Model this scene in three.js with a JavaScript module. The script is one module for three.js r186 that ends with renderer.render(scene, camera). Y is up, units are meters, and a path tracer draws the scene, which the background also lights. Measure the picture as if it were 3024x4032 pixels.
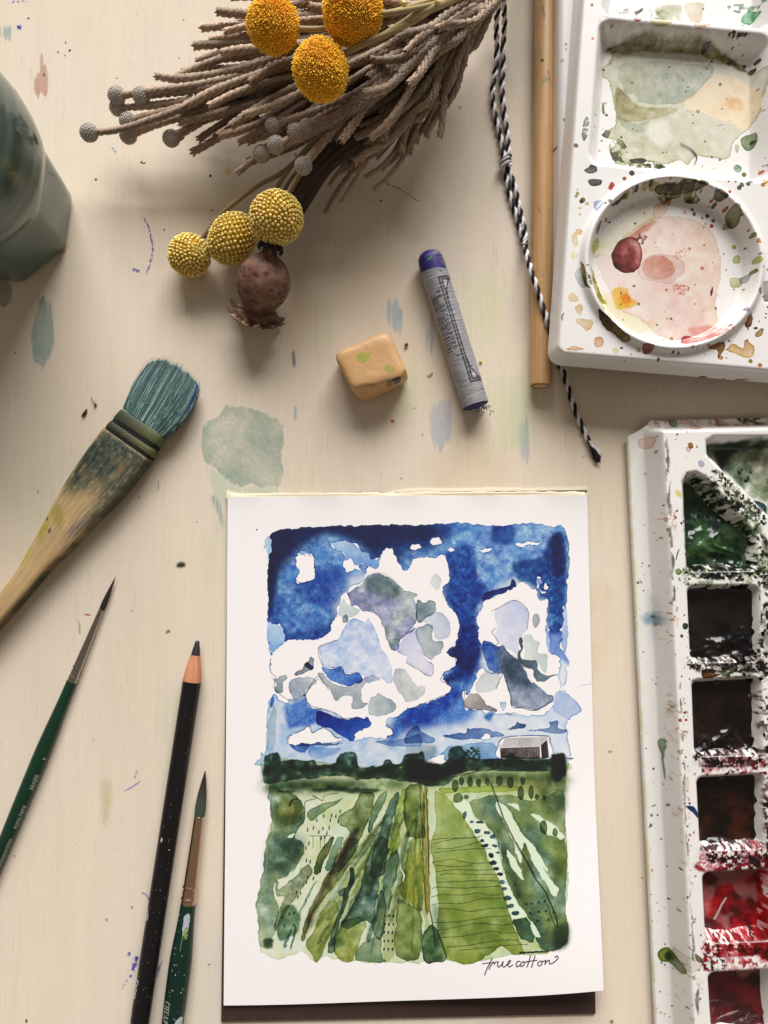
import * as THREE from 'three';
import { mergeGeometries } from 'three/addons/utils/BufferGeometryUtils.js';

// ---------------------------------------------------------------- camera, light, exposure
const scene = new THREE.Scene();
const TILT = THREE.MathUtils.degToRad(4), FAR = 279;               // millimetres from the lens to the table along the view axis
const camera = new THREE.PerspectiveCamera(66, 3 / 4, 0.01, 6);
camera.position.set(0, FAR * Math.cos(TILT) / 1000, FAR * Math.sin(TILT) / 1000);
camera.up.set(0, 0, -1);
camera.lookAt(0, 0, 0);
scene.background = new THREE.Color(0.2, 0.17, 0.14);              // the dim warm room all round the table
const windowLight = new THREE.RectAreaLight(new THREE.Color(1, 0.985, 0.97), 14.8, 5.4, 3.8);   // the window beyond the top of the picture
windowLight.name = 'window_light';
windowLight.position.set(0.6, 3.4, -6.0);
windowLight.lookAt(0, 0, 0);
scene.add(windowLight);
const renderer = new THREE.WebGLRenderer({ antialias: true });
renderer.toneMapping = THREE.LinearToneMapping;
renderer.toneMappingExposure = 1;
renderer.shadowMap.enabled = true;

// ---------------------------------------------------------------- small tools (lengths in millimetres)
const V = (x, y, z) => new THREE.Vector3(x, y, z);
const lerp = THREE.MathUtils.lerp, clamp = THREE.MathUtils.clamp, PI = Math.PI;
const sstep = (a, b, x) => { const t = clamp((x - a) / (b - a), 0, 1); return t * t * (3 - 2 * t); };
function rng(seed) { let s = seed | 0; return () => { s = (s + 0x6d2b79f5) | 0; let t = Math.imul(s ^ (s >>> 15), 1 | s); t = (t + Math.imul(t ^ (t >>> 7), 61 | t)) ^ t; return ((t ^ (t >>> 14)) >>> 0) / 4294967296; }; }
const h2 = (x, y, s) => { let n = Math.imul(x, 374761393) + Math.imul(y, 668265263) + Math.imul(s, 974634077); n = Math.imul(n ^ (n >>> 13), 1274126177); return ((n ^ (n >>> 16)) >>> 0) / 4294967296; };
function noise(x, y, s = 1) {
  const ix = Math.floor(x), iy = Math.floor(y), fx = x - ix, fy = y - iy, u = fx * fx * (3 - 2 * fx), v = fy * fy * (3 - 2 * fy);
  const a = h2(ix, iy, s), b = h2(ix + 1, iy, s), c = h2(ix, iy + 1, s), d = h2(ix + 1, iy + 1, s);
  return a + (b - a) * u + (c - a) * v + (a - b - c + d) * u * v;
}
const fbm = (x, y, s = 1, o = 4) => { let t = 0, a = 0.5, n = 0; for (let i = 0; i < o; i++) { t += a * noise(x, y, s + i * 17); n += a; a *= 0.5; x *= 2.03; y *= 2.03; } return t / n; };
const sgn = (x, y, s, o) => fbm(x, y, s, o) * 2 - 1;
// where the sight line of a spot of the 3024 x 4032 photograph meets the level h above the table
const CAM = V(0, FAR * Math.cos(TILT), FAR * Math.sin(TILT));
function at(px, py, h = 0) {
  const X = (px - 1512) / 3104, Y = -(py - 2016) / 3104;
  const d = V(X, -Math.cos(TILT) + Y * Math.sin(TILT), -Math.sin(TILT) - Y * Math.cos(TILT));
  return CAM.clone().addScaledVector(d, (h - CAM.y) / d.y);
}
const lin = (hex) => { const c = new THREE.Color(hex); return [c.r, c.g, c.b]; };

// ---------------------------------------------------------------- scene building
const taken = new Map();
function numbered(name) { const n = taken.get(name) ?? 0; taken.set(name, n + 1); return n ? name + '_' + String(n).padStart(3, '0') : name; }
function thing(name, label, category, base, group) {
  const o = new THREE.Group();
  o.name = numbered(name);
  o.userData = { label, category };
  if (group) o.userData.group = group;
  o.userData.base = base;
  o.position.set(base.x / 1000, base.y / 1000, base.z / 1000);
  scene.add(o);
  return o;
}
function rootOf(o) { while (o.parent && o.parent !== scene) o = o.parent; return o; }
// a mesh from world millimetres, hung under a thing or one of its parts
function part(name, geo, mat, parent, label) {
  const b = rootOf(parent).userData.base;
  geo.translate(-b.x, -b.y, -b.z);
  geo.scale(0.001, 0.001, 0.001);
  const m = new THREE.Mesh(geo, mat);
  m.name = name; m.castShadow = m.receiveShadow = true;
  if (label) m.userData.label = label;
  parent.add(m);
  return m;
}
const std = (o) => new THREE.MeshStandardMaterial({ roughness: 0.7, ...o });
const phys = (o) => new THREE.MeshPhysicalMaterial({ roughness: 0.5, ...o });

class GB {                                                          // collects triangles with vertex colours
  constructor() { this.p = []; this.c = []; this.i = []; this.u = []; }
  v(x, y, z, c = [1, 1, 1], u = 0, w = 0) { this.p.push(x, y, z); this.c.push(c[0], c[1], c[2]); this.u.push(u, w); return this.p.length / 3 - 1; }
  vv(p, c, u, w) { return this.v(p.x, p.y, p.z, c, u, w); }
  t(a, b, c) { this.i.push(a, b, c); }
  q(a, b, c, d) { this.i.push(a, b, c, a, c, d); }
  build() {
    const g = new THREE.BufferGeometry();
    g.setAttribute('position', new THREE.Float32BufferAttribute(this.p, 3));
    g.setAttribute('color', new THREE.Float32BufferAttribute(this.c, 3));
    g.setAttribute('uv', new THREE.Float32BufferAttribute(this.u, 2));
    g.setIndex(this.i);
    g.computeVertexNormals();
    return g;
  }
}
// rings of points joined to a skin; ring(i) gives a list of Vector3
function skin(gb, rings, { closed = true, capA = false, capB = false, color, uv } = {}) {
  const n = rings[0].length, m = closed ? n + 1 : n, base = [];
  rings.forEach((r, i) => {
    base.push(gb.p.length / 3);
    for (let j = 0; j < m; j++) {
      const p = r[j % n], c = color ? color(i, j % n, p) : [1, 1, 1], w = uv ? uv(i, j, p) : [j / (m - 1), i / (rings.length - 1)];
      gb.vv(p, c, w[0], w[1]);
    }
  });
  for (let i = 0; i + 1 < rings.length; i++) for (let j = 0; j + 1 < m; j++) gb.q(base[i] + j, base[i + 1] + j, base[i + 1] + j + 1, base[i] + j + 1);
  for (const [k, on] of [[0, capA], [rings.length - 1, capB]]) {
    if (!on) continue;
    const mid = rings[k].reduce((s, p) => s.add(p), V(0, 0, 0)).divideScalar(n), col = color ? color(k, 0, mid) : [1, 1, 1], w0 = uv ? uv(k, 0, mid) : [0.5, k ? 1 : 0];
    const c0 = gb.vv(mid, col, w0[0], w0[1]), b0 = gb.p.length / 3;
    for (let j = 0; j < n; j++) { const w = uv ? uv(k, j, rings[k][j]) : [j / n, k ? 1 : 0]; gb.vv(rings[k][j], col, w[0], w[1]); }
    for (let j = 0; j < n; j++) k ? gb.t(c0, b0 + (j + 1) % n, b0 + j) : gb.t(c0, b0 + j, b0 + (j + 1) % n);
  }
}
function frameOf(dir, up = V(0, 1, 0)) {
  const f = dir.clone().normalize(), s = f.clone().cross(up);
  if (s.lengthSq() < 1e-6) s.set(1, 0, 0);
  s.normalize();
  return [f, s, s.clone().cross(f).normalize()];
}
// a turned body: profile rows [distance along the axis, radius]
function turned(p0, dir, profile, seg = 24, opt = {}) {
  const [f, s, u] = frameOf(dir), gb = opt.gb ?? new GB();
  const rings = profile.map(([d, r]) => Array.from({ length: seg }, (_, j) => { const a = (j / seg) * 2 * PI; return p0.clone().addScaledVector(f, d).addScaledVector(s, Math.cos(a) * r).addScaledVector(u, Math.sin(a) * r); }));
  const d0 = profile[0][0], dl = profile[profile.length - 1][0] - d0;
  skin(gb, rings, { capA: opt.capA, capB: opt.capB, color: opt.color, uv: opt.uv ?? ((i, j) => [j / seg, (profile[i][0] - d0) / dl]) });
  return opt.gb ? null : gb.build();
}
// a tube along points; radius may be a function of 0..1
function tube(gb, pts, radius, seg = 8, { color, caps = true, twist = 0 } = {}) {
  const N = pts.length, rings = [];
  let ref = V(0, 1, 0);
  for (let i = 0; i < N; i++) {
    const d = pts[Math.min(N - 1, i + 1)].clone().sub(pts[Math.max(0, i - 1)]);
    const [f, s, u] = frameOf(d, Math.abs(d.clone().normalize().y) > 0.95 ? V(1, 0, 0) : ref), r = typeof radius === 'function' ? radius(i / (N - 1)) : radius;
    rings.push(Array.from({ length: seg }, (_, j) => { const a = (j / seg) * 2 * PI + twist * i; return pts[i].clone().addScaledVector(s, Math.cos(a) * r).addScaledVector(u, Math.sin(a) * r); }));
  }
  skin(gb, rings, { capA: caps, capB: caps, color: color ? (i, j) => color(i / (N - 1), j / seg) : undefined });
}
const spline = (pts, n, tension = 0.5) => new THREE.CatmullRomCurve3(pts, false, 'catmullrom', tension).getPoints(n);

// ---------------------------------------------------------------- colour sheets: watercolour washes, stains, print
class Sheet {
  constructor(w, h, base) { this.w = w; this.h = h; this.c = new Float32Array(w * h * 3); for (let i = 0; i < w * h; i++) this.c.set(base, i * 3); }
  each(f) { for (let y = 0, i = 0; y < this.h; y++) for (let x = 0; x < this.w; x++, i += 3) f(x, y, this.c, i); }
  texture(o = {}) {
    const d = new Uint8Array(this.w * this.h * 4);
    for (let i = 0; i < this.w * this.h; i++) {
      for (let k = 0; k < 3; k++) { const c = clamp(this.c[i * 3 + k], 0, 1); d[i * 4 + k] = Math.round(255 * (c <= 0.0031308 ? 12.92 * c : 1.055 * Math.pow(c, 1 / 2.4) - 0.055)); }
      d[i * 4 + 3] = 255;
    }
    const t = new THREE.DataTexture(d, this.w, this.h, THREE.RGBAFormat);
    t.colorSpace = THREE.SRGBColorSpace; t.magFilter = t.minFilter = THREE.LinearFilter; t.wrapS = t.wrapT = o.wrap ?? THREE.ClampToEdgeWrapping; t.needsUpdate = true;
    return t;
  }
}
function rounded(pts, rough, seed, closed = true, steps = 6) {           // Catmull-Rom through the points, with an uneven outline
  const n = pts.length, out = [];
  const P = (i) => (closed ? pts[(i + n) % n] : pts[clamp(i, 0, n - 1)]);
  for (let i = 0; i < (closed ? n : n - 1); i++) {
    const a = P(i - 1), b = P(i), c = P(i + 1), d = P(i + 2), L = Math.hypot(c[0] - b[0], c[1] - b[1]), k = Math.max(2, Math.min(24, Math.round(L / steps)));
    for (let j = 0; j < k; j++) {
      const t = j / k, t2 = t * t, t3 = t2 * t, q = [0, 1].map((m) => 0.5 * (2 * b[m] + (c[m] - a[m]) * t + (2 * a[m] - 5 * b[m] + 4 * c[m] - d[m]) * t2 + (3 * b[m] - a[m] - 3 * c[m] + d[m]) * t3));
      if (rough) { const X = q[0], Y = q[1], f = rough > 7 ? 0.045 : 0.07; q[0] += rough * sgn(X * f, Y * f, seed, 4); q[1] += rough * sgn(X * f + 50, Y * f, seed + 5, 4); }
      out.push(q);
    }
  }
  if (!closed) out.push(pts[n - 1]);
  return out;
}
function raster(sheet, paths, { pad = 4, line = 0, taper = false, evenodd = false } = {}) {
  let x0 = 1e9, y0 = 1e9, x1 = -1e9, y1 = -1e9;
  for (const p of paths) for (const [x, y] of p) { x0 = Math.min(x0, x); y0 = Math.min(y0, y); x1 = Math.max(x1, x); y1 = Math.max(y1, y); }
  x0 = Math.max(0, Math.floor(x0 - pad)); y0 = Math.max(0, Math.floor(y0 - pad)); x1 = Math.min(sheet.w, Math.ceil(x1 + pad)); y1 = Math.min(sheet.h, Math.ceil(y1 + pad));
  const w = x1 - x0, h = y1 - y0;
  if (w < 1 || h < 1) return null;
  const cv = document.createElement('canvas'); cv.width = w; cv.height = h;
  const g = cv.getContext('2d');
  g.beginPath();
  for (const p of paths) { p.forEach(([x, y], i) => (i ? g.lineTo(x - x0, y - y0) : g.moveTo(x - x0, y - y0))); if (!line) g.closePath(); }
  g.fillStyle = g.strokeStyle = '#fff'; g.lineWidth = line; g.lineCap = g.lineJoin = 'round';
  line ? g.stroke() : g.fill(evenodd ? 'evenodd' : 'nonzero');
  const d = g.getImageData(0, 0, w, h).data, a = new Float32Array(w * h);
  for (let i = 0; i < w * h; i++) a[i] = d[i * 4 + 3] / 255;
  return { x0, y0, w, h, a };
}
function blur(a, w, h, r) {
  r = Math.max(1, Math.round(r));
  const b = new Float32Array(w * h), pass = (src, dst, n, m, sn, sm) => {
    for (let j = 0; j < m; j++) {
      let s = 0;
      const o = j * sm;
      for (let i = -r; i <= r; i++) s += i >= 0 && i < n ? src[o + i * sn] : 0;
      for (let i = 0; i < n; i++) { dst[o + i * sn] = s / (2 * r + 1); const p = i + r + 1, q = i - r; if (p < n) s += src[o + p * sn]; if (q >= 0) s -= src[o + q * sn]; }
    }
  };
  const c = new Float32Array(a);
  for (let k = 0; k < 2; k++) { pass(c, b, w, h, 1, w); pass(b, c, h, w, w, 1); }
  return c;
}
let washSeed = 100;
/* One wash of transparent colour. d: strength; edge: dark rim as pigment dries; er: its width; vary/scale: cloudy unevenness; gran: grain of the pigment;
   soft: how far it bleeds; col2: second pigment; streak: dry brush along the grain; opaque: covers instead of tinting; clip: Float32Array the size of the sheet. */
function wash(sheet, polys, color, o = {}) {
  const s = washSeed++, rough = o.rough ?? 2, sets = (Array.isArray(polys[0][0]) ? polys : [polys]).map((p, i) => (o.line ? rounded(p, rough, s + i, false) : o.hard ? p : rounded(p, rough, s + i)));
  const soft = o.soft ?? 0, er = o.er ?? 4, m = raster(sheet, sets, { pad: soft * 3 + 4, line: o.line ?? 0 });
  if (!m) return;
  const { w, h, x0, y0 } = m, A = soft ? blur(m.a, w, h, soft) : m.a, E = o.edge || o.streak ? blur(A, w, h, o.streak ? o.streak.reach ?? 14 : er) : null;
  const under = o.opaque ? [1, 1, 1] : o.on ?? [1, 1, 1], tint = (c) => lin(c).map((v, i) => clamp(v / under[i], 0.004, 1)), c1 = tint(color), c2 = o.col2 ? tint(o.col2) : c1, d0 = o.d ?? 1, vary = o.vary ?? 0.25, sc = o.scale ?? 0.02, flow = o.flow ?? 0, fang = h2(s, 3, 9) * 6.283, fcx = Math.cos(fang) * 1.4, fcy = Math.sin(fang) * 1.4, gran = o.gran ?? 0.15;
  for (let y = 0, i = 0; y < h; y++) for (let x = 0; x < w; x++, i++) {
    let a = A[i];
    if (a < 0.004) continue;
    const X = x + x0, Y = y + y0;
    if (o.clip) { a *= o.clip[Y * sheet.w + X]; if (a < 0.004) continue; }
    if (o.streak) { const st = fbm(X * (o.streak.fx ?? 0.35), Y * (o.streak.fy ?? 0.012), s, 3); a *= sstep(0.0, o.streak.w ?? 0.16, st - (o.streak.cut ?? 0.5) + (E[i] - 0.5) * (o.streak.fill ?? 0.9)); if (a < 0.004) continue; }
    if (o.broken) { a *= sstep(-0.02, o.broken.w ?? 0.05, fbm(X * o.broken.f, Y * (o.broken.fy ?? o.broken.f), s + 3, 4) - o.broken.cut); if (a < 0.004) continue; }
    const fl = 1 + flow * (((X - x0) / w - 0.5) * fcx + ((Y - y0) / h - 0.5) * fcy), n = fbm(X * sc, Y * sc, s, 4), g = noise(X * 0.55, Y * 0.55, s + 9) * 0.6 + noise(X * 0.21, Y * 0.21, s + 8) * 0.4;
    const t = o.col2 ? sstep(0.38, 0.62, n * (1 - (o.grad ? 0.6 : 0)) + (o.grad ? 0.6 * clamp(o.grad(X, Y), 0, 1) : 0)) : 0;
    const dens = Math.max(0, fl * d0 * (1 + vary * (fbm(X * sc * 1.7 + 9, Y * sc * 1.7, s + 31, 4) - 0.5) * 4 + gran * (g - 0.5) * 3) + (o.edge ? o.edge * Math.max(0, A[i] - E[i]) * 2 : 0));
    const k = (Y * sheet.w + X) * 3;
    for (let q = 0; q < 3; q++) {
      const col = lerp(c1[q], c2[q], t);
      if (o.opaque) sheet.c[k + q] = lerp(sheet.c[k + q], col * (1 + gran * (g - 0.5)), a * o.opaque);
      else sheet.c[k + q] *= 1 + a * (Math.pow(col, dens) - 1);
    }
  }
}
const pts = (s, f) => s.trim().split(/\s+/).map((q) => { const [x, y] = q.split(',').map(Number); return f ? f(x, y) : [x, y]; });
const blob = (x, y, rx, ry, rot = 0, n = 10, jig = 0.12, seed = 1) => Array.from({ length: n }, (_, i) => { const a = (i / n) * 2 * PI, k = 1 + jig * (h2(i, seed, 7) * 2 - 1), c = Math.cos(a) * rx * k, d = Math.sin(a) * ry * k; return [x + c * Math.cos(rot) - d * Math.sin(rot), y + c * Math.sin(rot) + d * Math.cos(rot)]; });

// ---------------------------------------------------------------- the table: pale plywood with old paint marks
const TS = 460, TP = 2048 / TS;                                     // side of the texture in mm, pixels per mm
{
  const wood = new Sheet(2048, 2048, lin('#dfd1be'));
  wood.each((x, y, c, i) => {
    const fib = fbm(x * 0.42, y * 0.012, 3, 3) - 0.5, band = fbm(x * 0.035, y * 0.0016, 5, 3) - 0.5, big = fbm(x * 0.004, y * 0.003, 8, 4) - 0.5, fine = noise(x * 0.8, y * 0.25, 11) - 0.5, spk = noise(x * 0.6, y * 0.6, 15) - 0.5;
    const warm = fbm(x * 0.006 + 40, y * 0.0035, 21, 4) - 0.5;
    const k = 1 + fib * 0.075 + band * 0.05 + big * 0.12 + fine * 0.04 + spk * 0.03;
    c[i] *= k * (1 + warm * 0.03); c[i + 1] *= k; c[i + 2] *= k * (1 - warm * 0.10);
  });
  const r = rng(5), WOOD = lin('#dfd1be'), stain = (p, c, o = {}) => wash(wood, p, c, { on: WOOD, ...o });
  for (let n = 0; n < 900; n++) {                                    // open pores along the grain
    const x = r() * 2048, y = r() * 2048, l = 6 + r() * 26;
    stain( [[x, y], [x + (r() - 0.5), y + l]], '#b39a7c', { line: 0.9, d: 0.12 + r() * 0.3, rough: 0.3, vary: 0, gran: 0 });
  }
  const T = (px, py) => { const p = at(px, py, 0); return [(p.x + TS / 2) * TP, (p.z + TS / 2) * TP]; };
  const S = (k, ox, oy) => (x, y) => T(ox + x * k, oy + y * k);
  const dry = (cut = 0.5, fill = 0.9, reach = 14) => ({ cut: cut - 0.07, fill: fill + 0.25, reach: reach * 0.7, w: 0.24, fx: 0.24, fy: 0.018 });
  const q1 = S(0.7233, 0, 1300), q2 = S(0.5425, 1200, 900), q3 = S(0.663, 0, 0), q4 = S(0.6028, 0, 3000), q5 = S(0.4822, 1600, 1900);
  // the big grey-green brush mark above the painting, and its thin tail
  stain( pts('1095,560 1125,495 1200,450 1225,400 1290,420 1400,430 1470,470 1540,520 1536,720 1528,840 1470,830 1420,850 1350,835 1290,850 1215,790 1150,745 1105,660', q1), '#b6b9a7', { d: 0.95, edge: 0.25, streak: { ...dry(0.3, 1.3, 16), fx: 0.22, fy: 0.02, w: 0.3 }, gran: 0.3, vary: 0.5, rough: 6 });
  stain( pts('1120,730 1200,780 1290,840 1420,850 1520,830 1520,930 1240,920 1240,1080 1200,1060 1160,900', q1), '#c8cab6', { d: 0.9, streak: { ...dry(0.34, 0.8, 22), w: 0.3 }, rough: 6 });
  stain( pts('1150,900 1190,910 1240,1090 1215,1090 1180,1010', q1), '#a6aea2', { d: 0.9, streak: { ...dry(0.36, 0.9, 10), w: 0.3 }, soft: 2 });
  // teal streaks at the left
  stain( pts('172,30 190,-90 220,-180 250,-200 280,-140 292,0 292,110 240,230 200,180 172,180', q1), '#a4b0a6', { d: 1.0, streak: dry(0.44, 1.0, 16), rough: 2 });
  stain( pts('355,80 372,80 368,140 358,140', q1), '#a9b6b8', { d: 0.8, streak: dry(0.4) });
  stain( pts('5,150 14,130 60,135 75,180 72,240 50,270 30,250 0,230', q3), '#98a5a0', { d: 0.9, streak: dry(0.47, 0.9) });
  stain( pts('70,150 180,160 190,180 110,190', q3), '#a5b3b4', { d: 0.7, streak: dry(0.5, 0.7) });
  stain( pts('120,180 150,185 150,235 128,225', q3), '#a9b9b9', { d: 0.6, streak: dry(0.5, 0.7) });
  // pinkish-brown marks
  stain( pts('208,310 222,315 225,430 240,420 235,310 255,305 270,380 285,480 275,620 262,570 240,550 222,600 200,540', q3), '#b99280', { d: 0.85, streak: dry(0.42, 1.0, 10), rough: 1.5 });
  stain( pts('592,155 606,158 612,190 618,160 622,200 604,265 594,240', q1), '#b08c70', { d: 0.9, streak: dry(0.42), rough: 1 });
  for (const [x, y, w, h] of [[540, 210, 8, 60], [380, 1500, 14, 48], [530, 165, 6, 30], [300, 445, 5, 20]]) stain( pts(`${x},${y - h / 2} ${x + w},${y} ${x + w * 0.6},${y + h / 2} ${x - w * 0.3},${y + h / 3}`, q1), '#8c6453', { d: 0.9, rough: 0.8, streak: dry(0.35) });
  stain( pts('225,1640 250,1630 255,1700 262,1780 252,1775 240,1700', S(0.617, 2000, 700)), '#b5663f', { d: 0.9, streak: dry(0.4), rough: 0.6 });
  stain( pts('458,1545 490,1545 492,1552 460,1552', q1), '#a8563c', { d: 0.8, rough: 1 });
  stain( pts('205,865 214,880 208,885', q1), '#a85a34', { d: 0.9 }); stain( pts('1070,1040 1078,1044 1072,1050', q1), '#a05a3c', { d: 0.9 });
  stain( pts('625,1385 648,1390 650,1408 628,1410', q2), '#b5583e', { d: 0.8, rough: 1 });
  // blues, lilacs and yellow-greens round the pastel
  stain( pts('598,560 618,480 640,520 660,470 685,550 712,640 705,740 685,830 660,800 625,750 600,690', q2), '#a6b4ba', { d: 0.79, streak: dry(0.42, 1.0, 14), rough: 2 });
  stain( pts('880,700 930,600 960,720 950,900 900,930 880,850', q2), '#aab2b6', { d: 0.60, streak: dry(0.5, 0.8) });
  stain( pts('1110,330 1350,310 1500,340 1510,620 1400,820 1260,1000 1180,700', q2), '#d3d2ab', { d: 0.56, streak: dry(0.45, 0.5, 40), soft: 5, vary: 0.5 });
  stain( pts('60,500 190,470 230,600 220,940 60,920', q2), '#d0cfae', { d: 0.45, streak: dry(0.46, 0.5, 30), soft: 5 });
  stain( pts('640,980 780,900 860,1120 860,1420 700,1400 640,1250', q2), '#cbcfa5', { d: 0.45, streak: dry(0.46, 0.5, 30), soft: 5 });
  stain( pts('920,1270 1060,1220 1080,1420 1050,1560 980,1640 920,1540', q2), '#b2b4ba', { d: 0.68, streak: dry(0.46, 0.8, 18), soft: 2 });
  stain( pts('1340,1080 1660,1060 1680,1380 1600,1600 1400,1600 1340,1340', q2), '#c6cfa8', { d: 0.45, streak: dry(0.46, 0.6, 30), soft: 4 });
  stain( pts('1560,1400 1640,1330 1670,1500 1650,1690 1590,1720 1560,1600', q2), '#b0b4b8', { d: 0.68, streak: dry(0.48, 0.8, 18), soft: 2 });
  stain( pts('1270,1620 1300,1480 1340,1600 1330,1780 1270,1760', q2), '#c9d0a6', { d: 0.45, streak: dry(0.46, 0.7) });
  stain( pts('1550,1565 1570,1590 1580,1720 1576,1860 1556,1760', q5), '#71784a', { d: 0.60, streak: dry(0.45, 0.9), rough: 1 });
  stain( pts('1560,1780 1580,1900 1572,2000 1556,1960 1548,1840', q5), '#7d8a8e', { d: 0.60, streak: dry(0.45, 0.8), soft: 1 });
  // dark smudges
  stain( pts('830,800 880,790 900,840 870,890 830,860', q1), '#8d8a78', { d: 0.55, streak: dry(0.55, 0.6), soft: 2 });
  stain( pts('960,1280 980,1262 1010,1268 1005,1290 970,1294', q1), '#2f3a2a', { d: 1.1, soft: 1 }); stain( pts('1000,1255 1024,1265 1018,1290 1000,1292', q1), '#6d7462', { d: 0.7, streak: dry(0.5) });
  stain( pts('1594,120 1604,112 1608,180 1600,205 1592,180', q1), '#6e6a86', { d: 0.9, soft: 1 }); stain( pts('1602,420 1614,420 1616,480 1604,490', q1), '#97a2b0', { d: 0.7, soft: 1 });
  stain( [[1240, 1090], [1330, 1130], [1425, 1192]].map(([x, y]) => T(700 + x * 0.663, y * 0.663)), '#4d5140', { line: 1.6, d: 0.9, rough: 1, broken: { f: 0.3, cut: 0.38 } });
  stain( pts('425,1580 436,1600 440,1660 430,1640', q1), '#98a37c', { d: 0.9 });
  // violet crayon traces
  stain( pts('850,1290 880,1340 900,1420 908,1490 890,1570 866,1625', q3), '#514a9b', { line: 2.6, d: 0.9, rough: 1, broken: { f: 0.35, cut: 0.42 } });
  stain( pts('790,1600 830,1612', q3), '#5a54a0', { line: 5, d: 0.8, rough: 1, broken: { f: 0.4, cut: 0.5 } });
  stain( pts('820,188 870,160 916,125', q4), '#6a64b0', { line: 2, d: 0.7, rough: 1, broken: { f: 0.4, cut: 0.46 } });
  stain( pts('896,62 884,100', q4), '#6a64b0', { line: 3, d: 0.7, rough: 1, broken: { f: 0.4, cut: 0.5 } });
  stain( pts('930,855 960,875 975,905', q4), '#5d57a2', { line: 2, d: 0.8, rough: 1 });
  stain( pts('870,1280 905,1270 900,1310 850,1420 800,1490 810,1440 850,1340', q4), '#5148a8', { d: 0.9, broken: { f: 0.18, cut: 0.5 }, soft: 1 });
  stain( pts('880,1275 905,1278 895,1310 875,1300', q4), '#2d2390', { d: 1.2, soft: 1 }); stain( pts('825,1260 850,1235 862,1250 835,1275', q4), '#4139a4', { d: 0.9, broken: { f: 0.4, cut: 0.44 } });
  stain( pts('1070,1290 1050,1340 1020,1420 1030,1350', q4), '#5a52ad', { d: 0.8, soft: 1 });
  stain( pts('660,130 720,120 725,250 690,430 670,350', q4), '#c4b491', { d: 0.7, soft: 3 });
  stain( pts('30,5 130,0 175,10 60,14', q3), '#5a56a8', { d: 1, broken: { f: 0.25, cut: 0.5 }, soft: 1 }); stain( pts('95,160 125,150 120,180', q3), '#4742a0', { d: 1, broken: { f: 0.5, cut: 0.45 } });
  stain( pts('660,870 685,890 680,915 670,900', q3), '#6a86b8', { d: 0.8, broken: { f: 0.4, cut: 0.45 } });
  stain( pts('1335,1000 1370,1010 1350,1040', q3), '#c79a3a', { d: 0.5, soft: 2 });
  stain( pts('-20,1090 40,1100 44,1200 -20,1200', S(1, 0, 0)), '#7d776a', { d: 0.5, streak: dry(0.5, 0.8), soft: 1 });
  stain( pts('380,1420 420,1440 360,1560 330,1640 350,1520', q3), '#b07c58', { d: 0.4, broken: { f: 0.3, cut: 0.52 }, soft: 1 });
  const specks = ['1063,345', '570,1068', '168,110', '390,255', '345,310', '415,300', '1090,120', '840,965', '855,970', '975,1365', '1260,1250', '1250,1045', '385,330'];
  specks.forEach((p, i) => { const [x, y] = p.split(',').map(Number), t = q3(x, y); stain( blob(t[0], t[1], 1.1 + (i % 3) * 0.5, 1.4 + (i % 2) * 0.9, 0, 8, 0.2, i), '#33292f', { d: 1, rough: 0.4 }); });
  for (let n = 0; n < 420; n++) {                                    // small drops and dirt
    const x = r() * 2048, y = r() * 2048, s = 0.5 + Math.pow(r(), 4) * 2.2, col = ['#4a3a30', '#7a5a44', '#5a5570', '#8a6a54', '#56604e', '#a8704c'][Math.floor(r() * 6)];
    stain( blob(x, y, s, s * (1 + r()), r() * 3, 7, 0.3, n), col, { d: 0.3 + r() * 0.5, rough: 0.3, vary: 0, gran: 0 });
  }
  for (let n = 0; n < 26; n++) {                                     // faint blotches
    const x = r() * 2048, y = r() * 2048;
    stain( blob(x, y, 30 + r() * 60, 40 + r() * 110, 0, 9, 0.3, n + 50), ['#d6cfb8', '#cbbfae', '#d8c6aa', '#cfcbc4'][n % 4], { d: 0.45, soft: 9, vary: 0.5 });
  }
  const bump = new Sheet(1024, 1024, [0.5, 0.5, 0.5]);
  bump.each((x, y, c, i) => { const v = 0.5 + (fbm(x * 0.8, y * 0.03, 3, 3) - 0.5) * 0.7 + (noise(x * 0.9, y * 0.3, 31) - 0.5) * 0.35; c[i] = c[i + 1] = c[i + 2] = v; });
  const bt = bump.texture({ wrap: THREE.MirroredRepeatWrapping }); bt.colorSpace = THREE.NoColorSpace;
  const mat = phys({ map: wood.texture({ wrap: THREE.MirroredRepeatWrapping }), roughness: 0.95, specularIntensity: 0.35, bumpMap: bt, bumpScale: 0.00005 });
  const gb = new GB(), W = 690, H = 520, uv = (x, z) => [(x + TS / 2) / TS, (z + TS / 2) / TS];
  const add = (a, b, c, d) => { const k = [a, b, c, d].map((p) => gb.v(p[0], p[1], p[2], [1, 1, 1], ...uv(p[0], p[2] - p[1]))); gb.q(...k); };
  add([-W, 0, -H], [-W, 0, H], [W, 0, H], [W, 0, -H]);
  add([-W, 0, H], [-W, -24, H], [W, -24, H], [W, 0, H]); add([W, 0, -H], [-W, 0, -H], [-W, -24, -H], [W, -24, -H]);
  add([-W, 0, -H], [-W, 0, H], [-W, -24, H], [-W, -24, -H]); add([W, 0, H], [W, 0, -H], [W, -24, -H], [W, -24, H]); add([-W, -24, -H], [W, -24, -H], [W, -24, H], [-W, -24, H]);
  const g = gb.build().toNonIndexed(); g.computeVertexNormals(); g.scale(0.001, 0.001, 0.001);
  const top = new THREE.Mesh(g, mat);
  top.name = 'tabletop'; top.receiveShadow = top.castShadow = true;
  top.userData = { kind: 'structure', label: 'pale plywood tabletop with old paint marks and violet crayon traces' };
  scene.add(top);
}

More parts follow.
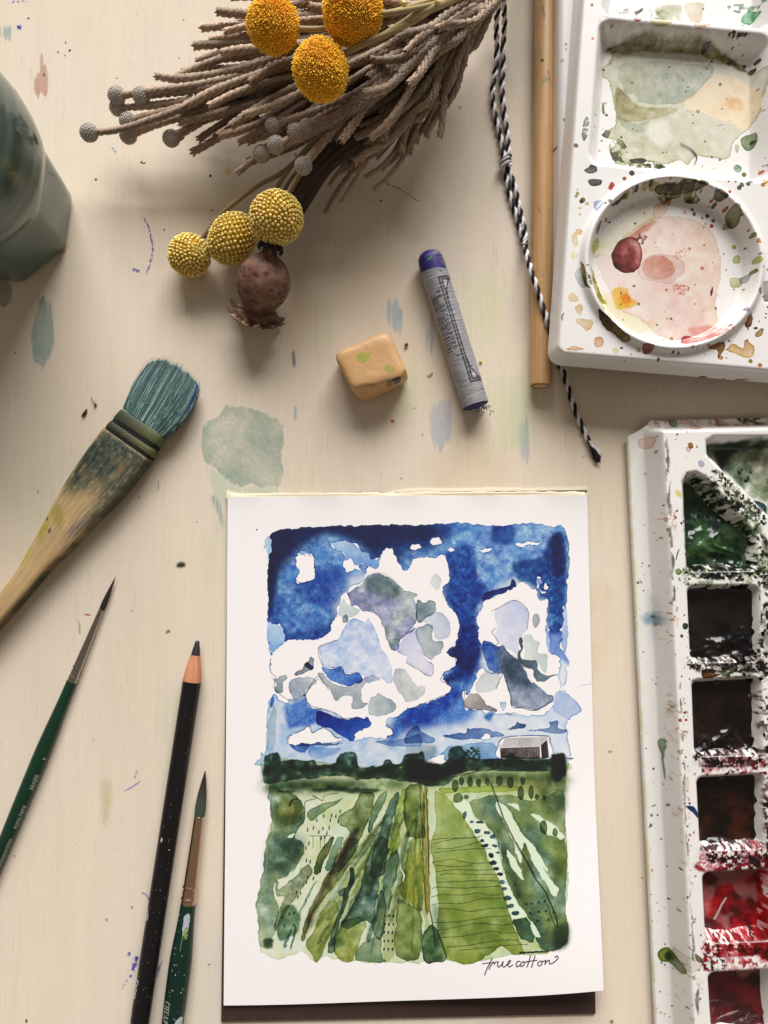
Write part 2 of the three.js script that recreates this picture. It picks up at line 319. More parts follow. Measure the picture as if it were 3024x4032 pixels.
// ---------------------------------------------------------------- the watercolour pad and the painting on its top sheet
{
  const TL = at(897, 1958, 1.6), TR = at(2312, 1949, 1.6), BL = at(880, 3960, 1.8);
  const ex = TR.clone().sub(TL).setY(0), WID = ex.length(); ex.normalize();
  const ez = V(-ex.z, 0, ex.x), LEN = BL.clone().sub(TL).dot(ez);
  const lift = (u, v) => 1.7 + 5.2 * Math.pow(sstep(0.25, 1.05, u / WID), 1.3) * Math.pow(sstep(0.35, 1.02, v / LEN), 1.6) + 0.5 * sstep(0.6, 1, v / LEN) + 0.35 * Math.exp(-v / 3) * Math.sin(u * 0.11 + 1) ** 2;
  const cut = (u) => LEN - 0.3 - 6.6 * (u / WID) * (u / WID);
  const K = 1500 / WID, PAPER = lin('#f3eeee');
  const art = new Sheet(1500, Math.round(LEN * K) + 6, PAPER);
  art.each((x, y, c, i) => { const n = 1 + (fbm(x * 0.12, y * 0.12, 70, 3) - 0.5) * 0.03 + (noise(x * 0.5, y * 0.5, 71) - 0.5) * 0.015; c[i] *= n; c[i + 1] *= n; c[i + 2] *= n; });
  // a spot of the photograph on the sheet
  const P = (px, py) => { let h = 2, p, u, v; for (let k = 0; k < 4; k++) { p = at(px, py, h).sub(TL); u = p.dot(ex); v = p.dot(ez); h = lift(clamp(u, 0, WID), clamp(v, 0, LEN)); } return [u * K, v * K]; };
  const cr = (ox, oy) => (x, y) => P(ox + x * 0.48222, oy + y * 0.48222);
  const zone = { A: cr(850, 1900), B: cr(1600, 1900), C: cr(850, 2650), D: cr(1600, 2650), E: cr(850, 3300), F: cr(1600, 3300) };
  // 'A 1,2 3,4 B 5,6': spots counted from the corner of one of six overlapping squares
  const poly = (s) => { let f = zone.A; const out = []; for (const w of s.trim().split(/\s+/)) { if (zone[w]) f = zone[w]; else { const [x, y] = w.split(',').map(Number); out.push(f(x, y)); } } return out; };
  let gain = 0.95;
  const w = (s, color, o = {}) => wash(art, poly(s), color, { rough: 8, edge: 0.7, er: 4, gran: 0.22, ...o, d: (o.d ?? 1) * gain, vary: (o.vary ?? 0.25) * 0.8, gran: (o.gran ?? 0.22) * 0.55, flow: o.flow ?? 0.55 });
  const pen = (s, color = '#4a5058', width = 2, o = {}) => wash(art, poly(s), color, { line: width * 1.25, rough: 1.8, d: 1.0, gran: 0.5, vary: 0.3, broken: { f: 0.35, cut: 0.3 }, ...o });

  const SKY = 'A 405,490 440,440 450,420 560,385 760,365 1000,355 1400,345 1640,350 B 200,340 480,330 680,358 860,342 1080,335 1210,362 1240,345 1290,380 1315,480 1335,640 1320,760 1310,960 1300,1100 1300,1250 1260,1330 1325,1440 1330,1490 1300,1500 1310,1600 D 1310,0 1305,80 1250,130 1310,160 1420,270 1420,310 1330,380 1310,400 1310,480 1330,620 1330,680 1305,730 700,760 0,740 C 1400,780 400,760 370,690 370,655 410,640 415,400 430,260 460,170 470,150 500,20 A 445,1560 440,1400 430,1250 430,1170 420,1100 430,1000 418,800 425,650 405,560';
  const CLOUDS = [
    'A 450,1440 570,1300 720,1295 870,1265 940,1200 980,1110 1000,1000 1060,900 1190,820 1230,710 1310,690 1360,560 1440,555 1500,680 1560,705 1600,640 B 60,620 240,605 300,600 320,640 350,740 350,800 300,890 320,960 370,1040 430,1130 430,1210 390,1330 340,1380 350,1420 400,1440 395,1510 310,1550 290,1600 280,1650 D 280,60 360,110 350,160 300,200 180,230 60,280 0,290 C 1560,300 1480,350 1410,370 1400,420 1450,490 1400,520 1300,520 1200,530 1130,560 1140,520 1180,470 1260,430 1260,375 1160,360 1050,370 1000,340 900,300 780,270 740,215 720,180 640,220 560,230 480,170 440,60 A 430,1600 440,1520',
    'B 570,1130 620,1040 640,980 720,930 830,890 890,860 940,810 1000,860 1060,880 1080,940 1110,965 1150,950 1160,960 1145,1100 1140,1180 1160,1340 1170,1400 1240,1430 1255,1450 1240,1560 1250,1640 D 1250,130 1200,200 1210,270 1150,310 1060,350 900,340 740,330 690,310 640,320 600,300 540,300 470,280 455,160 480,145 500,180 560,80 B 560,1620 570,1560 620,1515 650,1540 720,1560 780,1400 700,1330 640,1310 620,1330 590,1220 600,1190',
    'A 650,610 690,590 720,610 750,595 800,610 800,780 700,815 650,790 690,740 660,670', 'A 1045,650 1105,630 1140,680 1185,710 1100,715 1050,735', 'A 1580,545 1600,510 1640,502 B 100,505 115,540 60,552',
    'B 205,490 230,450 275,445 275,490', 'B 345,530 375,530 370,555 350,550', 'B 575,555 640,540 690,535 660,560 610,568', 'B 905,510 930,490 1090,483 1050,500 960,515', 'B 1115,850 1130,820 1150,860 1135,885', 'B 835,790 870,770 860,785',
    'C 590,575 600,520 700,470 760,440 790,490 860,450 920,470 980,520 1020,550 1000,570 700,572', 'A 1070,900 1100,860 1145,845 1130,865', 'D 620,520 670,500 680,530 640,540', 'D 165,720 260,680 310,660 290,735 180,735',
    'D 750,606 812,528 1140,517 1162,545 1166,695 770,695'];
  const PALE = ['A 945,490 1080,480 1180,540 1300,630 1345,600 1310,700 1240,690 1190,660 1140,680 1100,630 1050,640 1040,580 980,540', 'A 425,1165 530,1170 575,1230 560,1290 450,1390', 'A 400,490 440,435 452,500 430,640', 'A 680,570 720,548 790,600 740,590 690,600', 'B 1065,770 1110,800 1090,860 1150,890 1110,895 1080,850', 'B 1290,1010 1320,1110 1300,1380 1265,1300 1275,1160', 'B 1140,1200 1160,1210 1170,1380 1150,1330'];
  const holes = CLOUDS.concat(PALE).map((s, i) => rounded(poly(s), i === CLOUDS.length - 1 ? 1 : 13, 40 + i, true, 3)), m = raster(art, [rounded(poly(SKY), 9, 33, true, 3)]), hm = raster(art, holes);
  const sky = new Float32Array(art.w * art.h);
  for (let y = 0; y < m.h; y++) for (let x = 0; x < m.w; x++) sky[(y + m.y0) * art.w + x + m.x0] = m.a[y * m.w + x];
  for (let y = 0; y < hm.h; y++) for (let x = 0; x < hm.w; x++) sky[(y + hm.y0) * art.w + x + hm.x0] *= 1 - hm.a[y * hm.w + x];
  const rim = blur(sky, art.w, art.h, 4);
  const inSky = { clip: sky, edge: 0, hard: false };
  // pale ground of the sky, then the blues into it
  w('A 380,300 1659,300 B 1400,300 1450,1659 D 1450,800 0,800 C 340,800 360,100 A 380,1400', '#b9d3ee', { ...inSky, d: 0.8, col2: '#cbdcec', vary: 0.4 });
  w('A 380,300 1659,300 B 1400,300 1400,1000 1300,1250 1150,1000 1000,780 700,900 600,1200 620,1659 D 560,100 200,420 0,480 C 1400,540 A 1659,900 1000,800 980,1150 850,1300 400,1420', '#5c9ad8', { ...inSky, d: 0.95, col2: '#5484cc', soft: 14, vary: 0.6, gran: 0.7, scale: 0.03 });
  w('A 380,640 420,380 1659,300 B 330,320 360,450 160,560 0,580 A 1500,690 1300,650 1150,480 900,430 730,520 620,620 520,760 440,1000 380,1000', '#23649c', { ...inSky, d: 1.4, soft: 16, vary: 0.2, gran: 0.1 });
  w('A 400,380 1400,330 B 200,330 250,440 0,500 A 1300,560 900,400 620,520 480,720 400,800', '#2a5f90', { ...inSky, d: 0.7, soft: 14, vary: 0.2 });
  w('A 620,840 900,700 1040,720 1080,860 960,1000 760,980', '#5484c8', { ...inSky, d: 0.8, soft: 12, gran: 0.8, scale: 0.04 });
  w('A 430,900 560,960 520,1100 620,1220 900,1150 980,1000 960,1200 860,1290 560,1300 430,1140', '#447cbc', { ...inSky, d: 0.8, soft: 10, gran: 0.7, scale: 0.04 });
  w('A 430,640 500,760 480,1000 440,1120 410,1000', '#2a5f9c', { ...inSky, d: 0.8, soft: 8, gran: 0.6 });
  w('B 310,600 380,530 520,510 570,600 590,780 680,880 600,980 560,1080 600,1250 620,1350 560,1550 480,1659 D 470,60 300,100 B 300,1620 400,1500 350,1400 440,1200 320,930 350,760', '#2a6abc', { ...inSky, d: 1.0, soft: 7, vary: 0.5, gran: 0.5, scale: 0.05, col2: '#2260a4' });
  w('B 420,1180 560,1150 600,1350 540,1560 420,1500 350,1400', '#2c66aa', { ...inSky, d: 0.8, soft: 9 });
  w('B 870,650 1100,600 1190,420 1290,430 1310,640 1300,900 1270,1200 1150,1210 1150,960 1080,950 1060,870 900,780', '#2a78ac', { ...inSky, d: 1.05, soft: 6, vary: 0.5, gran: 0.4, scale: 0.05, col2: '#2c68b0' });
  w('B 1190,440 1270,420 1290,720 1200,760', '#3a5a9c', { ...inSky, d: 0.9, soft: 5, gran: 0.6 });
  w('B 700,360 870,345 880,480 720,500', '#3068b0', { ...inSky, d: 1.0, soft: 7 });
  w('B 310,340 640,340 640,420 500,400 320,470', '#5d9bd6', { ...inSky, d: 0.3, soft: 6 });
  w('B 640,900 830,850 870,790 890,860 720,930 640,990', '#1a3d8c', { ...inSky, d: 1.2, edge: 0.3 });
  w('B 1150,1200 1270,1150 1280,1300 1330,1480 1250,1430 1170,1400', '#5f7fd0', { ...inSky, d: 0.7, soft: 5 });
  w('D 0,300 300,180 480,90 560,330 400,420 0,440', '#4c86d4', { ...inSky, d: 0.85, soft: 14, gran: 0.8, scale: 0.04 });
  w('D 640,340 720,320 700,380 660,400', '#2f6fc0', { ...inSky, d: 0.9, soft: 4 });
  w('C 560,260 640,240 740,195 765,270 860,310 850,400 700,440 590,450', '#4f80d0', { ...inSky, d: 0.9, soft: 5, gran: 0.8, scale: 0.05 });
  w('C 840,310 1020,375 1160,360 1260,375 1265,430 1150,490 1110,550 950,470 880,440 820,420', '#1c52b2', { ...inSky, d: 1.2, edge: 0.4, gran: 0.3 });
  w('C 450,200 470,180 480,240 445,280', '#3a6ac0', { ...inSky, d: 0.9 }); w('C 420,640 450,300 490,300 470,640', '#b9cfd4', { ...inSky, d: 0.6, edge: 0.4 });
  w('C 610,580 760,575 740,640 680,650 640,635', '#4068b4', { ...inSky, d: 0.9, edge: 0.4 }); w('C 600,570 1000,572 1020,580 760,600', '#3d5f94', { ...inSky, d: 0.9 });
  w('C 760,610 1000,610 1000,650 880,690 780,700', '#86aede', { ...inSky, d: 0.6 });
  w('C 1310,555 1500,545 1659,500 1659,600 1400,590', '#6b8dc0', { ...inSky, d: 0.8, edge: 0.4, col2: '#7d9fc4' });
  w('D 0,490 60,450 100,430 130,490 230,530 220,570 100,575 0,570', '#5f86ba', { ...inSky, d: 0.9, edge: 0.5 });
  w('D 310,510 480,490 500,450 640,460 800,500 780,522 640,532 500,540 350,535', '#5a7cb6', { ...inSky, d: 0.9, edge: 0.5 });
  w('D 820,460 880,430 900,395 940,410 980,420 960,450 880,460', '#46698f', { ...inSky, d: 1.1, edge: 0.4 });
  w('D 1000,465 1160,440 1170,400 1240,395 1250,450 1310,470 1300,490 1200,490 1100,475', '#6f8cb8', { ...inSky, d: 0.9, edge: 0.5 });
  w('D 0,600 160,590 240,600 230,680 150,700 0,650', '#9aa8a8', { ...inSky, d: 0.6, soft: 5 });
  w('D 270,720 330,620 450,580 650,568 740,600 770,700 600,705', '#86b0d6', { ...inSky, d: 0.8, edge: 0.4 });
  w('D 1250,140 1320,200 1420,270 1420,310 1330,380 1200,300', '#bccdf0', { ...inSky, d: 0.6, edge: 0.4 });
  // dark rims where the blue dried against the paper
  art.each((x, y, c, i) => { const k = i / 3, a = sky[k]; if (a > 0.02) { const e = clamp(a - rim[k], 0, 1) * a; const p = (fbm(x * 0.03, y * 0.03, 77, 2) - 0.12) * 4.2 * e; c[i] *= Math.exp(-p * 1.7); c[i + 1] *= Math.exp(-p * 1.0); c[i + 2] *= Math.exp(-p * 0.5); } });
  PALE.forEach((s, i) => w(s, ['#7fabe0', '#93c0ea', '#a6cdee', '#86b6e4', '#88a4dc', '#a9c3ec', '#9dc6ec'][i], { d: 0.9, edge: 0.35 }));
  // greys and pale blues in the clouds
  w('A 1060,905 1100,890 1200,820 1240,760 1320,740 1380,770 1430,780 1490,830 1540,880 1640,915 B 60,950 80,1000 80,1150 20,1200 A 1640,1190 1570,1230 1540,1255 1500,1300 1480,1370 1420,1350 1390,1230 1360,1150 1300,1070 1200,1050 1150,1010 1100,1000 1090,940', '#8fa3a6', { d: 1.0, col2: '#9a9fc4', vary: 0.6, gran: 0.5, edge: 0.6 });
  w('A 1220,800 1320,745 1440,800 1500,900 1400,960 1250,900', '#7b9292', { d: 0.7, soft: 9, gran: 0.4 });
  w('A 1040,950 1080,1000 1180,1040 1110,1100 1000,1090 1010,1010', '#c6d6d8', { d: 0.8 });
  w('B 0,1210 80,1180 110,1340 150,1420 200,1480 210,1530 180,1585 100,1530 0,1470 A 1560,1420 1480,1380 1540,1250', '#c9cfeb', { d: 0.9, col2: '#d6dbf0' });
  w('B 75,1000 100,960 140,985 200,960 240,990 230,1060 170,1100 110,1150 85,1120', '#7f959d', { d: 1, edge: 0.6, gran: 0.5 });
  w('B 140,1130 200,1070 290,1070 350,1150 350,1240 300,1280 240,1270 210,1190', '#cdd7e6', { d: 0.9 });
  w('B 70,1200 140,1160 210,1170 220,1280 300,1290 280,1380 240,1410 210,1440 140,1415 110,1330 80,1270', '#b3c1c8', { d: 1, col2: '#a4b4bb', edge: 0.6 });
  w('A 850,1340 990,1280 1040,1200 1120,1110 1200,1130 1225,1145 1240,1112 1300,1200 1350,1350 1420,1450 1450,1600 1420,1640 1330,1600 1240,1640 1200,1570 1150,1560 1040,1550 960,1530 880,1490 850,1420', '#b4cdf0', { d: 0.9, col2: '#cddcf3', vary: 0.5, scale: 0.03 });
  w('A 1030,1100 1060,1070 1080,1110 1075,1140 1040,1140', '#8aa5ad'); w('B 205,790 240,745 285,790 280,850 250,885 215,840', '#d5e0e0', { d: 0.9, edge: 0.2 });
  w('A 870,1500 960,1520 1010,1500 1060,1570 1150,1545 1195,1580 1190,1630 1130,1645 C 1040,100 950,60 900,20', '#3f77c8', { d: 1, gran: 0.5, edge: 0.5 });
  w('C 830,10 880,0 920,60 1000,100 1100,100 1200,50 1300,20 1330,60 1240,80 1200,120 1190,190 1200,240 1250,250 1170,290 1110,280 1120,200 1080,180 1020,190 980,220 920,130 860,60', '#a9b7bc', { d: 1, edge: 0.4 });
  w('C 600,80 640,45 800,40 820,90 740,130 730,180 640,220 610,180', '#aab9c6', { d: 1, edge: 0.6, gran: 0.5 });
  w('C 1255,210 1310,180 1320,165 1400,195 1470,240 1460,310 1380,345 1270,345 1250,300', '#adbcc2', { d: 1, edge: 0.5 });
  w('C 1450,50 1470,-30 1540,-30 1600,60 1640,110 D 155,120 140,180 60,225 0,230 C 1540,220 1500,160 1460,90', '#bfcacd', { d: 1, edge: 0.6, col2: '#d5dbdc' });
  w('A 650,1560 700,1520 720,1480 760,1460 775,1420 800,1450 795,1520 760,1540 660,1580', '#83909a', { d: 1 }); w('A 720,1490 745,1462 765,1475 800,1500 780,1540 730,1510', '#0f3274', { d: 1.1, edge: 0.2 });
  w('C 450,20 490,50 560,5 580,40 540,80 540,150 500,160 480,130 500,90', '#9aabb0', { d: 1 });
  w('B 720,1060 790,1000 890,965 960,1010 1000,1080 985,1190 940,1250 930,1310 900,1400 840,1360 750,1310 730,1230 745,1160', '#d0daf1', { d: 0.9, edge: 0.3 });
  w('B 1035,1080 1080,1080 1085,1130 1060,1190 1035,1150', '#abb6bb', { d: 1 });
  w('B 960,1250 1030,1240 1040,1290 1090,1300 1070,1390 1150,1410 1145,1500 1130,1560 1080,1480 1010,1460 960,1440 970,1370', '#ccdadc', { d: 0.9, edge: 0.4 });
  w('B 910,1290 945,1260 960,1340 930,1400 950,1450 1060,1450 1080,1530 1150,1575 1240,1560 1170,1600 1080,1630 1040,1580 1030,1530 950,1500 900,1430 910,1380 935,1350', '#607482', { d: 1, edge: 0.3 });
  w('B 640,1290 740,1330 790,1330 850,1400 920,1450 980,1560 1020,1640 D 1040,80 1150,170 1190,190 1180,240 1060,300 950,280 860,270 850,180 800,30 B 780,1560 700,1540 650,1480 620,1350', '#71849f', { d: 1.1, col2: '#5f88cc', vary: 0.4, gran: 0.4, edge: 0.4, grad: (x) => clamp((1180 - x) / 130, 0, 1) });
  w('B 760,1430 920,1450 1000,1620 D 1040,120 900,100 830,60', '#6f808c', { d: 0.7, soft: 8 });
  w('D 470,250 500,190 580,165 620,200 660,260 730,300 720,320 600,300 500,290', '#8b96a4', { d: 1, col2: '#9a9590', edge: 0.5 }); w('D 560,100 590,60 640,0 740,0 760,30 720,120 640,160 570,150', '#d3dcdf', { d: 0.9 });
  w('D 765,240 810,235 815,280 780,305', '#bcd2e2', { d: 0.9 }); w('D 800,325 860,318 900,335 820,345', '#c6d8e0', { d: 0.8 });
  pen('A 450,1440 440,1500 455,1560 490,1590 C 480,130 620,230 720,180 740,215 780,270 900,300 1000,340 1050,370 1160,360'); pen('A 990,1290 850,1335 840,1400 880,1500 960,1510 990,1550 1030,1500 1060,1570 1150,1545'); pen('C 840,50 800,80 720,190 C 830,30 900,100 920,140');
  pen('B 390,1330 345,1380 400,1440 395,1510 310,1550 285,1600 D 280,60 360,110 350,160 180,230 60,280'); pen('D 480,145 470,260 540,300', '#3a4650'); pen('B 700,1050 780,1010 880,960 970,1010 1000,1080 985,1200'); pen('B 730,1190 700,1220 750,1310 690,1330 640,1290'); pen('C 1400,420 1450,490 1400,525', '#333c44', 3);
  pen('C 590,575 600,520 700,470 760,440 790,490 860,450 920,470 1010,550', '#6a6a70', 2.5); pen('B 0,1470 100,1530 200,1580 220,1500 190,1470', '#5a5c66'); pen('A 800,600 805,780 700,820 650,790', '#33405a'); pen('D 730,130 780,20 790,0', '#333c44', 2.5); pen('D 800,30 850,180 865,275 950,285 1060,305 1180,230', '#333f4c', 3); pen('B 1420,1659 1540,1640', '#777', 1);

  gain = 0.68;
  // the field: pale ground, then strips of green
  w('C 420,700 430,900 440,960 450,1090 460,1190 430,1290 415,1659 E 400,100 380,330 340,470 330,540 350,650 360,900 400,940 500,985 620,960 700,930 740,950 820,1012 880,960 960,990 1100,1000 1250,1015 1400,1015 1640,1020 F 100,1020 130,1000 210,1020 330,985 370,1000 480,1025 600,1000 720,985 860,950 960,960 1130,945 1180,920 1220,920 1250,890 1320,850 1325,740 1300,600 1330,320 1310,250 1310,0 D 1300,1450 1290,1200 1300,850 1290,720 700,740 0,740 C 1200,760', '#bfd198', { d: 1.15, col2: '#c2d8b0', edge: 0.7, er: 3 });
  w('C 430,930 560,960 640,1000 720,1090 730,1190 640,1330 700,1370 720,1440 690,1540 620,1620 E 640,230 590,300 500,340 470,380 480,480 520,560 490,700 450,850 360,880 340,640 330,540 380,300 410,50 420,0 C 440,1290 455,1190', '#8aa07a', { d: 1, col2: '#5f7f70', vary: 0.7, gran: 0.5, scale: 0.012, edge: 0.5 });
  w('C 480,1300 700,1340 700,1480 600,1580 E 520,260 400,260 420,100', '#5d7a70', { d: 0.8, soft: 14, vary: 0.7, gran: 0.5, scale: 0.02 });
  w('C 500,1060 640,1040 710,1100 700,1200 620,1250 480,1240', '#a39a4e', { d: 0.8, soft: 6, vary: 0.5, gran: 0.3 });
  w('C 600,1090 610,1040 640,1020 700,1050 640,1040 620,1085', '#5a4a20', { d: 0.8, soft: 1 });
  w('E 480,350 510,360 520,420 620,340 700,260 760,220 790,280 700,420 560,620 480,760 510,600 560,480 490,470', '#76836b', { d: 0.9, gran: 0.8, vary: 0.5, scale: 0.03, edge: 0.4 });
  w('E 560,560 640,550 680,640 670,760 560,840 500,790 500,700', '#3f6646', { d: 0.9, soft: 3, edge: 0.3, vary: 0.4 });
  w('E 395,830 430,820 470,830 465,890 400,900', '#1f3a26', { d: 1, soft: 3, edge: 0 });
  w('C 750,1130 860,1070 960,1050 1040,1010 1000,1060 900,1120 800,1200 750,1190', '#7f9870', { d: 1, col2: '#6b8a76' });
  w('C 860,1150 1000,1010 1140,980 1060,1130 940,1260', '#d9ecb4', { d: 0.4, edge: 0.2 });
  w('C 1010,1170 1130,1080 1180,980 1290,980 1270,1130 1200,1300 1140,1450 1030,1600 930,1640 1000,1500 1100,1310 1020,1240', '#72824a', { d: 1, col2: '#5e7240', vary: 0.6, gran: 0.4 });
  w('E 1120,0 1160,20 1100,180 1000,350 900,470 830,570 780,660 720,830 690,830 700,760 750,620 840,420 940,250 1050,30', '#8c9468', { d: 1, col2: '#6d6a42', vary: 0.5, edge: 0.5 });
  w('C 1110,1290 1180,1275 1110,1440 1000,1630 E 990,250 880,450 810,620 740,790 720,760 780,600 880,380 1000,100 C 980,1550', '#543620', { d: 1.1, soft: 7, vary: 0.4, gran: 0.5, edge: 0 });
  w('C 1240,1280 1300,1060 1400,960 1360,1100 1300,1220 1260,1310', '#678a72', { d: 1.1, vary: 0.4 });
  w('C 1330,1320 1400,1100 1470,980 1500,1000 1480,1080 1420,1300 1400,1500 1370,1640 1260,1659 1290,1450', '#64827a', { d: 1.1, col2: '#4d6f68', vary: 0.5 });
  w('E 1260,100 1310,0 1400,0 1380,150 1340,330 1300,640 1270,700 1220,670 1080,740 1020,700 1090,600 1180,400 1230,200', '#5d8270', { d: 1.1, col2: '#4c6e80', vary: 0.6, edge: 0.4 });
  w('E 990,780 1040,690 1150,640 1220,700 1200,780 1160,880 1110,1000 1030,1005 970,920', '#97a24a', { d: 1, col2: '#6f8b52', vary: 0.6, edge: 0.5 });
  w('E 1160,905 1260,820 1350,815 1355,960 1390,1005 1250,1015 1140,985', '#6d8e8c', { d: 1, col2: '#86a088' }); w('E 1190,400 1220,260 1230,330 1190,380', '#d9dc30', { d: 0.7, soft: 3, edge: 0 });
  w('E 1095,250 1130,250 1130,330 1080,500 1020,660 990,800 960,930 910,930 930,800 990,650 1040,480 1090,330', '#33553c', { d: 1.1, vary: 0.4, edge: 0.4 });
  w('E 1000,440 1050,400 1060,460 1020,475', '#5f8684', { d: 1 }); w('E 960,500 1000,580 990,660 930,800 860,960 820,1012 790,960 730,870 780,780 870,600', '#a0aa55', { d: 1, col2: '#8a9a4c', edge: 0.5 });
  w('E 890,250 940,100 990,0 1040,0 1000,120 930,260', '#6d9080', { d: 1, edge: 0.5 }); w('E 800,250 850,130 930,0 970,0 890,180 830,310', '#2f4a24', { d: 1.1, col2: '#5c5a20' }); w('E 1130,470 1190,380 1170,500 1080,640 1030,700', '#a9bd8e', { d: 0.7 });
  w('E 550,890 600,760 620,740 575,890', '#5e8582', { d: 0.9 }); w('E 610,885 640,720 655,720 625,885', '#5e8582', { d: 0.9 }); w('E 670,620 780,400 820,360 700,600 690,680', '#8db0a2', { d: 0.8 });
  w('C 1480,1060 1510,980 1560,960 1540,1150 1500,1290 1500,1400 1460,1480 1410,1480 1440,1270', '#b3c46a', { d: 0.9 }); w('E 1420,130 1440,20 1480,20 1470,120', '#c8d236', { d: 0.7, soft: 3 });
  w('E 1385,200 1490,100 1480,300 1440,400 1420,570 1395,580 1370,430', '#6b8c86', { d: 1, edge: 0.5 }); w('E 1330,450 1370,450 1390,600 1350,820 1300,800 1280,700 1310,600', '#55705a', { d: 1, edge: 0.5 }); w('E 1380,620 1430,480 1480,400 1510,420 1460,860 1450,960 1380,1005 1365,850', '#c3c49e', { d: 0.9, edge: 0.5 });
  w('C 1545,950 1640,900 D 110,890 140,930 155,1300 110,1345 10,1335 C 1560,1290 1535,1180', '#76873c', { d: 1.1, col2: '#5c7030', vary: 0.5, gran: 0.4 });
  w('E 1585,20 1640,10 F 120,0 130,560 20,520 E 1600,560 1570,540 1500,430 1550,200', '#a9ac44', { d: 1, col2: '#b6b23e', vary: 0.4 });
  w('E 1485,500 1600,555 1640,565 F 60,570 120,620 115,960 0,1010 E 1560,1005 1480,960 1455,850 1480,650', '#7e8c46', { d: 1, col2: '#69804a', edge: 0.6, vary: 0.5 });
  w('D 140,930 170,920 190,1659 F 190,580 160,600 145,300 135,0 D 130,1400', '#a8923c', { d: 1, edge: 0.5 });
  w('D 235,970 300,990 380,1060 470,1180 560,1320 620,1400 680,1560 F 700,230 760,360 830,560 860,680 940,860 960,940 870,950 790,890 720,920 600,1000 480,1025 370,1000 320,960 250,700 260,560 240,300 200,100 210,0 D 215,1340 240,1200 230,1050', '#9da84a', { d: 1.05, col2: '#8a9d44', vary: 0.45, gran: 0.3, scale: 0.012, edge: 0.5 });
  w('D 520,1290 560,1300 600,1400 F 720,330 800,560 790,620 740,400', '#6a8a80', { d: 0.5, soft: 8, edge: 0 }); w('F 210,560 300,600 310,820 240,760', '#5f8288', { d: 0.6, soft: 8, edge: 0 });
  w('F 120,880 170,720 240,720 280,820 330,985 210,1020 140,1000', '#2b4d33', { d: 1.1, col2: '#3f6238', vary: 0.5 }); w('F 870,660 960,640 1010,690 1040,800 1020,850 940,820 890,740', '#2f5140', { d: 1.1 });
  w('D 510,1060 640,1010 760,1000 850,990 1040,1050 1150,1000 1290,980 1300,1400 F 1310,0 1310,300 1295,560 1325,740 1300,860 1150,930 1050,800 1000,660 930,560 850,440 790,230 770,60 D 760,1440 700,1290 560,1160', '#7d8f66', { d: 1.1, col2: '#5f7d78', vary: 0.7, gran: 0.45, scale: 0.011, edge: 0.4 });
  w('D 1150,800 1300,800 1300,1100 1200,1200 1080,1050 1050,900', '#6f7a4c', { d: 0.9, soft: 10, vary: 0.5, gran: 0.4, edge: 0 }); w('F 1200,720 1320,690 1325,850 1210,920 1190,830', '#243f22', { d: 1, soft: 7, edge: 0 }); w('D 740,1260 830,1400 900,1659 F 900,300 960,480 900,490 840,330 790,200', '#3f5f58', { d: 0.7, soft: 9, edge: 0 });
  w('D 870,1200 1000,1330 1200,1520 1240,1659 F 1180,260 1000,20 D 960,1400', '#547890', { d: 0.6, soft: 10, edge: 0 }); w('D 780,1120 850,1140 960,1330 1090,1480 1150,1659 F 1120,180 1060,60 D 980,1500 870,1260', '#a88f3a', { d: 0.8, soft: 5, edge: 0 }); w('D 1200,1400 1300,1340 1300,1600 1220,1659 F 1230,200 1190,0', '#8f9a3c', { d: 0.8, soft: 8, edge: 0 });
  { // long thin furrows drawn towards the horizon over the strips
    const F0 = zone.C(1640, 880), rr = rng(44);
    for (let k = 0; k < 34; k++) { const skip = k > 22 && k < 36; const e = zone.E(360 + k * 62 + rr() * 30, 1000), t0 = 0.14 + rr() * 0.35, t1 = 0.6 + rr() * 0.36, q = [0, 0.3, 0.6, 1].map((z) => { const t = lerp(t0, t1, z); return [lerp(F0[0], e[0], t) + (rr() - 0.5) * 8, lerp(F0[1], e[1], t)]; }); if (!skip) wash(art, q, ['#7f8f4e', '#6a8468', '#97a058', '#5f7c70', '#b4c08a'][k % 5], { line: 7 + rr() * 16, d: 0.35 + rr() * 0.3, soft: 3, edge: 0.4, er: 3, rough: 6, flow: 0.8, vary: 0.5 }); }
  }
  const liftOff = (s, c = '#d9e6cc') => w(s, c, { opaque: 0.93, edge: 0, gran: 0.05 });
  ['D 725,1065 830,1110 960,1330 1060,1440 1160,1620 F 1110,240 1240,410 1210,470 1120,340 1040,200 960,40 D 930,1560 850,1330', 'D 820,1440 860,1480 930,1600 960,1690 900,1640 840,1540', 'D 1015,1158 1080,1160 1130,1200 1240,1265 1290,1355 1210,1340 1150,1320 1100,1240', 'D 820,1060 900,1065 920,1125 870,1100', 'D 380,1055 500,1050 560,1180 640,1220 680,1290 730,1370 760,1480 790,1640 F 790,230 800,290 860,440 920,540 980,640 860,640 800,440 700,230 640,70 600,10 D 590,1370 540,1280 450,1140', 'F 1010,680 1040,700 1095,800 1050,800', 'C 580,1350 600,1320 645,1300 620,1340', 'C 660,1570 690,1555 660,1640 645,1640', 'C 1490,1400 1510,1560 1540,1659 1530,1700 1500,1500'].forEach((s) => liftOff(s));
  w('C 785,885 850,885 920,900 960,885 1100,915 1175,905 1170,935 1000,930 880,925 810,945', '#b8cb8c', { opaque: 0.9, edge: 0.2 }); w('D 270,935 400,935 600,920 860,915 900,960 600,975 300,980', '#b9c860', { d: 0.9 });
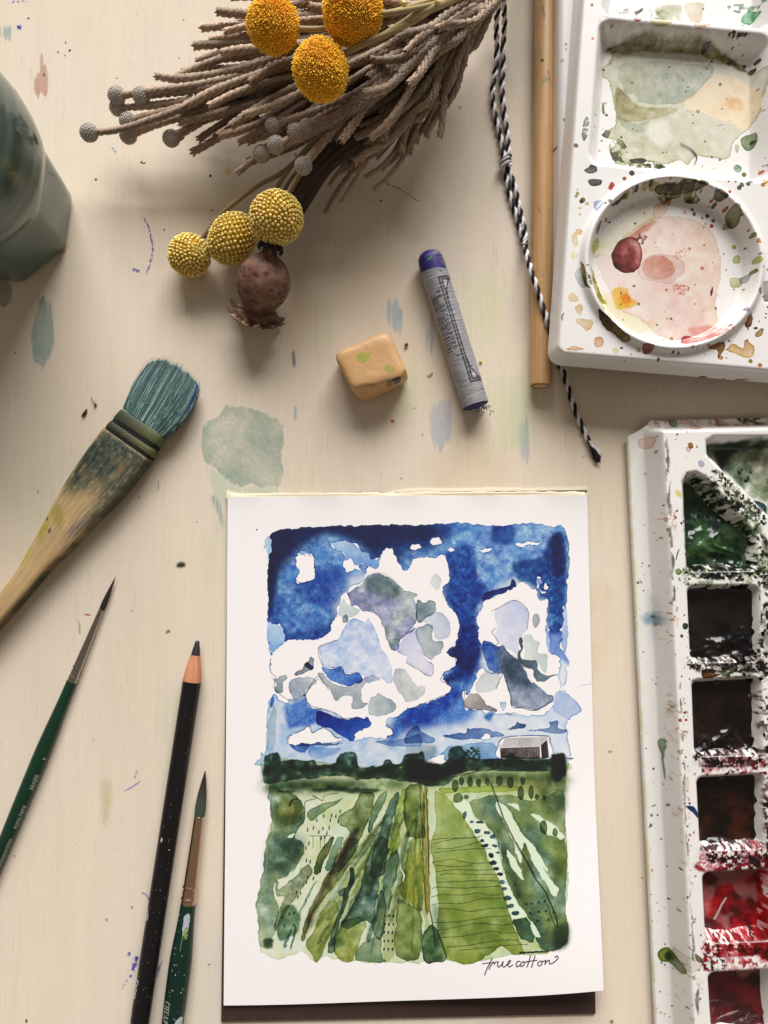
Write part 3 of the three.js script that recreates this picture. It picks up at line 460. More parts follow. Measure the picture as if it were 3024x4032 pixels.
  for (const [x, y, a, b] of [[475, 1165, 20, 42], [535, 1215, 18, 12], [600, 1218, 36, 14], [580, 1292, 32, 22], [655, 1303, 30, 18], [705, 1335, 26, 20], [620, 1370, 22, 14], [645, 1410, 26, 17], [720, 1410, 24, 15], [690, 1490, 24, 25], [745, 1465, 18, 10], [705, 1550, 30, 20], [730, 1600, 26, 14], [765, 1640, 26, 12]]) wash(art, blob(...zone.D(x, y), a * 0.44, b * 0.44, 0.1, 9, 0.25, x), '#3f6078', { d: 1, edge: 0.3, rough: 1 });
  for (const [x, y, a, b] of [[640, 60, 30, 16], [690, 142, 24, 26], [710, 200, 30, 20], [735, 250, 26, 16], [763, 294, 26, 16], [780, 360, 28, 20], [800, 415, 26, 16], [822, 490, 34, 20], [850, 555, 34, 18], [890, 615, 32, 22]]) wash(art, blob(...zone.F(x, y), a * 0.44, b * 0.44, -0.1, 9, 0.25, x), y > 580 ? '#1e3f5c' : '#4a6d84', { d: 1, edge: 0.3, rough: 1 });
  for (const [x, y, a, b] of [[450, 880, 24, 40], [520, 888, 27, 48], [590, 895, 24, 38], [660, 885, 24, 36], [760, 880, 34, 45], [850, 895, 32, 50], [950, 880, 25, 40], [400, 920, 32, 58], [935, 975, 30, 66], [1018, 975, 24, 64], [1065, 1012, 22, 26], [1125, 1016, 18, 24], [420, 1020, 45, 44], [490, 1012, 24, 20], [1120, 1260, 34, 60], [1215, 1300, 26, 36]]) wash(art, blob(...zone.D(x, y), a * 0.44, b * 0.44, 0, 10, 0.1, x), '#6f7e52', { d: 1, edge: 0.35, rough: 1 });
  for (const s of ['D 215,1362 330,1350 520,1345 620,1328', 'D 230,1390 420,1350 600,1345', 'F 230,118 420,98 560,88 690,85', 'F 250,90 420,75 560,40 620,20', 'F 210,198 300,185 370,170 440,190 560,205 680,200', 'F 245,220 350,232 480,230 560,205', 'F 245,274 420,256 560,262 730,255', 'F 275,302 340,292 560,296 740,298', 'F 245,360 420,355 600,345 750,350', 'F 210,412 260,400 450,408 620,400 770,392', 'F 200,482 280,462 470,462 580,445 680,465 780,460', 'F 210,545 300,530 450,535 620,495 780,492', 'F 270,578 400,580 520,598 680,575 830,570', 'F 215,690 400,685 560,660 700,640 850,635', 'F 250,755 420,725 600,695 760,710 870,700', 'F 258,832 290,812 460,800 680,760 800,775 900,772', 'F 335,890 500,875 660,850 760,832 920,832', 'F 430,916 600,900 800,878 990,868']) pen(s, '#4a4d28', 1.9, { broken: null });
  pen('D 690,900 760,1090 800,1200 900,1400 1040,1640 F 900,40 1000,220 1060,340 1140,450 1220,640 1235,730', '#3a4128', 5, { broken: null, soft: 1 }); pen('F 1150,540 1190,660 1220,730', '#3a4128', 3); pen('D 110,900 120,1150 130,1300 140,1640 F 140,300 160,600', '#4c4a24', 3); pen('D 160,960 175,1250 185,1640', '#4c4a24', 3); pen('F 190,590 215,700 235,880', '#1f2c1c', 3.5, { broken: null });
  pen('F 930,936 1155,925', '#20241c', 6); pen('C 730,1090 730,1050 790,1030 830,1020 790,1000 870,1040 890,1000 1000,980', '#6a6a3c', 2.5);
  for (const [x, y] of [[980, 540], [1022, 535], [1080, 525], [1130, 515], [1010, 612], [1078, 603], [1140, 596], [1200, 604], [1070, 675], [1160, 665], [885, 380]]) wash(art, blob(...zone.F(x, y), 5, 5, 0, 8, 0.3, x), '#26301f', { d: 1, rough: 0.5 });
  for (let k = 0; k < 15; k++) wash(art, blob(...zone.E(1380 + (k % 3) * 34 - (k > 5 ? 6 : 0), 635 + Math.floor(k / 3) * 68), 3.5, 6.5, 0.2, 8, 0.3, k), '#26241f', { d: 1, rough: 0.5 });
  for (const [x, y] of [[1015, 1130], [980, 1170], [945, 1165], [880, 1165], [825, 1205], [935, 1200], [1000, 1210], [750, 1280], [795, 1265], [875, 1270], [840, 1300], [925, 1265], [905, 1310], [760, 1390], [735, 1430], [890, 1340], [860, 1350], [740, 1530], [770, 1540]]) wash(art, blob(...zone.C(x, y), 3, 9, 0.1, 8, 0.2, x), '#4c5446', { d: 0.9, rough: 0.6 });
  for (const [x, y] of [[600, 620], [640, 610], [545, 650], [560, 715], [635, 710], [670, 480], [735, 510], [740, 360], [750, 320], [795, 330], [690, 450], [660, 440]]) wash(art, blob(...zone.E(x, y), 3, 8, 0.2, 8, 0.2, x), '#283426', { d: 0.9, rough: 0.6 });
  pen('C 760,1330 940,1330', '#66704c', 2); for (const x of [790, 850, 885]) pen(`C ${x},1330 ${x + 4},1430`, '#66704c', 2);
  gain = 0.92;
  // hedge and trees on the skyline, bleeding into the field
  w('C 385,880 390,720 410,670 490,640 520,660 540,720 620,705 700,715 800,708 830,745 970,740 985,700 1020,660 1110,640 1150,680 1175,770 1240,770 1280,755 1320,770 1360,740 1380,710 1420,710 1450,745 1510,730 1540,670 1640,652 D 130,650 150,690 150,750 200,735 290,740 340,690 345,620 400,590 450,610 480,640 560,690 640,705 760,700 860,705 1000,715 1170,700 1185,675 1210,660 1300,670 1305,800 1270,840 1140,800 900,800 720,790 500,810 400,840 360,890 300,920 180,920 0,880 C 1500,880 1350,860 1180,870 1000,840 800,860 600,880 430,905', '#28493a', { d: 1.1, soft: 1, vary: 0.7, gran: 0.25, edge: 0.3, col2: '#2a4a34' });
  w('C 390,760 600,760 1000,770 1180,790 1600,760 D 0,740 300,760 340,840 0,870 C 1600,850 1180,850 900,800 600,820 400,850', '#20443a', { d: 0.55, soft: 6, edge: 0 });
  w('D 0,700 150,700 300,760 420,700 480,660 480,780 380,840 200,890 0,850', '#0c2318', { d: 0.9, soft: 6, edge: 0 }); w('D 1190,670 1300,675 1300,830 1220,900 1180,800', '#0d2216', { d: 1, soft: 5, edge: 0 }); w('C 400,820 470,860 700,870 1150,880 1150,930 700,950 440,960', '#53765c', { d: 0.9, soft: 14, edge: 0 });
  w('C 400,860 700,870 1150,880 1640,860 D 0,870 300,840 700,800 1290,820 1300,900 900,890 300,910 0,950 C 1640,950 1100,960 440,980', '#5a7a4a', { d: 0.8, soft: 16, edge: 0, vary: 0.8 });
  w('C 790,945 870,935 930,920 1100,935 1180,935 1330,945 1330,970 1150,985 950,965 800,970', '#2a4a2c', { d: 1, soft: 3, edge: 0.2 }); w('C 500,955 660,960 640,975 510,980', '#2f5a44', { d: 0.9, soft: 3 }); w('D 470,640 520,600 600,605 605,690 560,700 500,690', '#43602a', { d: 0.9, broken: { f: 0.09, cut: 0.42 }, edge: 0.3 });
  w('D 460,820 680,815 900,830 1150,880 1150,1000 900,960 480,850', '#9a9a6c', { d: 0.5, soft: 8, edge: 0 }); pen('D 380,850 600,800 690,790 705,750 740,795 1140,800', '#1b2318', 3); pen('D 560,710 760,700', '#333', 2.5, { broken: null });
  w('D 780,720 900,690 1150,700 1150,790 900,790', '#3d5a48', { d: 0.8, soft: 4, edge: 0 });
  // the barn
  w('D 760,605 812,530 1140,518 1158,535 1095,595 780,608', '#c9c9cc', { d: 0.7, edge: 0.3, hard: true });
  for (let k = 0; k < 26; k++) { const x = 800 + k * 13; pen(`D ${x + 12},533 ${x - 12},600`, k > 8 && k < 18 ? '#3f4448' : '#7f8488', 1.5, { d: k > 8 && k < 18 ? 1 : 0.6, broken: null, rough: 0.6 }); }
  w('D 765,612 1090,600 1092,705 900,700 770,695', '#4a3f3c', { d: 1, edge: 0.2, hard: true, gran: 0.6 });
  for (let k = 0; k < 17; k++) pen(`D ${775 + k * 19},615 ${777 + k * 19},695`, k % 4 ? '#221c1c' : '#c0b4ae', 1.8, { broken: null, rough: 0.6 });
  w('D 1098,590 1150,545 1165,690 1105,702', '#1d1c1f', { d: 1.1, edge: 0.1, hard: true }); pen('D 755,605 810,525 1140,514 1172,575', '#3a3d44', 2.2); w('D 790,720 860,650 900,690 1000,720', '#20402c', { d: 0.9, soft: 3, edge: 0 });
  pen('D 1310,698 1345,700 1362,694', '#2a2c30', 3, { broken: null }); w('D 1305,740 1345,750 1355,785 1320,790', '#dfe5da', { d: 0.9 });
  // signature, and a speck
  const ink = (s) => wash(art, poly(s), '#3a3540', { line: 4.4, rough: 0.5, d: 1, vary: 0.2, gran: 0.4 });
  ['F 700,982 684,1020 660,1064 640,1117', 'F 624,1026 655,1022 690,1016', 'F 676,1070 690,1040 712,1010 716,1030 728,1014 744,1010', 'F 752,1008 744,1040 752,1054 772,1040 790,1008', 'F 790,1008 784,1042 798,1054 824,1030', 'F 824,1036 846,1014 850,1000 836,1006 828,1034 842,1052 868,1036', 'F 930,1008 908,1008 894,1034 904,1052 926,1038', 'F 950,1010 932,1030 940,1050 960,1036 962,1012 950,1010 972,1014 990,1006', 'F 1014,966 1000,1010 984,1054', 'F 1052,960 1036,1010 1022,1056', 'F 986,1010 1020,1004 1066,998', 'F 1096,1004 1074,1016 1076,1042 1098,1040 1108,1016 1096,1004 1118,1008 1130,1000', 'F 1138,1000 1132,1034', 'F 1134,1024 1152,1002 1168,1000 1166,1024 1184,1026 1216,1006 1240,978 1230,962 1212,974'].forEach(ink);
  wash(art, blob(...zone.A(334, 386), 3, 5, 0.3, 8, 0.2, 3), '#2f2560', { d: 1.1 }); wash(art, blob(...zone.A(455, 182), 1.4, 1.4), '#555', { d: 0.8 }); wash(art, blob(...zone.C(1513, 771), 3, 3), '#c08a20', { opaque: 1 });

  const pad = thing('watercolour_pad', 'white sheet with a landscape watercolour on a dark brown backing board', 'painting', TL.clone().setY(0));
  const gb = new GB(), NU = 64, NV = 84, paperC = [1, 1, 1], grid = [];
  const pos = (u, v) => TL.clone().setY(0).addScaledVector(ex, u).addScaledVector(ez, v);
  for (const th of [0, -0.32]) for (let j = 0; j <= NV; j++) for (let i = 0; i <= NU; i++) { const u = (i / NU) * WID, v = (j / NV) * cut(u), p = pos(u, v); grid.push(gb.v(p.x, lift(u, v) + th, p.z, paperC, u * K / art.w, v * K / art.h)); }
  const G = (l, i, j) => grid[l * (NU + 1) * (NV + 1) + j * (NU + 1) + i];
  for (let j = 0; j < NV; j++) for (let i = 0; i < NU; i++) { gb.q(G(0, i, j), G(0, i, j + 1), G(0, i + 1, j + 1), G(0, i + 1, j)); gb.q(G(1, i, j), G(1, i + 1, j), G(1, i + 1, j + 1), G(1, i, j + 1)); }
  const eb = new GB(), edge = (a, b, flip) => { const k = [a, b].flatMap(([u, v]) => { const p = pos(u, v), y = lift(u, v); return [eb.v(p.x, y, p.z), eb.v(p.x, y - 0.32, p.z)]; }); flip ? eb.q(k[0], k[2], k[3], k[1]) : eb.q(k[0], k[1], k[3], k[2]); };
  for (let i = 0; i < NU; i++) { const a = (i / NU) * WID, b = ((i + 1) / NU) * WID; edge([a, cut(a)], [b, cut(b)]); edge([a, 0], [b, 0], true); }
  for (let j = 0; j < NV; j++) { const a = j / NV, b = (j + 1) / NV; edge([0, a * cut(0)], [0, b * cut(0)]); edge([WID, a * cut(WID)], [WID, b * cut(WID)], true); }
  const sheet = part('painted_sheet', gb.build(), std({ map: art.texture(), roughness: 0.75 }), pad, 'painted sheet with blue cloudy sky, barn, hedge and striped green field');
  part('sheet_edge', eb.build(), std({ color: '#f1ecea', roughness: 0.8 }), sheet);
  // the backing board
  const o0 = at(871, 4022, 0.9), o1 = at(2345, 3991, 0.9), t0 = at(899, 1946, 0.9), t1 = at(2311, 1930, 0.9);
  const slab = (a, b, c, d, y0, y1, color) => { const q = new GB(), lo = [a, b, c, d].map((p) => V(p.x, y0, p.z)), hi = [a, b, c, d].map((p) => V(p.x, y1, p.z)); skin(q, [lo, hi], { capA: true, capB: true }); return q.build().toNonIndexed(); };
  const flat = (g) => { g.computeVertexNormals(); return g; };
  const brown = new Sheet(256, 256, lin('#3d2a24'));
  brown.each((x, y, c, i) => { const n = 1 + (fbm(x * 0.3, y * 0.06, 90, 3) - 0.5) * 0.35; c[i] *= n; c[i + 1] *= n; c[i + 2] *= n; });
  const board = slab(t0, o0, o1, t1, 0.05, 0.95);
  { const pa = board.attributes.position, uv = board.attributes.uv; for (let i = 0; i < pa.count; i++) uv.setXY(i, pa.getX(i) / 60, pa.getZ(i) / 60); }
  part('backing_board', flat(board), std({ map: brown.texture({ wrap: THREE.MirroredRepeatWrapping }), roughness: 0.5 }), pad, 'dark brown backing board showing at the bottom');
  // dried glue along the top edge, ragged, with a strip torn open at the right
  const glue = new GB(), NG = 90, ring = (k) => {
    const u = -0.6 + (k / NG) * (WID + 1.0), right = sstep(0.42, 0.5, u / WID), d = 1.3 + right * 1.5 + 0.35 * sgn(u * 0.25, 1, 62, 3) + (u < 3 ? 1.2 * (1 - u / 3) : 0), top = 1.45 + 0.25 * sgn(u * 0.3, 5, 63, 2);
    return [pos(u, 0.7).setY(0.95), pos(u, 0.7).setY(top + 0.1), pos(u, -0.1).setY(top), pos(u, -d * 0.55).setY(0.7 + 0.3 * (1 - right)), pos(u, -d).setY(0.5), pos(u, -d).setY(0.06)];
  };
  skin(glue, Array.from({ length: NG + 1 }, (_, k) => ring(k)), { closed: false });
  part('glue_strip', glue.build(), phys({ color: '#d6c8a8', roughness: 0.5, transmission: 0.2 }), pad, 'cream dried glue along the top edge');
  const fl = new GB();
  for (const [u0, u1, h] of [[1, 60, 0.5], [56, 126, 0.8]]) skin(fl, Array.from({ length: 40 }, (_, k) => { const u = lerp(u0, u1, k / 39), e = Math.sin((k / 39) * PI), d = 0.25 + 0.35 * noise(u * 0.5, 3, 8); return [pos(u, -1.0 - d).setY(0.85), pos(u, -0.9 - d).setY(1.0 + h * e), pos(u, -0.5 - d * 0.5).setY(1.25 + h * e * 0.4), pos(u, 0).setY(1.45)]; }), { closed: false });
  part('glue_ridge', fl.build(), phys({ color: '#dccfb2', roughness: 0.42 }), pad);
}

// ---------------------------------------------------------------- white plastic palettes: moulded relief
// A relief on a grid in a tray's own axes (u along ex, w along ez), its rim rolled over and down to the table side.
function tray({ O, ex, ez, U, W, R, wall, draft, fillet, step, relief, tex }) {
  const gb = new GB(), M = 7, nu = Math.round(U / step), nw = Math.round(W / step), idx = [];
  const line = (n, L) => { const a = []; for (let i = -M; i < 0; i++) a.push(i); for (let i = 0; i <= n; i++) a.push([(i / n) * L]); for (let i = 1; i <= M; i++) a.push(-i - 100); return a; };
  const us = line(nu, U), ws = line(nw, W);
  const place = (a, L) => (Array.isArray(a) ? [a[0], 0] : a > -100 ? [0, -a] : [L, -a - 100]);
  for (const b of ws) for (const a of us) {
    let [u, mu] = place(a, U), [w, mw] = place(b, W);
    const m = Math.max(mu, mw);
    // pull the corners onto their arc
    const cu = clamp(u, R, U - R), cw = clamp(w, R, W - R), du = u - cu, dw = w - cw, d = Math.hypot(du, dw), ins = Math.min(u, w, U - u, W - w);
    let nx = 0, nz = 0, out = -ins, y = 0;
    if (du && dw) { const k = R * Math.max(Math.abs(du), Math.abs(dw)) / R / d; u = cu + du * k; w = cw + dw * k; nx = du / d; nz = dw / d; } else if (m) { nx = mu ? Math.sign(u - U / 2) : 0; nz = mw ? Math.sign(w - W / 2) : 0; }
    const dd = Math.max(0, fillet - ins);
    y = relief(u, w) - (dd > 0 ? fillet - Math.sqrt(Math.max(0, fillet * fillet - dd * dd)) : 0);
    if (m) { if (!nx && !nz) { nx = Math.sign(u - U / 2); } const t = m / M; const y0 = relief(u, w) - fillet; y = lerp(y0, -wall, t); u += nx * draft * t; w += nz * draft * t; }
    const p = O.clone().addScaledVector(ex, u).addScaledVector(ez, w);
    idx.push(gb.v(p.x, O.y + y, p.z, [1, 1, 1], ...tex(u, w, m ? (m / M) * 2 : 0)));
  }
  const n = us.length;
  for (let j = 0; j + 1 < ws.length; j++) for (let i = 0; i + 1 < n; i++) gb.q(idx[j * n + i], idx[j * n + i + 1], idx[(j + 1) * n + i + 1], idx[(j + 1) * n + i]);
  return gb.build();
}
// signed distance to a rounded polygon, negative inside
function within(poly, r = 0) {
  return (x, y) => {
    let d = 1e9, s = 1;
    for (let i = 0, j = poly.length - 1; i < poly.length; j = i++) {
      const [ax, ay] = poly[i], [bx, by] = poly[j], ex = bx - ax, ey = by - ay, wx = x - ax, wy = y - ay, t = clamp((wx * ex + wy * ey) / (ex * ex + ey * ey), 0, 1);
      d = Math.min(d, Math.hypot(wx - ex * t, wy - ey * t));
      const c1 = y >= ay, c2 = y < by, c3 = ex * wy > ey * wx;
      if ((c1 && c2 && c3) || (!c1 && !c2 && !c3)) s = -s;
    }
    return s * d - r;
  };
}
const dip = (d, depth, run, round) => {                               // a well's wall, rolled at its rim and at its foot
  const x = -d + round * 0.5;
  if (x <= 0) return 0;
  const t = clamp(x / (run + round), 0, 1);
  return -depth * (t * t * (3 - 2 * t) * 0.75 + t * 0.25);
};
const plastic = (map, o = {}) => phys({ map, roughness: 0.34, clearcoat: 0.25, clearcoatRoughness: 0.2, ...o });
const WHITE = '#e9e6e4';

// the tray lying underneath, of which the left edge shows
{
  const a = at(2203, 0, 10.5), b = at(2206, 1100, 10.5), ez = a.clone().sub(b).setY(0).normalize(), ex = V(-ez.z, 0, ez.x), O = at(2206, 1190, 10.5);
  const sh = new Sheet(256, 1024, lin(WHITE)), L = (px, py) => { const p = at(px, py, 10.5).sub(O); return [p.dot(ex) * 14 + 10, p.dot(ez) * 7]; };
  const c1 = (x, y) => L(1850 + x / 3.16, y / 3.16), d = (s, col, o = {}) => wash(sh, pts(s, c1), col, { rough: 0.8, edge: 0.8, er: 2, ...o });
  d('1160,1490 1200,1462 1252,1470 1254,1550 1200,1535', '#6b4b50'); d('1230,1700 1226,1900 1215,2060 1200,2030 1178,1990 1195,1900 1180,1880 1215,1780', '#5f7a84', { d: 1.1 });
  for (const [x, y, r, col] of [[1283, 502, 26, '#a9b5b0'], [1194, 552, 20, '#bcbcd0'], [1197, 612, 18, '#d3d6b6'], [1150, 752, 22, '#c4d0c6'], [1212, 1095, 8, '#8b7c9a'], [1066, 1950, 26, '#4d3c34'], [1096, 1780, 14, '#8a5a50']]) wash(sh, blob(...c1(x, y), r * 0.36, r * 0.2, 0, 9, 0.1, x), col, { edge: 0.7, er: 2, rough: 0.3 });
  const g = tray({ O, ex, ez, U: 100, W: 150, R: 5, wall: 10.3, draft: 2.2, fillet: 1.1, step: 1, relief: (u, w) => 0.5 * Math.exp(-((u - 6.2) ** 2) / 1.6) - 0.9 * sstep(7, 9, u), tex: (u, w, m) => [(u * 14 + 10 - m * 3) / 256, (w * 7) / 1024] });
  const t = thing('plastic_tray', 'white plastic tray lying beneath the upper palette, only its left edge showing', 'tray', O.clone().setY(0));
  part('tray_body', g, plastic(sh.texture()), t);
}

// the upper palette with a rectangular and a round mixing well
{
  const H = 19.8, O = at(2193, 1392, H), ex = at(3024, 1462, H).sub(O).setY(0).normalize(), ez = V(ex.z, 0, -ex.x);
  const KX = 1024 / 80, TW = 1024, TH = 1792, Y0 = 4;                // 12.8 pixels per mm
  const L = (px, py, h = H) => { const p = at(px, py, h).sub(O); return [p.dot(ex), p.dot(ez)]; };
  const rect = [[2362, 78], [2322, 640], [3030, 716], [3034, 140]].map(([x, y]) => L(x, y)), topw = [[2374, 52], [2430, -420], [3040, -380], [3030, 112]].map(([x, y]) => L(x, y));
  const shrink = (p, r) => { const c = p.reduce((s, q) => [s[0] + q[0] / p.length, s[1] + q[1] / p.length], [0, 0]); return p.map(([x, y]) => [x + Math.sign(c[0] - x) * r, y + Math.sign(c[1] - y) * r]); };
  const dR = within(shrink(rect, 4), 4), dT = within(shrink(topw, 3), 3), C = L(2650, 1033, H + 1), RC = Math.hypot(L(2650 + 343, 1033, H + 1)[0] - C[0], L(2650 + 343, 1033, H + 1)[1] - C[1]);
  const side = [[3012, 1120], [3016, 1180], [3200, 1210], [3200, 1100]].map(([x, y]) => L(x, y)), dS = within(side, 0.6);
  const seam = [L(2950, 1235), L(2872, 1372)];
  const relief = (u, w) => {
    const dc = Math.hypot(u - C[0], w - C[1]) - RC;
    let y = Math.min(dip(dR(u, w), 7.2, 3.2, 1.4), dip(dT(u, w), 7, 2.6, 1.2), dip(dS(u, w), 6, 2, 0.6));
    const ridge = 2.3 * Math.exp(-Math.pow(Math.abs(dc) / 1.55, 2.6));
    y += ridge * (dR(u, w) < 0.5 ? sstep(-1.5, 0.5, dR(u, w)) : 1);
    if (dc < 0) y = Math.min(y, ridge + dip(dc + 0.6, 4.4, 3.0, 0.6) * 1.0 + 0.5 * sstep(-3, -RC, dc));
    const [a, b] = seam, ax = b[0] - a[0], ay = b[1] - a[1], t = clamp(((u - a[0]) * ax + (w - a[1]) * ay) / (ax * ax + ay * ay), 0, 1), ds = Math.hypot(u - a[0] - ax * t, w - a[1] - ay * t);
    y -= 0.25 * Math.exp(-(ds * ds) / 0.05);
    return y;
  };
  const sh = new Sheet(TW, TH, lin(WHITE));
  sh.each((x, y, c, i) => { const n = 1 + (fbm(x * 0.01, y * 0.01, 55, 3) - 0.5) * 0.04, yl = (fbm(x * 0.02, y * 0.02, 56, 4) - 0.5) * 0.05; c[i] *= n; c[i + 1] *= n; c[i + 2] *= n - Math.max(0, yl); });
  const X = (h) => (px, py) => { const [u, w] = L(px, py, h); return [(u + Y0) * KX, (w + Y0) * KX]; };
  const z3 = (h) => (x, y) => X(h)(2000 + x * 0.6172, y * 0.6172), z4 = (h) => (x, y) => X(h)(2000 + x * 0.6172, 700 + y * 0.6172), z5 = (h) => (x, y) => X(h)(2700 + x * 0.2714, 900 + y * 0.2714), z2 = (h) => (x, y) => X(h)(1850 + x / 2.765, 550 + y / 2.765);
  const d = (s, f, col, o = {}) => wash(sh, pts(s, f), col, { rough: (o.rough ?? 3) + 3, edge: 0.7, er: 4, flow: 0.7, gran: 0.1, ...o, d: (o.d ?? 1) * 0.74 }), F = H - 7, B = H - 4;
  // rectangular well: dried olive, blue-grey and peach washes with dark tide lines
  d('605,490 612,430 640,400 668,340 630,315 700,290 850,265 1000,290 1250,310 1400,370 1500,440 1560,480 1612,500 1600,640 1585,700 1580,750 1530,830 1440,900 1400,1010 1210,995 1150,1050 1090,1020 1000,1050 860,1020 740,1060 680,1030 655,960 690,900 605,870 640,830 690,780 670,620 640,520', z3(F), '#d6d8be', { d: 1, edge: 1.6, er: 6, vary: 0.35, gran: 0.15, rough: 7, col2: '#d6d7be' });
  d('625,318 700,280 850,255 1000,275 1250,300 1420,370 1540,460 1480,450 1380,400 1200,350 1000,335 850,325 760,350 680,390 640,420 660,350', z3(F), '#8d8252', { d: 0.95, edge: 0.5, soft: 4, rough: 7, vary: 0.6, gran: 0.3 });
  d('625,318 720,290 860,270 1000,300 940,320 800,310 700,330 640,350', z3(F), '#6a6238', { d: 0.6, soft: 6, rough: 8, broken: { f: 0.05, cut: 0.42, w: 0.2 } }); d('560,180 640,150 800,190 1000,200 1300,230 1500,330 1440,350 1200,270 900,250 700,270 600,300', z3(H - 4), '#c9c2ae', { d: 0.35, soft: 7, broken: { f: 0.05, cut: 0.42 } });
  d('720,420 900,390 1100,400 1300,420 1305,470 1250,540 1190,600 1130,650 1000,665 860,650 820,610 740,570', z3(F), '#c2cecb', { d: 0.9, edge: 0.5, vary: 0.35, scale: 0.02, col2: '#d9e1df', rough: 6 });
  d('690,560 760,600 800,650 860,680 1080,690 1000,740 800,775 700,740', z3(F), '#bfb389', { d: 0.9, soft: 3, edge: 0.5, vary: 0.5, rough: 5 }); d('700,740 830,790 900,760 880,840 760,830', z3(F), '#b5c4be', { d: 0.7, soft: 3 });
  d('1125,650 1200,600 1260,530 1320,480 1450,490 1560,580 1585,690 1560,760 1520,825 1430,790 1350,760 1240,720 1140,690', z3(F), '#efdcbc', { d: 1, edge: 0.9, col2: '#ecd0a6', rough: 4, opaque: 0.75 });
  d('1390,640 1480,620 1500,700 1420,700', z3(F), '#e8b88a', { d: 0.5, soft: 8 }); d('880,790 1000,770 1040,860 980,930 900,880', z3(F), '#e9e9de', { opaque: 0.6, soft: 10, edge: 0 });
  d('650,920 700,880 760,930 720,1000 780,1040 880,1020 1010,1060 900,1075 720,1070 670,1010', z3(F), '#5f6a44', { d: 1, edge: 0.6, rough: 8, vary: 0.8, broken: { f: 0.05, cut: 0.4 } }); d('600,860 625,830 655,835 640,880', z3(F), '#5a6146', { d: 0.9, rough: 4 });
  d('1490,880 1560,860 1570,930 1540,965 1500,940', z3(F), '#7f9168', { d: 1.1, edge: 0.7, col2: '#5f7d4a', rough: 4 }); d('1445,1060 1470,1045 1492,1075 1470,1102 1450,1090', z3(F), '#7fa08c', { d: 1 });
  d('1450,920 1470,925 1475,960 1460,970', z3(F), '#c5cbac'); d('600,660 612,660 620,720 602,725', z3(F), '#6f8450', { rough: 5 }); d('1250,275 1290,270 1285,300 1255,310', z3(F + 3), '#2a2a1c', { rough: 3 }); d('1380,250 1460,255 1450,275 1390,275', z3(F + 3), '#4a5236', { rough: 4, broken: { f: 0.1, cut: 0.4 } });
  d('780,1015 870,1010 880,1030 800,1040', z3(F), '#3d4632', { rough: 4 });
  // round well: pink, crimson, yellow
  d('660,480 740,370 900,262 1000,245 1110,250 1260,300 1340,420 1362,600 1330,780 1330,960 1150,1050 960,1000 840,900 720,840 640,700 560,500', z4(B), '#f3d8ce', { d: 1, edge: 0.45, er: 8, vary: 0.3, col2: '#f4e2d4', rough: 7 });
  d('540,500 640,480 800,360 940,262 880,180 740,260 600,370', z4(B), '#e9e6c8', { d: 0.9, edge: 0.3, rough: 5 }); d('780,370 900,285 960,265 900,330 820,380 840,400', z4(B), '#d88f86', { d: 0.9, soft: 5 });
  d('668,470 720,395 790,375 840,420 856,500 830,580 760,608 690,580 664,520', z4(B), '#7c3133', { d: 1.2, edge: 0.9, er: 6, vary: 0.4, col2: '#944340', rough: 4 }); d('800,400 850,370 885,370 880,400 850,430', z4(B), '#6b3a3c', { d: 0.8, broken: { f: 0.1, cut: 0.45 } });
  d('860,560 900,510 990,500 1060,560 1050,620 960,650 870,620', z4(B), '#dfae98', { d: 0.8, edge: 0.5, soft: 2 }); d('830,580 900,500 1000,490 1100,520 1130,590 1080,640 1040,680 930,660 850,640', z4(B), '#d8c0cc', { d: 0.45, edge: 0.6 });
  d('672,712 760,704 780,760 830,790 780,830 690,830', z4(B), '#f5bf3a', { d: 1, soft: 3, edge: 0.2, col2: '#f7d36a' }); d('720,750 770,740 790,790 740,800', z4(B), '#f09a1c', { d: 0.8, soft: 4 }); d('560,760 640,740 720,830 860,900 960,930 800,1010 680,940', z4(B), '#f5edc0', { d: 0.8, soft: 6, edge: 0 });
  d('1140,1000 1240,1020 1340,970 1390,960 1330,1020 1230,1060 1110,1070', z4(B + 1), '#c8716a', { d: 1, edge: 0.6, rough: 6, vary: 0.7 }); d('1150,960 1300,940 1330,980 1200,1010', z4(B), '#e9b2ac', { d: 0.8, soft: 5 });
  d('1050,690 1150,690 1140,740 1070,740', z4(B), '#d27f74', { d: 0.9, broken: { f: 0.16, cut: 0.52 } }); d('1060,480 1170,440 1150,480 1080,520', z4(B), '#c9776c', { d: 0.8, broken: { f: 0.2, cut: 0.58 } });
  d('930,190 1000,150 1020,210 950,260', z4(B), '#e8c09a', { d: 0.8, edge: 0.5 }); d('1010,120 1045,130 1040,165 1015,165', z4(B), '#c88448', { d: 1 });
  d('985,60 1240,50 1200,95 1240,130 1160,150 1100,110 1040,130 1000,150', z4(B + 2), '#6d6a2c', { d: 1, edge: 0.6, rough: 8, vary: 0.8, broken: { f: 0.05, cut: 0.36 } }); d('985,30 1245,30 1240,62 990,62', z4(H + 1), '#6d6838', { d: 1, rough: 5 });
  d('650,185 720,130 750,108 745,125 690,170', z4(H), '#3a3a22', { d: 1, rough: 4 }); d('560,330 590,275 605,280 580,340', z4(H), '#3d4026', { d: 1, rough: 4 }); d('540,430 575,370 600,400 560,470', z4(B + 2), '#c3c46a', { d: 0.9, soft: 3 }); d('535,560 560,600 600,720 640,790 600,780 560,700', z4(B + 2), '#a39a44', { d: 1, rough: 6, vary: 0.7 });
  d('500,560 530,560 540,680 515,650', z4(H + 2), '#6f7a34', { d: 1, rough: 6, broken: { f: 0.07, cut: 0.4 } }); d('555,745 600,770 680,880 800,980 960,1040 980,1055 850,1010 700,930 610,850', z4(H + 1), '#8c7c2c', { d: 1, rough: 6, vary: 0.8, broken: { f: 0.05, cut: 0.36 } });
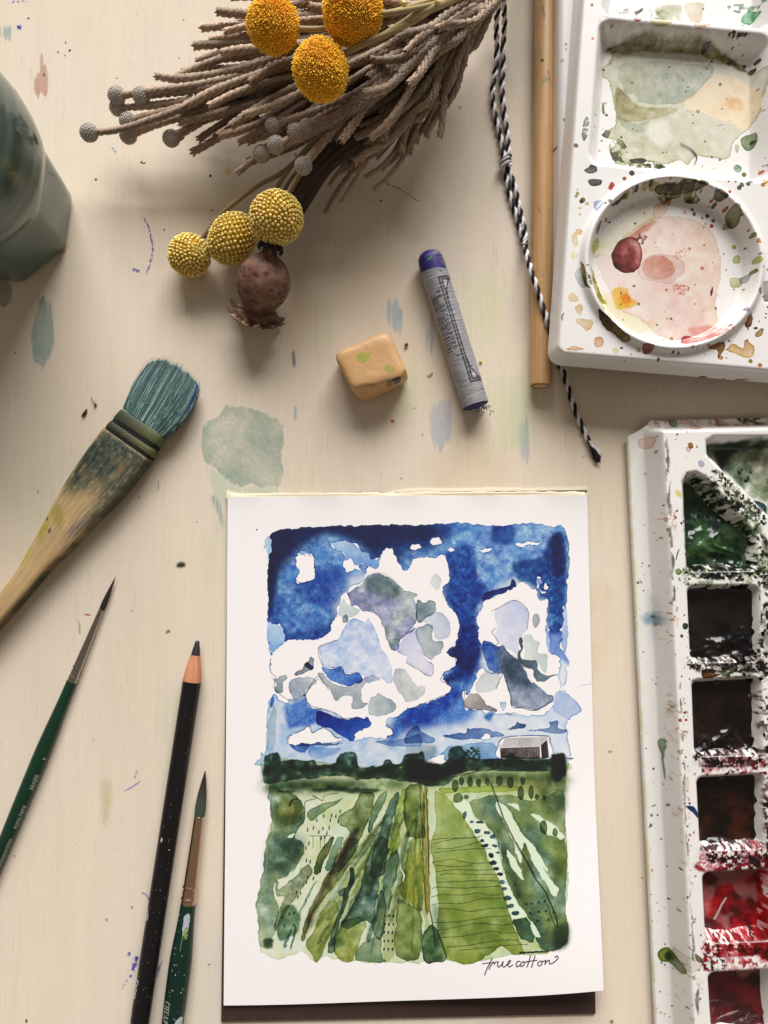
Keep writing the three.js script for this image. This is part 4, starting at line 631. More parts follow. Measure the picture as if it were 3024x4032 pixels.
  d('570,850 620,890 700,970 775,1035 735,1050 680,1000 620,960 585,900', z4(H), '#5a4412', { d: 1.1, edge: 0.7, rough: 4 }); d('460,540 480,580 500,690 515,720 490,700 470,640', z4(H), '#7d6a2a', { d: 1, rough: 4 }); d('425,620 460,580 490,700 460,690', z4(H), '#b4c2c6', { d: 0.9 });
  d('740,85 860,30 1000,15 1230,25 1240,45 1000,40 850,60 760,110', z4(H + 2), '#b9b678', { d: 0.9, rough: 5, vary: 0.8, broken: { f: 0.04, cut: 0.4 } }); d('1150,1075 1300,1050 1420,950 1440,965 1330,1040 1230,1090', z4(H + 2), '#cf8d80', { d: 0.8, broken: { f: 0.06, cut: 0.5 } });
  d('1420,640 1480,640 1490,690 1430,695', z4(B), '#b9bf8a', { d: 1, rough: 4 }); d('1480,640 1525,632 1520,670 1490,680', z4(B), '#a3a8b2', { d: 1 }); d('1380,240 1420,215 1448,310 1420,325 1390,290', z4(B), '#74805a', { d: 1, rough: 4 }); d('1365,330 1400,270 1420,320', z4(B), '#aeb470');
  d('1310,95 1350,88 1388,130 1370,150 1330,130', z4(H), '#45472c', { d: 1 }); d('1440,500 1475,492 1478,540 1440,545', z4(B), '#b9bd7e'); d('1300,700 1310,700 1300,750 1292,740', z4(B), '#6f3f38', { d: 1 });
  // the flat rim: spatter
  d('485,770 500,745 515,760 510,830 490,900 470,870', z3(H), '#7f857c', { d: 1, rough: 4, broken: { f: 0.1, cut: 0.34 } }); d('485,1085 515,1068 530,1050 566,1068 565,1095 520,1108', z3(H), '#434648', { d: 1.1, edge: 0.9, rough: 2 }); d('510,1150 560,1142 597,1150 590,1180 530,1185', z3(H), '#46484a', { d: 1.1, edge: 0.9, rough: 2 });
  d('545,170 575,142 600,150 590,190 560,215', z4(H), '#a9b2d2', { d: 1 }); d('1400,1090 1440,1060 1500,1090 1510,1040 1540,1050 1572,1090 1555,1140 1520,1148 1440,1120 1385,1100', z4(H), '#c59a62', { d: 1, edge: 0.9, er: 6, col2: '#d8b47c' }); d('1270,1085 1380,1050 1370,1120 1340,1140 1335,1100', z4(H), '#8a5c2c', { d: 1, edge: 0.9 }); d('1340,1140 1370,1140 1368,1160 1345,1160', z4(H), '#c59a62', { edge: 1.4 });
  d('1510,940 1545,870 1560,930 1530,960', z4(H), '#6d4520', { d: 1, edge: 0.8 }); d('1575,1000 1600,970 1632,965 1620,1000 1590,1015', z4(H), '#a7855a', { d: 1, edge: 1 }); d('430,910 480,900 545,920 530,960 500,978 470,950', z4(H), '#e2c99c', { d: 1, edge: 0.7 }); d('430,830 455,808 476,830 460,880 440,860', z4(H), '#e4cda2', { d: 1, edge: 0.7 });
  d('410,370 440,330 474,335 470,360 440,370 445,420 425,440 405,400', z4(H), '#ecd6ac', { d: 1, edge: 0.7 }); d('550,1020 600,1020 604,1065 560,1085', z4(H), '#d8ad82', { edge: 0.7 }); d('370,1098 410,1075 480,1085 470,1100', z4(H), '#dfb48a', { edge: 0.6 }); d('660,1095 690,1085 706,1105 680,1122', z4(H), '#eadcb6', { edge: 0.6 }); d('390,745 420,735 450,780 400,790', z4(H), '#ecd4b0', { edge: 0.6 });
  d('850,1070 920,1080 905,1120 870,1125', z4(H), '#a0525a', { d: 1, edge: 0.6 }); d('410,470 440,480 440,510 412,515', z4(H), '#f2eeb8', { d: 0.8 }); d('915,120 1040,125 1020,160 920,150', z3(H), '#c3bd84', { d: 1, edge: 0.4, rough: 4 }); d('800,118 830,105 856,122 830,138', z3(H), '#a85560', { d: 1 }); d('1200,145 1310,125 1310,150 1220,180', z3(H), '#b78d62', { d: 0.9, broken: { f: 0.08, cut: 0.4 } }); d('1440,195 1540,210 1545,222 1440,212', z3(H), '#5a3a44', { d: 1, broken: { f: 0.1, cut: 0.45 } });
  d('1500,100 1560,40 1600,90 1570,130 1520,128', z3(F + 2), '#58a070', { d: 1, rough: 7, vary: 0.7 }); d('640,40 980,30 960,110 700,90', z3(F + 2), '#8a8a86', { d: 0.5, broken: { f: 0.08, cut: 0.6 } }); d('960,20 1120,10 1100,120 980,100', z3(F + 2), '#a9ad84', { d: 0.8, soft: 4, vary: 0.7 }); d('1140,10 1260,0 1240,120 1200,140', z3(F + 2), '#d0bda0', { d: 0.7, soft: 3 }); d('1400,10 1660,0 1640,60 1450,50', z3(F + 2), '#5d7f6a', { d: 0.9, broken: { f: 0.06, cut: 0.5 } }); d('820,50 870,28 870,45 830,65', z3(F + 2), '#3d3640');
  const spot = (list, f, k) => list.split(';').forEach((q, n) => { const [x, y, r, col] = q.trim().split(','); const c = f(+x, +y); wash(sh, blob(c[0], c[1], r * k * KX * 0.078, r * k * KX * 0.078 * (0.85 + 0.3 * h2(n, 3, 4)), 0, 10, 0.08, n), '#' + col, { d: 1.05, edge: 0.8, er: 3, rough: 0.6 }); });
  spot('540,246,11,e9a98a;435,928,15,8f8a4a;578,1024,18,9aa27a;790,1104,20,4a484c;743,1140,14,b8503c;655,1196,17,c9573c;905,1176,16,4a5a2c;815,1210,16,4a5040;858,1148,11,7f8a4a;1305,1182,11,a8884a;1408,1158,7,4a4a50;1533,1172,15,6f7f5a;1626,1178,16,c9a24a;1475,1198,16,5a5a48;1452,1158,8,8a9a7a;1568,1048,17,8f8a4a;1615,848,14,7f8f5a;1266,634,14,c9b9a0;580,690,9,7a4a3c;573,770,9,4a3a30;435,1252,12,b8c08a;443,1208,6,a9bfb0;468,1285,15,7d7636;1467,322,17,9a9c70;1568,342,16,3a3c34;1632,340,16,5a5c3a;1610,385,22,6a6744;1645,1070,12,d9824c', z3(H), 0.6172);
  spot('654,62,18,c9573c;435,118,12,b8c08a;468,160,17,7d7636;495,182,13,d9c18e;604,194,9,a8483c;628,182,13,4a6a34;660,265,8,8a3040;825,274,9,8a3040;630,262,12,a3a06a;1398,108,12,d0703a;1298,148,10,c0602c;1320,172,13,3f4a34;1192,183,11,4a4a40;1206,214,12,6a7a4a;1290,225,14,4f5a5a;1328,255,15,7f8240;1317,290,14,b8434a;1382,208,13,b0503a;1480,228,10,b8485a;1464,266,7,c84858;1535,394,17,a8ac6c;1568,432,19,c98a5c;1462,424,15,c9b04c;1518,447,7,c8606a;1575,515,12,b4b890;1553,612,15,7c8438;1640,600,11,d8b83a;1568,550,24,c3c98c;1255,563,13,e0a090;1207,667,6,a8a0c0;1500,240,8,8a4a3c;1475,64,16,6a6650;1534,38,16,6f7f5a;1624,42,18,c9a24a;1446,206,10,d8b0a0;1530,1180,14,a3a23a;1590,1205,15,c08428;822,1112,13,e0c8a0;1032,1128,9,a87040;1068,1133,8,b08048;948,1168,12,b08a5a;450,210,11,ecd4b0;450,250,9,f0d8b4;1392,960,12,b8a8b8;1490,866,18,b0a8bc;1580,742,20,a89aa0;1612,772,8,c86a3c;1628,798,8,5a5058;1642,838,10,2f3a6a;1628,880,6,2f3f7a;1626,905,6,2f3f7a;1585,928,6,d8986a;884,208,9,e8c0a0;1145,200,14,f0c8b4;1395,468,8,f0b8a0;1060,1014,12,c0b890;1125,1028,9,c8b0a0', z4(H - 2), 0.6172);
  d('335,900 345,870 360,865 350,880 345,905 352,918', z4(H), '#7a8070', { d: 0.6 });
  const r = rng(77);
  for (let n = 0; n < 420; n++) { const x = 2320 + r() * 720, y = r() * 1440, s = 1 + Math.pow(r(), 3) * 5, c = X(H - 3)(x, y); wash(sh, blob(c[0], c[1], s, s * (0.8 + r() * 0.6), r() * 3, 8, 0.2, n), ['#8a4a3c', '#7f8240', '#4a4a44', '#c98a5c', '#b8b078', '#5a6a4a', '#a8707a', '#c9a27a', '#6a5a50'][n % 9], { d: 0.4 + r() * 0.7, edge: 0.6, er: 2, rough: 0.6 }); }
  for (const [x, y, a, b, col] of [[386, 2082, 15, 3.4, '#6f6a50'], [930, 2124, 17, 3, '#c08a6a'], [700, 2040, 6, 1.4, '#555'], [1010, 1260, 14, 3, '#bfb090']]) { const c = z5(H - 1)(x, 2010); wash(sh, blob(c[0], 10 + (y % 40) / 4, a * 1.2, b * 1.1, 0, 10, 0.1, x), col, { edge: 0.7, rough: 0.5 }); }
  const g = tray({ O, ex, ez, U: 122, W: 168, R: 3.2, wall: 9.2, draft: 1.4, fillet: 1.3, step: 0.42, relief, tex: (u, w, m) => [((u + Y0 - (u < 2 ? m : 0)) * KX) / TW, ((w + Y0 - (w < 2 ? m : 0)) * KX) / TH] });
  const map = sh.texture({ wrap: THREE.MirroredRepeatWrapping });
  const t = thing('mixing_palette', 'white plastic palette with a rectangular and a round mixing well, spattered with paint', 'palette', V(O.x, 10.3, O.z));
  part('palette_body', g, plastic(map), t);
  // a loose bristle in the rectangular well
  const bristle = thing('loose_bristle', 'dark curved bristle lying in the olive wash of the rectangular palette well', 'bristle', at(2700, 580, H - 6));
  const gb = new GB(); tube(gb, spline([[2679, 564], [2700, 574], [2722, 588], [2738, 606], [2744, 618], [2740, 634], [2734, 646]].map(([x, y]) => at(x, y, H - 6.9)), 24), (k) => 0.2 * (1 - 0.5 * Math.abs(k * 2 - 1)), 6);
  part('hair', gb.build(), std({ color: '#3a3a26', roughness: 0.5 }), bristle);
}

// the lower palette with a row of paint wells
{
  const H = 13, HF = 3.2, O = at(2470, 1649, H), down = at(2581, 4032, HF).sub(at(2470, 1730, HF)).setY(0).normalize(), ez = down, ex = V(ez.z, 0, -ez.x).multiplyScalar(1);
  if (ex.x < 0) ex.multiplyScalar(-1);
  const L = (px, py, h = H) => { const p = at(px, py, h).sub(O); return [p.dot(ex), p.dot(ez)]; };
  const f0 = L(2470, 1730, HF)[0], ftop = L(2800, 1648, HF)[1];        // flange edges
  const u0 = L(2556, 2200, HF)[0], u1 = L(2640, 2200, H)[0], w1 = L(2900, 1690, H)[1];
  const P = (list) => list.map(([x, y]) => L(x, y, H - 0.3)), wells = [
    P([[2690, 1900], [2708, 1868], [2740, 1862], [2778, 1884], [2958, 2092], [2974, 2120], [2975, 2226], [2960, 2240], [2706, 2244]]),
    P([[2708, 2310], [2986, 2308], [2988, 2598], [2722, 2602]]), P([[2726, 2680], [2990, 2668], [2996, 2965], [2738, 2972]]), P([[2745, 3062], [3004, 3050], [3008, 3335], [2760, 3342]]), P([[2768, 3438], [3030, 3425], [3040, 3698], [2782, 3708]]), P([[2790, 3832], [3050, 3820], [3060, 4090], [2806, 4100]]), P([[2810, 4210], [3070, 4200], [3080, 4470], [2826, 4480]])];
  const mix = P([[2785, 1790], [2784, 1738], [2812, 1722], [3240, 1722], [3260, 3300], [3080, 3300], [3060, 2080], [3024, 2030]]);
  const dw = wells.map((p, i) => { const c = p.reduce((s, q) => [s[0] + q[0] / p.length, s[1] + q[1] / p.length], [0, 0]); return within(i ? p.map(([x, y]) => [x - Math.sign(x - c[0]) * 2.2, y - Math.sign(y - c[1]) * 2.2]) : p, i ? 2.2 : 0.2); }), dm = within(mix, 0.2);
  const DEPTH = 9.5;
  const relief = (u, w) => {
    let y = -(H - HF) * (1 - sstep(u0, u1, u) * sstep(w1 - 3.5, w1 + 0.4, w));
    const inU = u - u1, cham = 0.4 * Math.exp(-((inU + 0.5) ** 2) / 2);
    y += cham;
    dw.forEach((f, i) => { const d = f(u, w); if (d < 2) y = Math.min(y, dip(d, DEPTH, i ? 2.2 : 3.4, 1.5)); });
    const d = dm(u, w); if (d < 2) y = Math.min(y, dip(d, 7.5, 2.8, 1.5));
    return y;
  };
  const K = 9.2, TW = 768, TH = 2048, UO = 4 - f0, WO = 4 - ftop, sh = new Sheet(TW, TH, lin('#ebe8e4'));
  sh.each((x, y, c, i) => { const n = 1 + (fbm(x * 0.02, y * 0.01, 65, 3) - 0.5) * 0.05, e = clamp(1 - (x / K - 4) / 2, 0, 1) * sstep(0.4, 0.6, fbm(x * 0.05, y * 0.03, 69, 3)); c[i] *= n * (1 - 0.1 * e); c[i + 1] *= n * (1 - 0.1 * e); c[i + 2] *= n * (1 - 0.35 * e); });
  const X = (h) => (px, py) => { const [u, w] = L(px, py, h); return [(u + UO) * K, (w + WO) * K]; };
  const zA = (h) => (x, y) => X(h)(2400 + x * 0.5426, 1600 + y * 0.5426), zB = (h) => (x, y) => X(h)(2400 + x * 0.6023, 2700 + y * 0.6023), zC = (h) => (x, y) => X(h)(2500 + x * 0.3164, 1600 + y * 0.3164);
  const d = (s, f, col, o = {}) => wash(sh, pts(s, f), col, { rough: 2, edge: 0.6, er: 3, ...o });
  const crust = (s, f, col, cut = 0.45, fr = 0.06, o = {}) => { d(s, f, col, { rough: 8, vary: 0.9, soft: 4, broken: { f: fr * 0.7, cut: cut, w: 0.16 }, d: 0.25, edge: 0 }); d(s, f, col, { rough: 8, vary: 0.9, soft: 2, broken: { f: fr * 1.7, cut: cut + 0.06, w: 0.06 }, edge: 0.3, d: 1.0, flow: 0.6, ...o }); };
  // big mixing well: green film
  d('1000,520 1660,480 1660,1400 1480,1180 1000,640', zC(H - 7), '#8ea08a', { d: 1.1, vary: 0.8, soft: 3, col2: '#a9b49c', rough: 6 }); d('900,480 1660,420 1660,520 1080,540 1010,640 900,560', zC(H - 4), '#2e4a3c', { d: 1.2, soft: 3, vary: 0.8, rough: 6 }); d('1000,520 1400,500 1200,640 1080,860 1000,680', zC(H - 7), '#203026', { d: 1.1, soft: 7, rough: 5 }); crust('1300,780 1460,820 1400,960 1330,900', zC(H - 7), '#3a4634', 0.45); d('1480,1170 1660,1200 1660,1330 1560,1260', zC(H - 5), '#2c5a66', { d: 1.1, rough: 6 });
  d('1640,560 1660,700 1600,800 1620,640', zC(H - 7), '#8a7a50', { d: 0.8, soft: 6 });
  // diagonal divider: green-black crust
  crust('960,800 1080,800 1240,960 1400,1120 1480,1200 1560,1240 1600,1330 1440,1450 1330,1260 1180,1140 1040,900', zC(H), '#3d4426', 0.5, 0.075); crust('980,820 1110,820 1330,1040 1480,1200 1420,1260 1200,1060 1000,900', zC(H), '#272c24', 0.56, 0.09); crust('1400,1200 1620,1280 1640,1480 1500,1500', zC(H), '#3f5a3a', 0.46, 0.07); crust('1100,1100 1400,1400 1500,1560 1400,1560 1160,1260', zC(H - 3), '#46562c', 0.5, 0.06); crust('560,860 1000,960 1400,1480 1200,1500 800,1200 580,960', zC(H - 5), '#3c4a2c', 0.58, 0.06);
  // well walls and dividers: dark crusts below, white above
  crust('520,600 700,560 1040,880 1060,1190 560,1200', zA(H - 6), '#2f4022', 0.44, 0.05); crust('560,1190 1110,1190 1120,1300 570,1300', zA(H), '#2c3a22', 0.5, 0.06); crust('560,1200 1110,1190 1120,1250 570,1240', zA(H), '#5a7038', 0.5, 0.07); crust('1030,1050 1150,1100 1150,1900 1060,1900 1090,1300', zA(H - 2), '#3a3c30', 0.47, 0.06); crust('590,1850 1100,1850 1110,1920 600,1920', zA(H - 1), '#453028', 0.52, 0.06);
  d('670,1920 730,1905 770,1940 820,1940 740,1970 680,1970', zA(H), '#6d4c26', { d: 1, edge: 0.9 }); crust('820,1900 1010,1900 1020,1960 850,1970', zA(H), '#3f4a30', 0.42, 0.05); crust('950,60 1036,40 1036,420 1010,460 970,300', zB(H - 2), '#4f4a3e', 0.48, 0.07);
  crust('560,480 700,470 960,470 1030,500 1030,580 590,590 640,520', zB(H), '#7c1f2a', 0.48, 0.05); crust('600,470 680,490 650,525', zB(H), '#4a3030', 0.4, 0.05); crust('600,1090 1036,1060 1036,1140 610,1140', zB(H), '#9a3a40', 0.5, 0.06); crust('605,1140 1036,1110 1036,1200 610,1220', zB(H), '#8c1420', 0.4, 0.05); crust('740,1120 1036,1110 1036,1190 760,1200', zB(H), '#3a2022', 0.52, 0.06); crust('980,600 1036,600 1036,1060 1000,1050', zB(H - 3), '#4a2c28', 0.45, 0.06);
  crust('635,1680 1036,1660 1036,1740 640,1760', zB(H - 1), '#b5303c', 0.42, 0.05); crust('640,1740 1036,1720 1036,1860 650,1880', zB(H), '#a32a34', 0.48, 0.05); crust('650,1790 800,1790 780,1860 650,1880', zB(H), '#2c2a34', 0.56, 0.07); crust('900,1220 1036,1220 1036,1700 900,1680', zB(H - 5), '#b8101c', 0.35, 0.03); d('500,785 540,785 580,830 580,870 545,830', zB(H), '#1d3a70', { d: 1.1, rough: 4 });
  for (const [y0, y1, ca, cb] of [[2225, 2262, '#3c5a30', '#24301e'], [2575, 2640, '#3a3230', '#4a3a2c'], [2945, 3010, '#4a2a2c', '#2c2224'], [3315, 3380, '#7a2a30', '#3a2224'], [3675, 3740, '#b02834', '#7c1820']]) { const b = [[2712, y0], [3010, y0 - 8], [3010, y1 - 8], [2716, y1]].map(([x, y]) => (x + (y - 2225) * 0.055) + ',' + y).join(' '); crust(b, X(H - 3), ca, 0.47, 0.06); crust(b, X(H - 2), cb, 0.53, 0.08); }
  // the drain along the row: rubbed stains and drops
  crust('400,270 425,270 470,1240 480,1500 460,1480 430,900', zA(H), '#8a8886', 0.53, 0.05, { broken: { f: 0.09, fy: 0.03, cut: 0.52 } }); crust('350,760 450,760 450,960 360,960', zA(H - 3), '#cfa898', 0.56, 0.07); crust('370,1450 470,1440 460,1700 370,1660', zA(H - 3), '#d8b8aa', 0.57, 0.07); crust('455,40 475,40 500,900 550,1700 590,2100 560,2100 520,1400 470,600', zB(H), '#7d807c', 0.56, 0.05, { broken: { f: 0.09, fy: 0.03, cut: 0.53 } }); crust('400,60 500,90 520,1000 580,1700 590,2150 480,2100 470,1200 430,700', zB(H - 1), '#cbb0a4', 0.62, 0.05);
  d('345,390 380,360 376,500 380,560 386,640 372,560 364,460', zB(H - 5), '#8aa088', { d: 0.9 }); d('325,1770 350,1735 395,1728 440,1770 458,1810 440,1845 400,1825 345,1815', zB(H - 8), '#7d9040', { d: 1, edge: 1.2, er: 4, rough: 1.5 }); d('370,1780 400,1750 420,1790 390,1815', zB(H - 8), '#44602a', { d: 0.9, soft: 2 }); d('560,1750 610,1790 600,1810 570,1800', zB(H), '#9a8a74', { d: 1, edge: 0.9 }); d('435,1730 540,1720 550,1790 450,1815', zB(H - 6), '#cfccbe', { d: 0.5 });
  d('425,100 450,92 490,110 490,140 470,158 440,140', zA(HF), '#8fa680', { d: 1, edge: 1 }); d('210,240 290,240 285,305 250,312 215,295', zA(HF), '#f0d6ca', { d: 0.7, edge: 1.6 }); crust('300,110 1100,90 1100,150 330,170', zA(HF), '#d8b0a8', 0.5, 0.05, { d: 0.7 }); crust('915,80 1120,85 1130,130 960,120', zA(HF), '#6d5f4a', 0.42, 0.06); d('560,170 630,160 640,172 580,176', zA(HF + 4), '#d0903a', { d: 1 });
  d('570,270 600,265 608,300 580,305', zA(H), '#a8802c', { d: 1 }); d('555,295 590,300 585,330 560,325', zA(H), '#dcbfc0', { d: 0.8, edge: 1 }); d('475,1190 500,1175 525,1200 510,1222 485,1220', zA(H), '#9ab070', { d: 1, edge: 1 }); d('480,610 518,620 520,660 490,650', zA(H), '#dcd46a', { d: 0.7, soft: 2 }); d('500,1040 506,1045 486,1110 480,1105', zA(H), '#6a7a9a', { d: 0.9 }); d('240,1520 350,1500 370,1570 280,1590', zA(HF + 2), '#b4cad6', { d: 0.8, soft: 6, vary: 0.8 }); d('300,1380 360,1420 350,1700 320,1680', zA(HF + 3), '#cddbe0', { d: 0.6, soft: 8 });
  const spot = (list, f) => list.split(';').forEach((q, n) => { const [x, y, r, col] = q.trim().split(','), c = f(+x, +y); wash(sh, blob(c[0], c[1], +r * 0.45, +r * 0.5, 0, 9, 0.12, n), '#' + col, { d: 1, edge: 0.7, er: 2, rough: 0.4 }); });
  spot('162,596,14,e8b4b0;254,1284,9,6f7a8a;278,1282,6,a0a8b0;465,764,9,6f8450;498,851,8,3f5030;515,838,8,2a3030;535,1075,9,2a2a30;518,1512,6,3a3a4a;525,1590,20,2f3f24;800,460,11,8aa0c8;640,425,22,c4c4d8;136,485,11,8a908a;537,195,6,9aa080;898,548,9,5a5a38;685,130,18,e0b8b0;790,85,14,e8c8c0;500,1660,10,7a4040;570,1690,8,4a2a2a;500,1950,6,6a5a5a;555,1380,8,d8a0a0;560,1630,12,5a2030', zA(H - 3));
  spot('236,258,11,7f8a8a;282,442,5,5a5a6a;332,577,7,2f3a50;258,687,5,4a4a5a;345,820,5,8a8a9a;360,888,7,4a5a7a;320,890,9,7a8090;315,955,11,8a949a;265,938,6,7a808a;238,853,7,6a746a;458,1190,7,5a6a80;418,1225,4,5a4a4a;428,1443,6,4a5a6a;372,1533,4,5aa0a0;326,1597,4,4a4a5a;409,1892,6,c03a3a;438,213,11,c04a5a;478,212,9,b83a4a;500,752,8,2f4a80;580,1000,9,4a4a2a;502,955,9,b89a88;606,1455,8,b06a5a;620,1620,9,c03040;440,420,14,d0bca0;476,452,6,2f2f30;716,152,26,e8e0d8', zB(H - 3));
  const r = rng(91);
  for (let n = 0; n < 300; n++) { const c = X(H - 4)(2490 + r() * 240 + (n % 9) * 8, 1650 + r() * 2400), s = 0.7 + Math.pow(r(), 3) * 2.6; wash(sh, blob(c[0], c[1], s, s * (1 + r()), r(), 7, 0.2, n), ['#8a5a50', '#6a6a60', '#7f8a50', '#5a6a80', '#b08a78', '#9a3a40'][n % 6], { d: 0.3 + r() * 0.6, edge: 0.4, er: 2, rough: 0.4 }); }
  // body: its top-left flange corner is cut away in a curve
  const FO = V(O.x, O.y, O.z).addScaledVector(ex, f0).addScaledVector(ez, ftop), U = 104, W = 236;
  const gb0 = tray({ O: FO, ex, ez, U, W, R: 1, wall: H - 1.6, draft: 0.1, fillet: 0.5, step: 0.46, relief: (u, w) => relief(u + f0, w + ftop), tex: (u, w) => [((u + 4) * K) / TW, ((w + 4) * K) / TH] });
  { // pull the corner of the flange in, along the curve seen in the plastic; the tray's flange is thin, its skirt ends above the table
    const pa = gb0.attributes.position, q = V(0, 0, 0);
    for (let i = 0; i < pa.count; i++) {
      q.fromBufferAttribute(pa, i);
      const u = (q.x - FO.x) * ex.x + (q.z - FO.z) * ex.z, w = (q.x - FO.x) * ez.x + (q.z - FO.z) * ez.z;
      let y = q.y; if (y < HF - 0.6 && (u < 0.6 || w < 0.6)) y = HF - 1.4 + 0.0;
      let nu = u, nw = w; const c = 8.2, e = 5.6;
      if (u < c && w < e) { const lim = e * Math.pow(1 - clamp(u / c, 0, 1), 0.62); if (w < lim) nw = lim; }
      pa.setXYZ(i, FO.x + ex.x * nu + ez.x * nw, y, FO.z + ex.z * nu + ez.z * nw);
    }
    gb0.computeVertexNormals();
  }
  const t = thing('paint_palette', 'white plastic palette with a row of wells of dark and red paint', 'palette', V(FO.x, 0, FO.z));
  part('palette_body', gb0, plastic(sh.texture({ wrap: THREE.MirroredRepeatWrapping })), t);
  // lumps of paint lying in the wells
  const kinds = [['#10251a', '#2b4a24', 4.2, 'dark green paint'], ['#0b0a0b', '#1a1612', 5.2, 'black paint'], ['#0d0909', '#1e1210', 5.0, 'brown-black paint'], ['#140b09', '#34160c', 4.8, 'dark brown paint'], ['#4a0c10', '#a01018', 3.2, 'red paint'], ['#35100f', '#5c1418', 3.0, 'dark red paint'], ['#5a1010', '#80181a', 3.0, 'red paint']];
  wells.forEach((p, i) => {
    const [ca, cb, fill, label] = kinds[i], us = p.map((q) => q[0]), ws = p.map((q) => q[1]), a0 = Math.min(...us) - 0.3, a1 = Math.max(...us) + 0.3, b0 = Math.min(...ws) - 0.3, b1 = Math.max(...ws) + 0.3, n = 96, g = new GB(), ids = [], A = lin(ca), Bc = lin(cb);
    for (let j = 0; j <= n; j++) for (let k = 0; k <= n; k++) {
      const u = lerp(a0, a1, k / n), w = lerp(b0, b1, j / n), dd = dw[i](u, w), s = 300 + i * 13;
      const flow = sgn(u * 0.05 + w * 0.03, w * 0.08, s, 2), ridge = Math.pow(1 - Math.abs(sgn(u * 0.08 + flow * 0.9, w * 0.13 + flow, s + 5, 3)), 4), fine = sgn(u * 0.5, w * 0.5, s + 9, 2);
      let h = fill + flow * 0.9 + ridge * 1.5 * sstep(0.35, 0.6, fbm(u * 0.08, w * 0.08, s + 3, 2)) * sstep(0.3, 0.9, j / n) + fine * 0.5 * sstep(0.45, 0.75, noise(u * 0.13, w * 0.13, s + 2)) * sstep(0.3, 0.8, j / n) + 0.14 * sgn(u * 0.9 + flow * 2, w * 0.35, s + 15, 3) + 3.6 * Math.exp(dd / 1.3) * Math.pow(noise(u * 0.45, w * 0.45, s), 1.6);
      if (i === 0) h += -2.4 * (1 - sstep(0.25, 0.75, j / n)) + 0.8 * sgn(u * 0.14, w * 0.14, s + 60, 2);
      if (i >= 4) h = h * 0.75 + 0.2;
      const mixk = sstep(0.42, 0.66, fbm(u * 0.16 + flow * 0.4, w * 0.16, s + 20, 4)), light = i >= 4 ? 0.5 * sstep(0.6, 0.72, fbm(u * 0.11, w * 0.13, s + 41, 3)) : i === 0 ? 0.12 * sstep(0.6, 0.7, fbm(u * 0.15, w * 0.15, s + 41, 3)) : 0;
      const extra = i >= 4 ? [0.42, 0.16, 0.15] : [0.3, 0.42, 0.2], col = [0, 1, 2].map((q) => lerp(lerp(A[q], Bc[q], mixk), extra[q], light));
      const pos = O.clone().addScaledVector(ex, u).addScaledVector(ez, w);
      ids.push(dd < 1.6 ? g.v(pos.x, H - DEPTH + h, pos.z, col) : -1);
    }
    for (let j = 0; j < n; j++) for (let k = 0; k < n; k++) { const q = [j * (n + 1) + k, j * (n + 1) + k + 1, (j + 1) * (n + 1) + k + 1, (j + 1) * (n + 1) + k].map((m) => ids[m]); if (q.every((m) => m >= 0)) g.q(q[0], q[3], q[2], q[1]); }
    part('paint', g.build(), phys({ vertexColors: true, roughness: i === 4 || i === 5 ? 0.4 : 0.24, specularIntensity: 0.6, clearcoat: 0.3, clearcoatRoughness: 0.1, side: THREE.DoubleSide }), t, label);
  });
  const bristle = thing('loose_bristle', 'grey bristle lying on the bright red paint of the lower palette', 'bristle', at(2836, 3580, 9));
  const gb = new GB(); tube(gb, spline([[2860, 3534], [2842, 3562], [2826, 3596], [2812, 3620]].map(([x, y]) => at(x, y, 8.6)), 12), 0.36, 6);
  part('hair', gb.build(), std({ color: '#9a8f8c', roughness: 0.5 }), bristle);
}

// ---------------------------------------------------------------- the dried bouquet
const bez = (a, b, c, t) => V(0, 0, 0).addScaledVector(a, (1 - t) * (1 - t)).addScaledVector(b, 2 * t * (1 - t)).addScaledVector(c, t * t);
